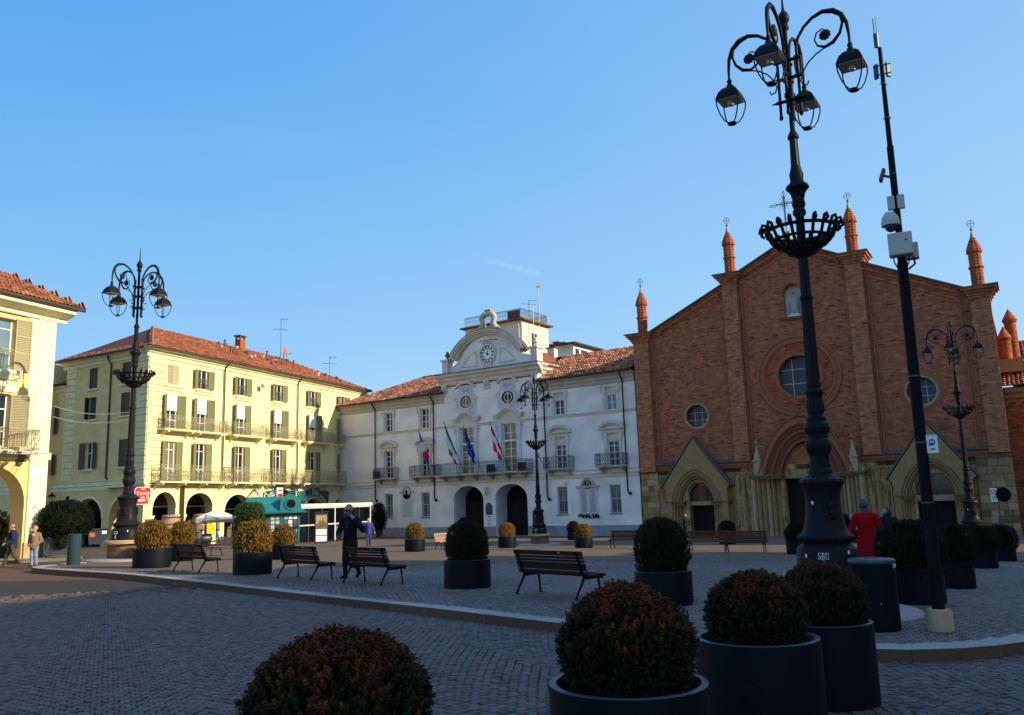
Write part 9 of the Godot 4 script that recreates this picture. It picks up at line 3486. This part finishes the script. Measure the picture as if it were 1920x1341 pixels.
func kiosk_and_terrace():
	# green news kiosk
	var turn := deg_to_rad(22)
	var o := thing("news_kiosk", "teal green news kiosk with flared roof, round gable and lattice crest", "kiosk", gp(-18.6, -66.3), turn)
	var m := MB.new()
	m.bx(-2.6, 1.3, 0, 2.25, -1.3, 1.3)
	part(o, "body", m, M.teal_dark)
	m = MB.new()
	for x in [-2.62, -1.3, 0.0, 1.32]:
		m.bx(x - 0.07, x + 0.07, 0, 2.3, 1.25, 1.36)
	m.bx(-2.7, 1.4, 0.0, 0.35, -1.36, 1.36)
	m.bx(-2.7, 1.4, 2.2, 2.36, -1.4, 1.4)
	part(o, "frame", m, M.teal)
	rng.seed = 15
	for i in 3:
		for j in 5:
			for k in 3:
				m = MB.new()
				var x := -2.45 + i * 1.32 + k * 0.36 + rng.randf_range(-0.02, 0.02)
				m.bx(x, x + 0.28, 0.45 + j * 0.35, 0.72 + j * 0.35, 1.30, 1.325)
				part(o, "magazine", m, [M.plastic_pale, M.lead, M.sign_white, M.grey_paint, M.iron_grey][rng.randi() % 5])
	# flared roof: section swept round four sides
	m = MB.new()
	var lv := [[0.55, 2.30], [0.58, 2.38], [0.30, 2.52], [0.08, 2.72], [-0.15, 2.95], [-0.55, 3.02]]
	for i in lv.size() - 1:
		var e0: float = lv[i][0]
		var e1: float = lv[i + 1][0]
		var A := [Vector3(-2.6 - e0, lv[i][1], 1.3 + e0), Vector3(1.3 + e0, lv[i][1], 1.3 + e0), Vector3(1.3 + e0, lv[i][1], -1.3 - e0), Vector3(-2.6 - e0, lv[i][1], -1.3 - e0)]
		var C := [Vector3(-2.6 - e1, lv[i + 1][1], 1.3 + e1), Vector3(1.3 + e1, lv[i + 1][1], 1.3 + e1), Vector3(1.3 + e1, lv[i + 1][1], -1.3 - e1), Vector3(-2.6 - e1, lv[i + 1][1], -1.3 - e1)]
		for k in 4:
			m.quad(A[k], A[(k + 1) % 4], C[(k + 1) % 4], C[k])
	m.bx(-3.1, 1.8, 2.28, 2.31, -1.8, 1.8)
	m.T = Transform3D(Basis(Vector3.FORWARD, PI / 2), Vector3(-0.9, 2.85, 0))
	m.lathe([Vector2(0.0, -1.7), Vector2(0.75, -1.6), Vector2(0.75, 1.5), Vector2(0.0, 1.6)], 18)
	m.T = Transform3D()
	part(o, "roof", m, M.teal)
	m = MB.new()
	m.prism(o_arch(-0.15, 2.45, 1.45, 2.95, 0.75, 18), 1.0, 1.72, true)
	m.band(o_circ(0.65, 3.0, 0.34, 20), o_circ(0.65, 3.0, 0.46, 20), 1.72, 1.80, true)
	part(o, "round_gable", m, M.teal)
	m = MB.new()
	m.prism(o_circ(0.65, 3.0, 0.34, 20), 1.7, 1.74)
	m.tube([Vector3(0.45, 2.9, 1.77), Vector3(0.55, 3.1, 1.77), Vector3(0.75, 3.1, 1.77), Vector3(0.85, 2.9, 1.77)], 0.05, 5)
	part(o, "round_emblem", m, M.black)
	m = MB.new()
	for s in [[-1.9, 0.9], [1.3, 0.8]]:
		for k in 8:
			var t := k / 7.0
			m.tube([Vector3(s[0] - 0.8 + 1.6 * t, 3.3 - 0.25 * t, -0.2), Vector3(s[0] - 0.1 + 0.2 * t, 3.3 + s[1], -0.2)], 0.022, 4)
		m.tube([Vector3(s[0] - 0.85, 3.2, -0.2), Vector3(s[0], 3.35 + s[1], -0.2), Vector3(s[0] + 0.9, 3.0, -0.2)], 0.04, 5)
	part(o, "lattice_crest", m, M.teal)
	# small tree in front of it
	var t := thing("laurel_tree", "small bushy green laurel tree in front of the teal kiosk", "tree", gp(-20.2, -64.0), 0)
	m = MB.new()
	m.tube([Vector3(0, -0.1, 0), Vector3(0.03, 0.8, 0), Vector3(0, 1.6, 0.02), Vector3(0.1, 2.3, 0)], [0.09, 0.07, 0.06, 0.03], 8)
	part(t, "trunk", m, M.wood_dark)
	foliage(t, 1.1, 0.85, 2.15, 1900, 0.15, 0.0, 61, 0.35, 0.0, 1)
	# glazed terrace of the bar, along the yellow house
	var P := Vector3(-30.18, -0.81, -68.25)
	var a := deg_to_rad(68.68)
	var g := thing("glazed_terrace", "long glazed bar terrace with white flat roof edge in front of the fascias", "terrace", Transform3D(Basis(Vector3.UP, a), P) * Vector3(3.0, -0.25, 8.4), a)
	var L := 11.4
	m = MB.new()
	m.bx(-0.25, L + 0.2, 2.82, 3.08, -0.2, 4.15)
	part(g, "roof", m, M.canvas)
	var np := 6
	for i in np + 1:
		var x := L * i / np
		m = MB.new()
		m.bx(x - 0.05, x + 0.05, 0, 2.82, 3.96, 4.06)
		part(g, "post", m, M.white_paint if i == np or i == 3 else M.iron_grey)
	m = MB.new()
	m.bx(0, L, 1.33, 1.43, 3.97, 4.07)
	m.bx(0, L, 2.70, 2.82, 3.97, 4.08)
	m.bx(L - 0.05, L + 0.05, 1.33, 1.43, 0, 4.0)
	part(g, "rail", m, M.plastic_pale)
	for i in np:
		var x0 := L * i / np + 0.06
		var x1 := L * (i + 1) / np - 0.06
		m = MB.new()
		m.bx(x0, x1, 1.43, 2.70, 4.0, 4.012)
		part(g, "glass_pane", m, M.tinted_glass)
		m = MB.new()
		m.bx(x0, x1, 0.05, 1.33, 4.0, 4.02)
		part(g, "lower_panel", m, M.tinted_glass if i < 3 else M.navy)
	m = MB.new()
	m.bx(L, L + 0.012, 1.43, 2.7, 0.1, 3.9)
	part(g, "glass_pane", m, M.tinted_glass)
	m = MB.new()
	m.bx(0, L, 0, 2.8, -0.1, 0.0)
	m.bx(-0.05, 0.0, 0, 2.8, 0.0, 3.9)
	part(g, "back_screen", m, M.navy)
	m = MB.new()
	m.bx(5.9, 6.4, 0.55, 1.15, 4.02, 4.03)
	part(g, "notice", m, M.glass_blue)
	# white chairs inside
	var Bt := g.transform
	for i in 3:
		var c := Bt * Vector3(2.3 + i * 0.85, 0.05, 3.1 - 0.3 * (i % 2))
		var lb: String = ["left", "middle", "right"][i]
		if i == 0:
			var ch := thing("white_chair", "white chair inside the glazed terrace, left of three", "chair", c, a + PI, "white chairs in the glazed terrace")
			m = MB.new()
			m.cbox(Vector3(0, 0.47, 0), Vector3(0.45, 0.04, 0.44), 0.01)
			part(ch, "seat", m, M.sign_white)
			m = MB.new()
			for x in [-0.19, -0.06, 0.06, 0.19]:
				m.bx(x - 0.02, x + 0.02, 0.5, 0.95, -0.23, -0.2)
			m.bx(-0.23, 0.23, 0.86, 0.96, -0.235, -0.195)
			part(ch, "backrest", m, M.sign_white)
			for q in [[-0.19, 0.19], [0.19, 0.19], [-0.19, -0.2], [0.19, -0.2]]:
				m = MB.new()
				m.tube([Vector3(q[0], 0.46, q[1]), Vector3(q[0] * 1.25, 0.0, q[1] * 1.25)], 0.022, 5)
				part(ch, "leg", m, M.sign_white)
			cache["chair"] = ch
		else:
			copy(cache["chair"], "white chair inside the glazed terrace, %s of three" % lb, c, a + PI + 0.3 * i)
	# information pillar with a poster
	var tt := thing("info_totem", "dark information pillar with old photograph poster before the glazed terrace", "totem", gp(-14.83, -64.22), 0.28)
	m = MB.new()
	m.cbox(Vector3(0, 1.15, 0), Vector3(0.98, 2.3, 0.3), 0.02)
	m.bx(-0.55, 0.55, 2.3, 2.36, -0.2, 0.22)
	m.bx(-0.42, -0.3, 0.0, 0.1, -0.2, 0.25)
	m.bx(0.3, 0.42, 0.0, 0.1, -0.2, 0.25)
	part(tt, "case", m, M.navy)
	m = MB.new()
	m.bx(-0.40, 0.40, 1.12, 2.1, 0.15, 0.16)
	var ps := part(tt, "poster", m, M.stone_pale)
	m = MB.new()
	m.prism(PackedVector2Array([Vector2(-0.38, 1.15), Vector2(0.38, 1.15), Vector2(0.38, 1.45), Vector2(0.2, 1.6), Vector2(0.1, 1.95), Vector2(0.0, 1.6), Vector2(-0.12, 1.8), Vector2(-0.2, 1.5), Vector2(-0.38, 1.4)]), 0.16, 0.163)
	part(ps, "print", m, M.stone_dark)
	for q in [[0.62, 1.06], [0.14, 0.56]]:
		m = MB.new()
		m.bx(-0.40, 0.40, q[0], q[1], 0.15, 0.16)
		var wp := part(tt, "text_panel", m, M.sign_white)
		m = MB.new()
		for k in 3:
			m.bx(-0.34, 0.1 - 0.1 * k, q[1] - 0.10 - 0.1 * k, q[1] - 0.07 - 0.1 * k, 0.16, 0.163)
		part(wp, "print", m, M.grey_paint)
	# cream parasol and parked two-wheelers left of the kiosk
	var u := thing("cream_parasol", "cream square parasol on dark pole left of the laurel tree", "parasol", gp(-24.3, -68.5), 0.3)
	m = MB.new()
	m.tube([Vector3(0, -0.1, 0), Vector3(0, 2.75, 0)], 0.04, 7)
	part(u, "pole", m, M.iron_black)
	m = MB.new()
	var cn := [Vector3(-1.5, 2.1, 1.2), Vector3(1.5, 2.1, 1.2), Vector3(1.5, 2.1, -1.2), Vector3(-1.5, 2.1, -1.2)]
	for k in 4:
		var p: Vector3 = cn[k]
		var q: Vector3 = cn[(k + 1) % 4]
		m.tri(p, q, Vector3(0, 2.75, 0))
		m.tri(q, p, Vector3(0, 2.73, 0))
		m.quad(p + Vector3(0, -0.42, 0), q + Vector3(0, -0.42, 0), q, p)
		m.quad(q + Vector3(0, -0.42, 0), p + Vector3(0, -0.42, 0), p, q)
	part(u, "canopy", m, M.canvas)
	bicycle("bicycle parked under the cream parasol, left of two", gp(-22.3, -65.6), 0.9)
	bicycle("bicycle parked beside the laurel tree, right of two", gp(-21.4, -64.9), 1.2)
	scooter("white fronted motor scooter parked behind the pale sunlit bench, left of two", gp(-23.4, -62.0), 1.0)
	scooter("white fronted motor scooter parked behind the pale sunlit bench, right of two", gp(-21.9, -60.9), 0.75)
	# potted cypress by the town hall
	var cp := thing("terracotta_pot", "red pot against left end of the town hall", "pot", gp(-14.1, -86.5, 0.1), 0)
	m = MB.new()
	m.lathe([Vector2(0.0, 0), Vector2(0.28, 0), Vector2(0.42, 0.6), Vector2(0.46, 0.62), Vector2(0.46, 0.72), Vector2(0.38, 0.72), Vector2(0.36, 0.6), Vector2(0.0, 0.58)], 20)
	part(cp, "bowl", m, M.pot)
	var cy := thing("cypress_bush", "dark conical evergreen in red pot against the town hall's left end", "bush", gp(-14.1, -86.5, 0.65), 0)
	foliage(cy, 0.75, 1.5, 1.25, 1500, 0.16, 0.0, 62, 0.0, -0.1, 2)

func wheel(m: MB, c: Vector3, r: float, th: float):
	var ring := []
	for k in 21:
		ring.append(c + Vector3(cos(TAU * k / 20), sin(TAU * k / 20), 0) * r)
	m.tube(ring, th, 6, false)

func bicycle(label: String, pos: Vector3, turn: float):
	if cache.has("bike"):
		copy(cache["bike"], label, pos, turn)
		return
	var o := thing("bicycle", label, "bicycle", pos, turn, "bicycles parked by the kiosk")
	cache["bike"] = o
	for x in [-0.52, 0.52]:
		var m := MB.new()
		wheel(m, Vector3(x, 0.34, 0), 0.32, 0.02)
		var w := part(o, "wheel", m, M.black)
		m = MB.new()
		for k in 8:
			m.tube([Vector3(x, 0.34, 0), Vector3(x, 0.34, 0) + Vector3(cos(TAU * k / 8), sin(TAU * k / 8), 0) * 0.31], 0.004, 3)
		part(w, "spokes", m, M.plastic_grey)
	var m := MB.new()
	m.tube([Vector3(-0.52, 0.34, 0), Vector3(-0.2, 0.85, 0), Vector3(-0.05, 0.32, 0), Vector3(-0.52, 0.34, 0)], 0.016, 5)
	m.tube([Vector3(-0.2, 0.80, 0), Vector3(0.36, 0.86, 0), Vector3(-0.05, 0.32, 0)], 0.018, 5)
	m.tube([Vector3(0.33, 0.98, 0), Vector3(0.52, 0.34, 0)], 0.018, 5)
	part(o, "frame", m, M.plastic_grey)
	m = MB.new()
	m.tube([Vector3(0.25, 1.05, -0.28), Vector3(0.34, 1.02, -0.1), Vector3(0.34, 1.02, 0.1), Vector3(0.25, 1.05, 0.28)], 0.014, 5)
	part(o, "handlebar", m, M.black)
	m = MB.new()
	m.ball(Vector3(-0.24, 0.93, 0), Vector3(0.14, 0.04, 0.08), 9, 5)
	part(o, "saddle", m, M.black)

func scooter(label: String, pos: Vector3, turn: float):
	if cache.has("scooter"):
		copy(cache["scooter"], label, pos, turn)
		return
	var o := thing("motor_scooter", label, "scooter", pos, turn, "motor scooters parked behind the bench")
	cache["scooter"] = o
	for x in [-0.55, 0.65]:
		var m := MB.new()
		wheel(m, Vector3(x, 0.26, 0), 0.2, 0.06)
		m.ball(Vector3(x, 0.26, 0), Vector3(0.12, 0.12, 0.05), 10, 6)
		part(o, "wheel", m, M.black)
	var m := MB.new()
	m.ball(Vector3(-0.4, 0.55, 0), Vector3(0.48, 0.24, 0.19), 14, 8)
	m.cbox(Vector3(0.12, 0.32, 0), Vector3(0.55, 0.12, 0.34), 0.04)
	part(o, "body", m, M.iron_grey)
	m = MB.new()
	m.cbox(Vector3(0.48, 0.70, 0), Vector3(0.12, 0.75, 0.42), 0.05, Basis(Vector3.FORWARD, -0.28))
	m.ball(Vector3(0.64, 0.48, 0), Vector3(0.24, 0.10, 0.10), 10, 6)
	part(o, "leg_shield", m, M.sign_white)
	m = MB.new()
	m.ball(Vector3(-0.35, 0.80, 0), Vector3(0.42, 0.09, 0.16), 12, 6)
	part(o, "saddle", m, M.black)
	m = MB.new()
	m.tube([Vector3(0.40, 1.08, 0), Vector3(0.36, 1.12, 0.32)], 0.02, 5)
	m.tube([Vector3(0.40, 1.08, 0), Vector3(0.36, 1.12, -0.32)], 0.02, 5)
	m.ball(Vector3(0.42, 1.06, 0), Vector3(0.12, 0.1, 0.14), 9, 6)
	part(o, "handlebar", m, M.black)
	m = MB.new()
	m.quad(Vector3(0.46, 1.08, 0.2), Vector3(0.46, 1.08, -0.2), Vector3(0.34, 1.5, -0.16), Vector3(0.34, 1.5, 0.16))
	part(o, "windscreen", m, M.glass)

func wires():
	for q in [[0.0, "upper cable strung from the cream house to left lamp post"], [-0.55, "lower cable strung from the cream house to left lamp post"]]:
		var A := Vector3(-23.62, 7.25 + q[0], -42.3)
		var B := gp(-16.80, -36.4) + Vector3(0, 6.35 + q[0] * 0.6, 0)
		var pts := []
		for k in 13:
			var t := k / 12.0
			pts.append(A.lerp(B, t) - Vector3(0, 0.25 * sin(PI * t), 0))
		var m := MB.new()
		m.tube(pts, 0.018, 5)
		solo("overhead_cable", m, M.plastic_pale, q[1], "cable")

func objects():
	square_things()
	people()


func buildings():
	yellow_house()
	left_house()
	town_hall()
	church()
	shade_houses()


func _ready():
	stage()
	rng.seed = 1
	materials()
	ground()
	buildings()
	objects()
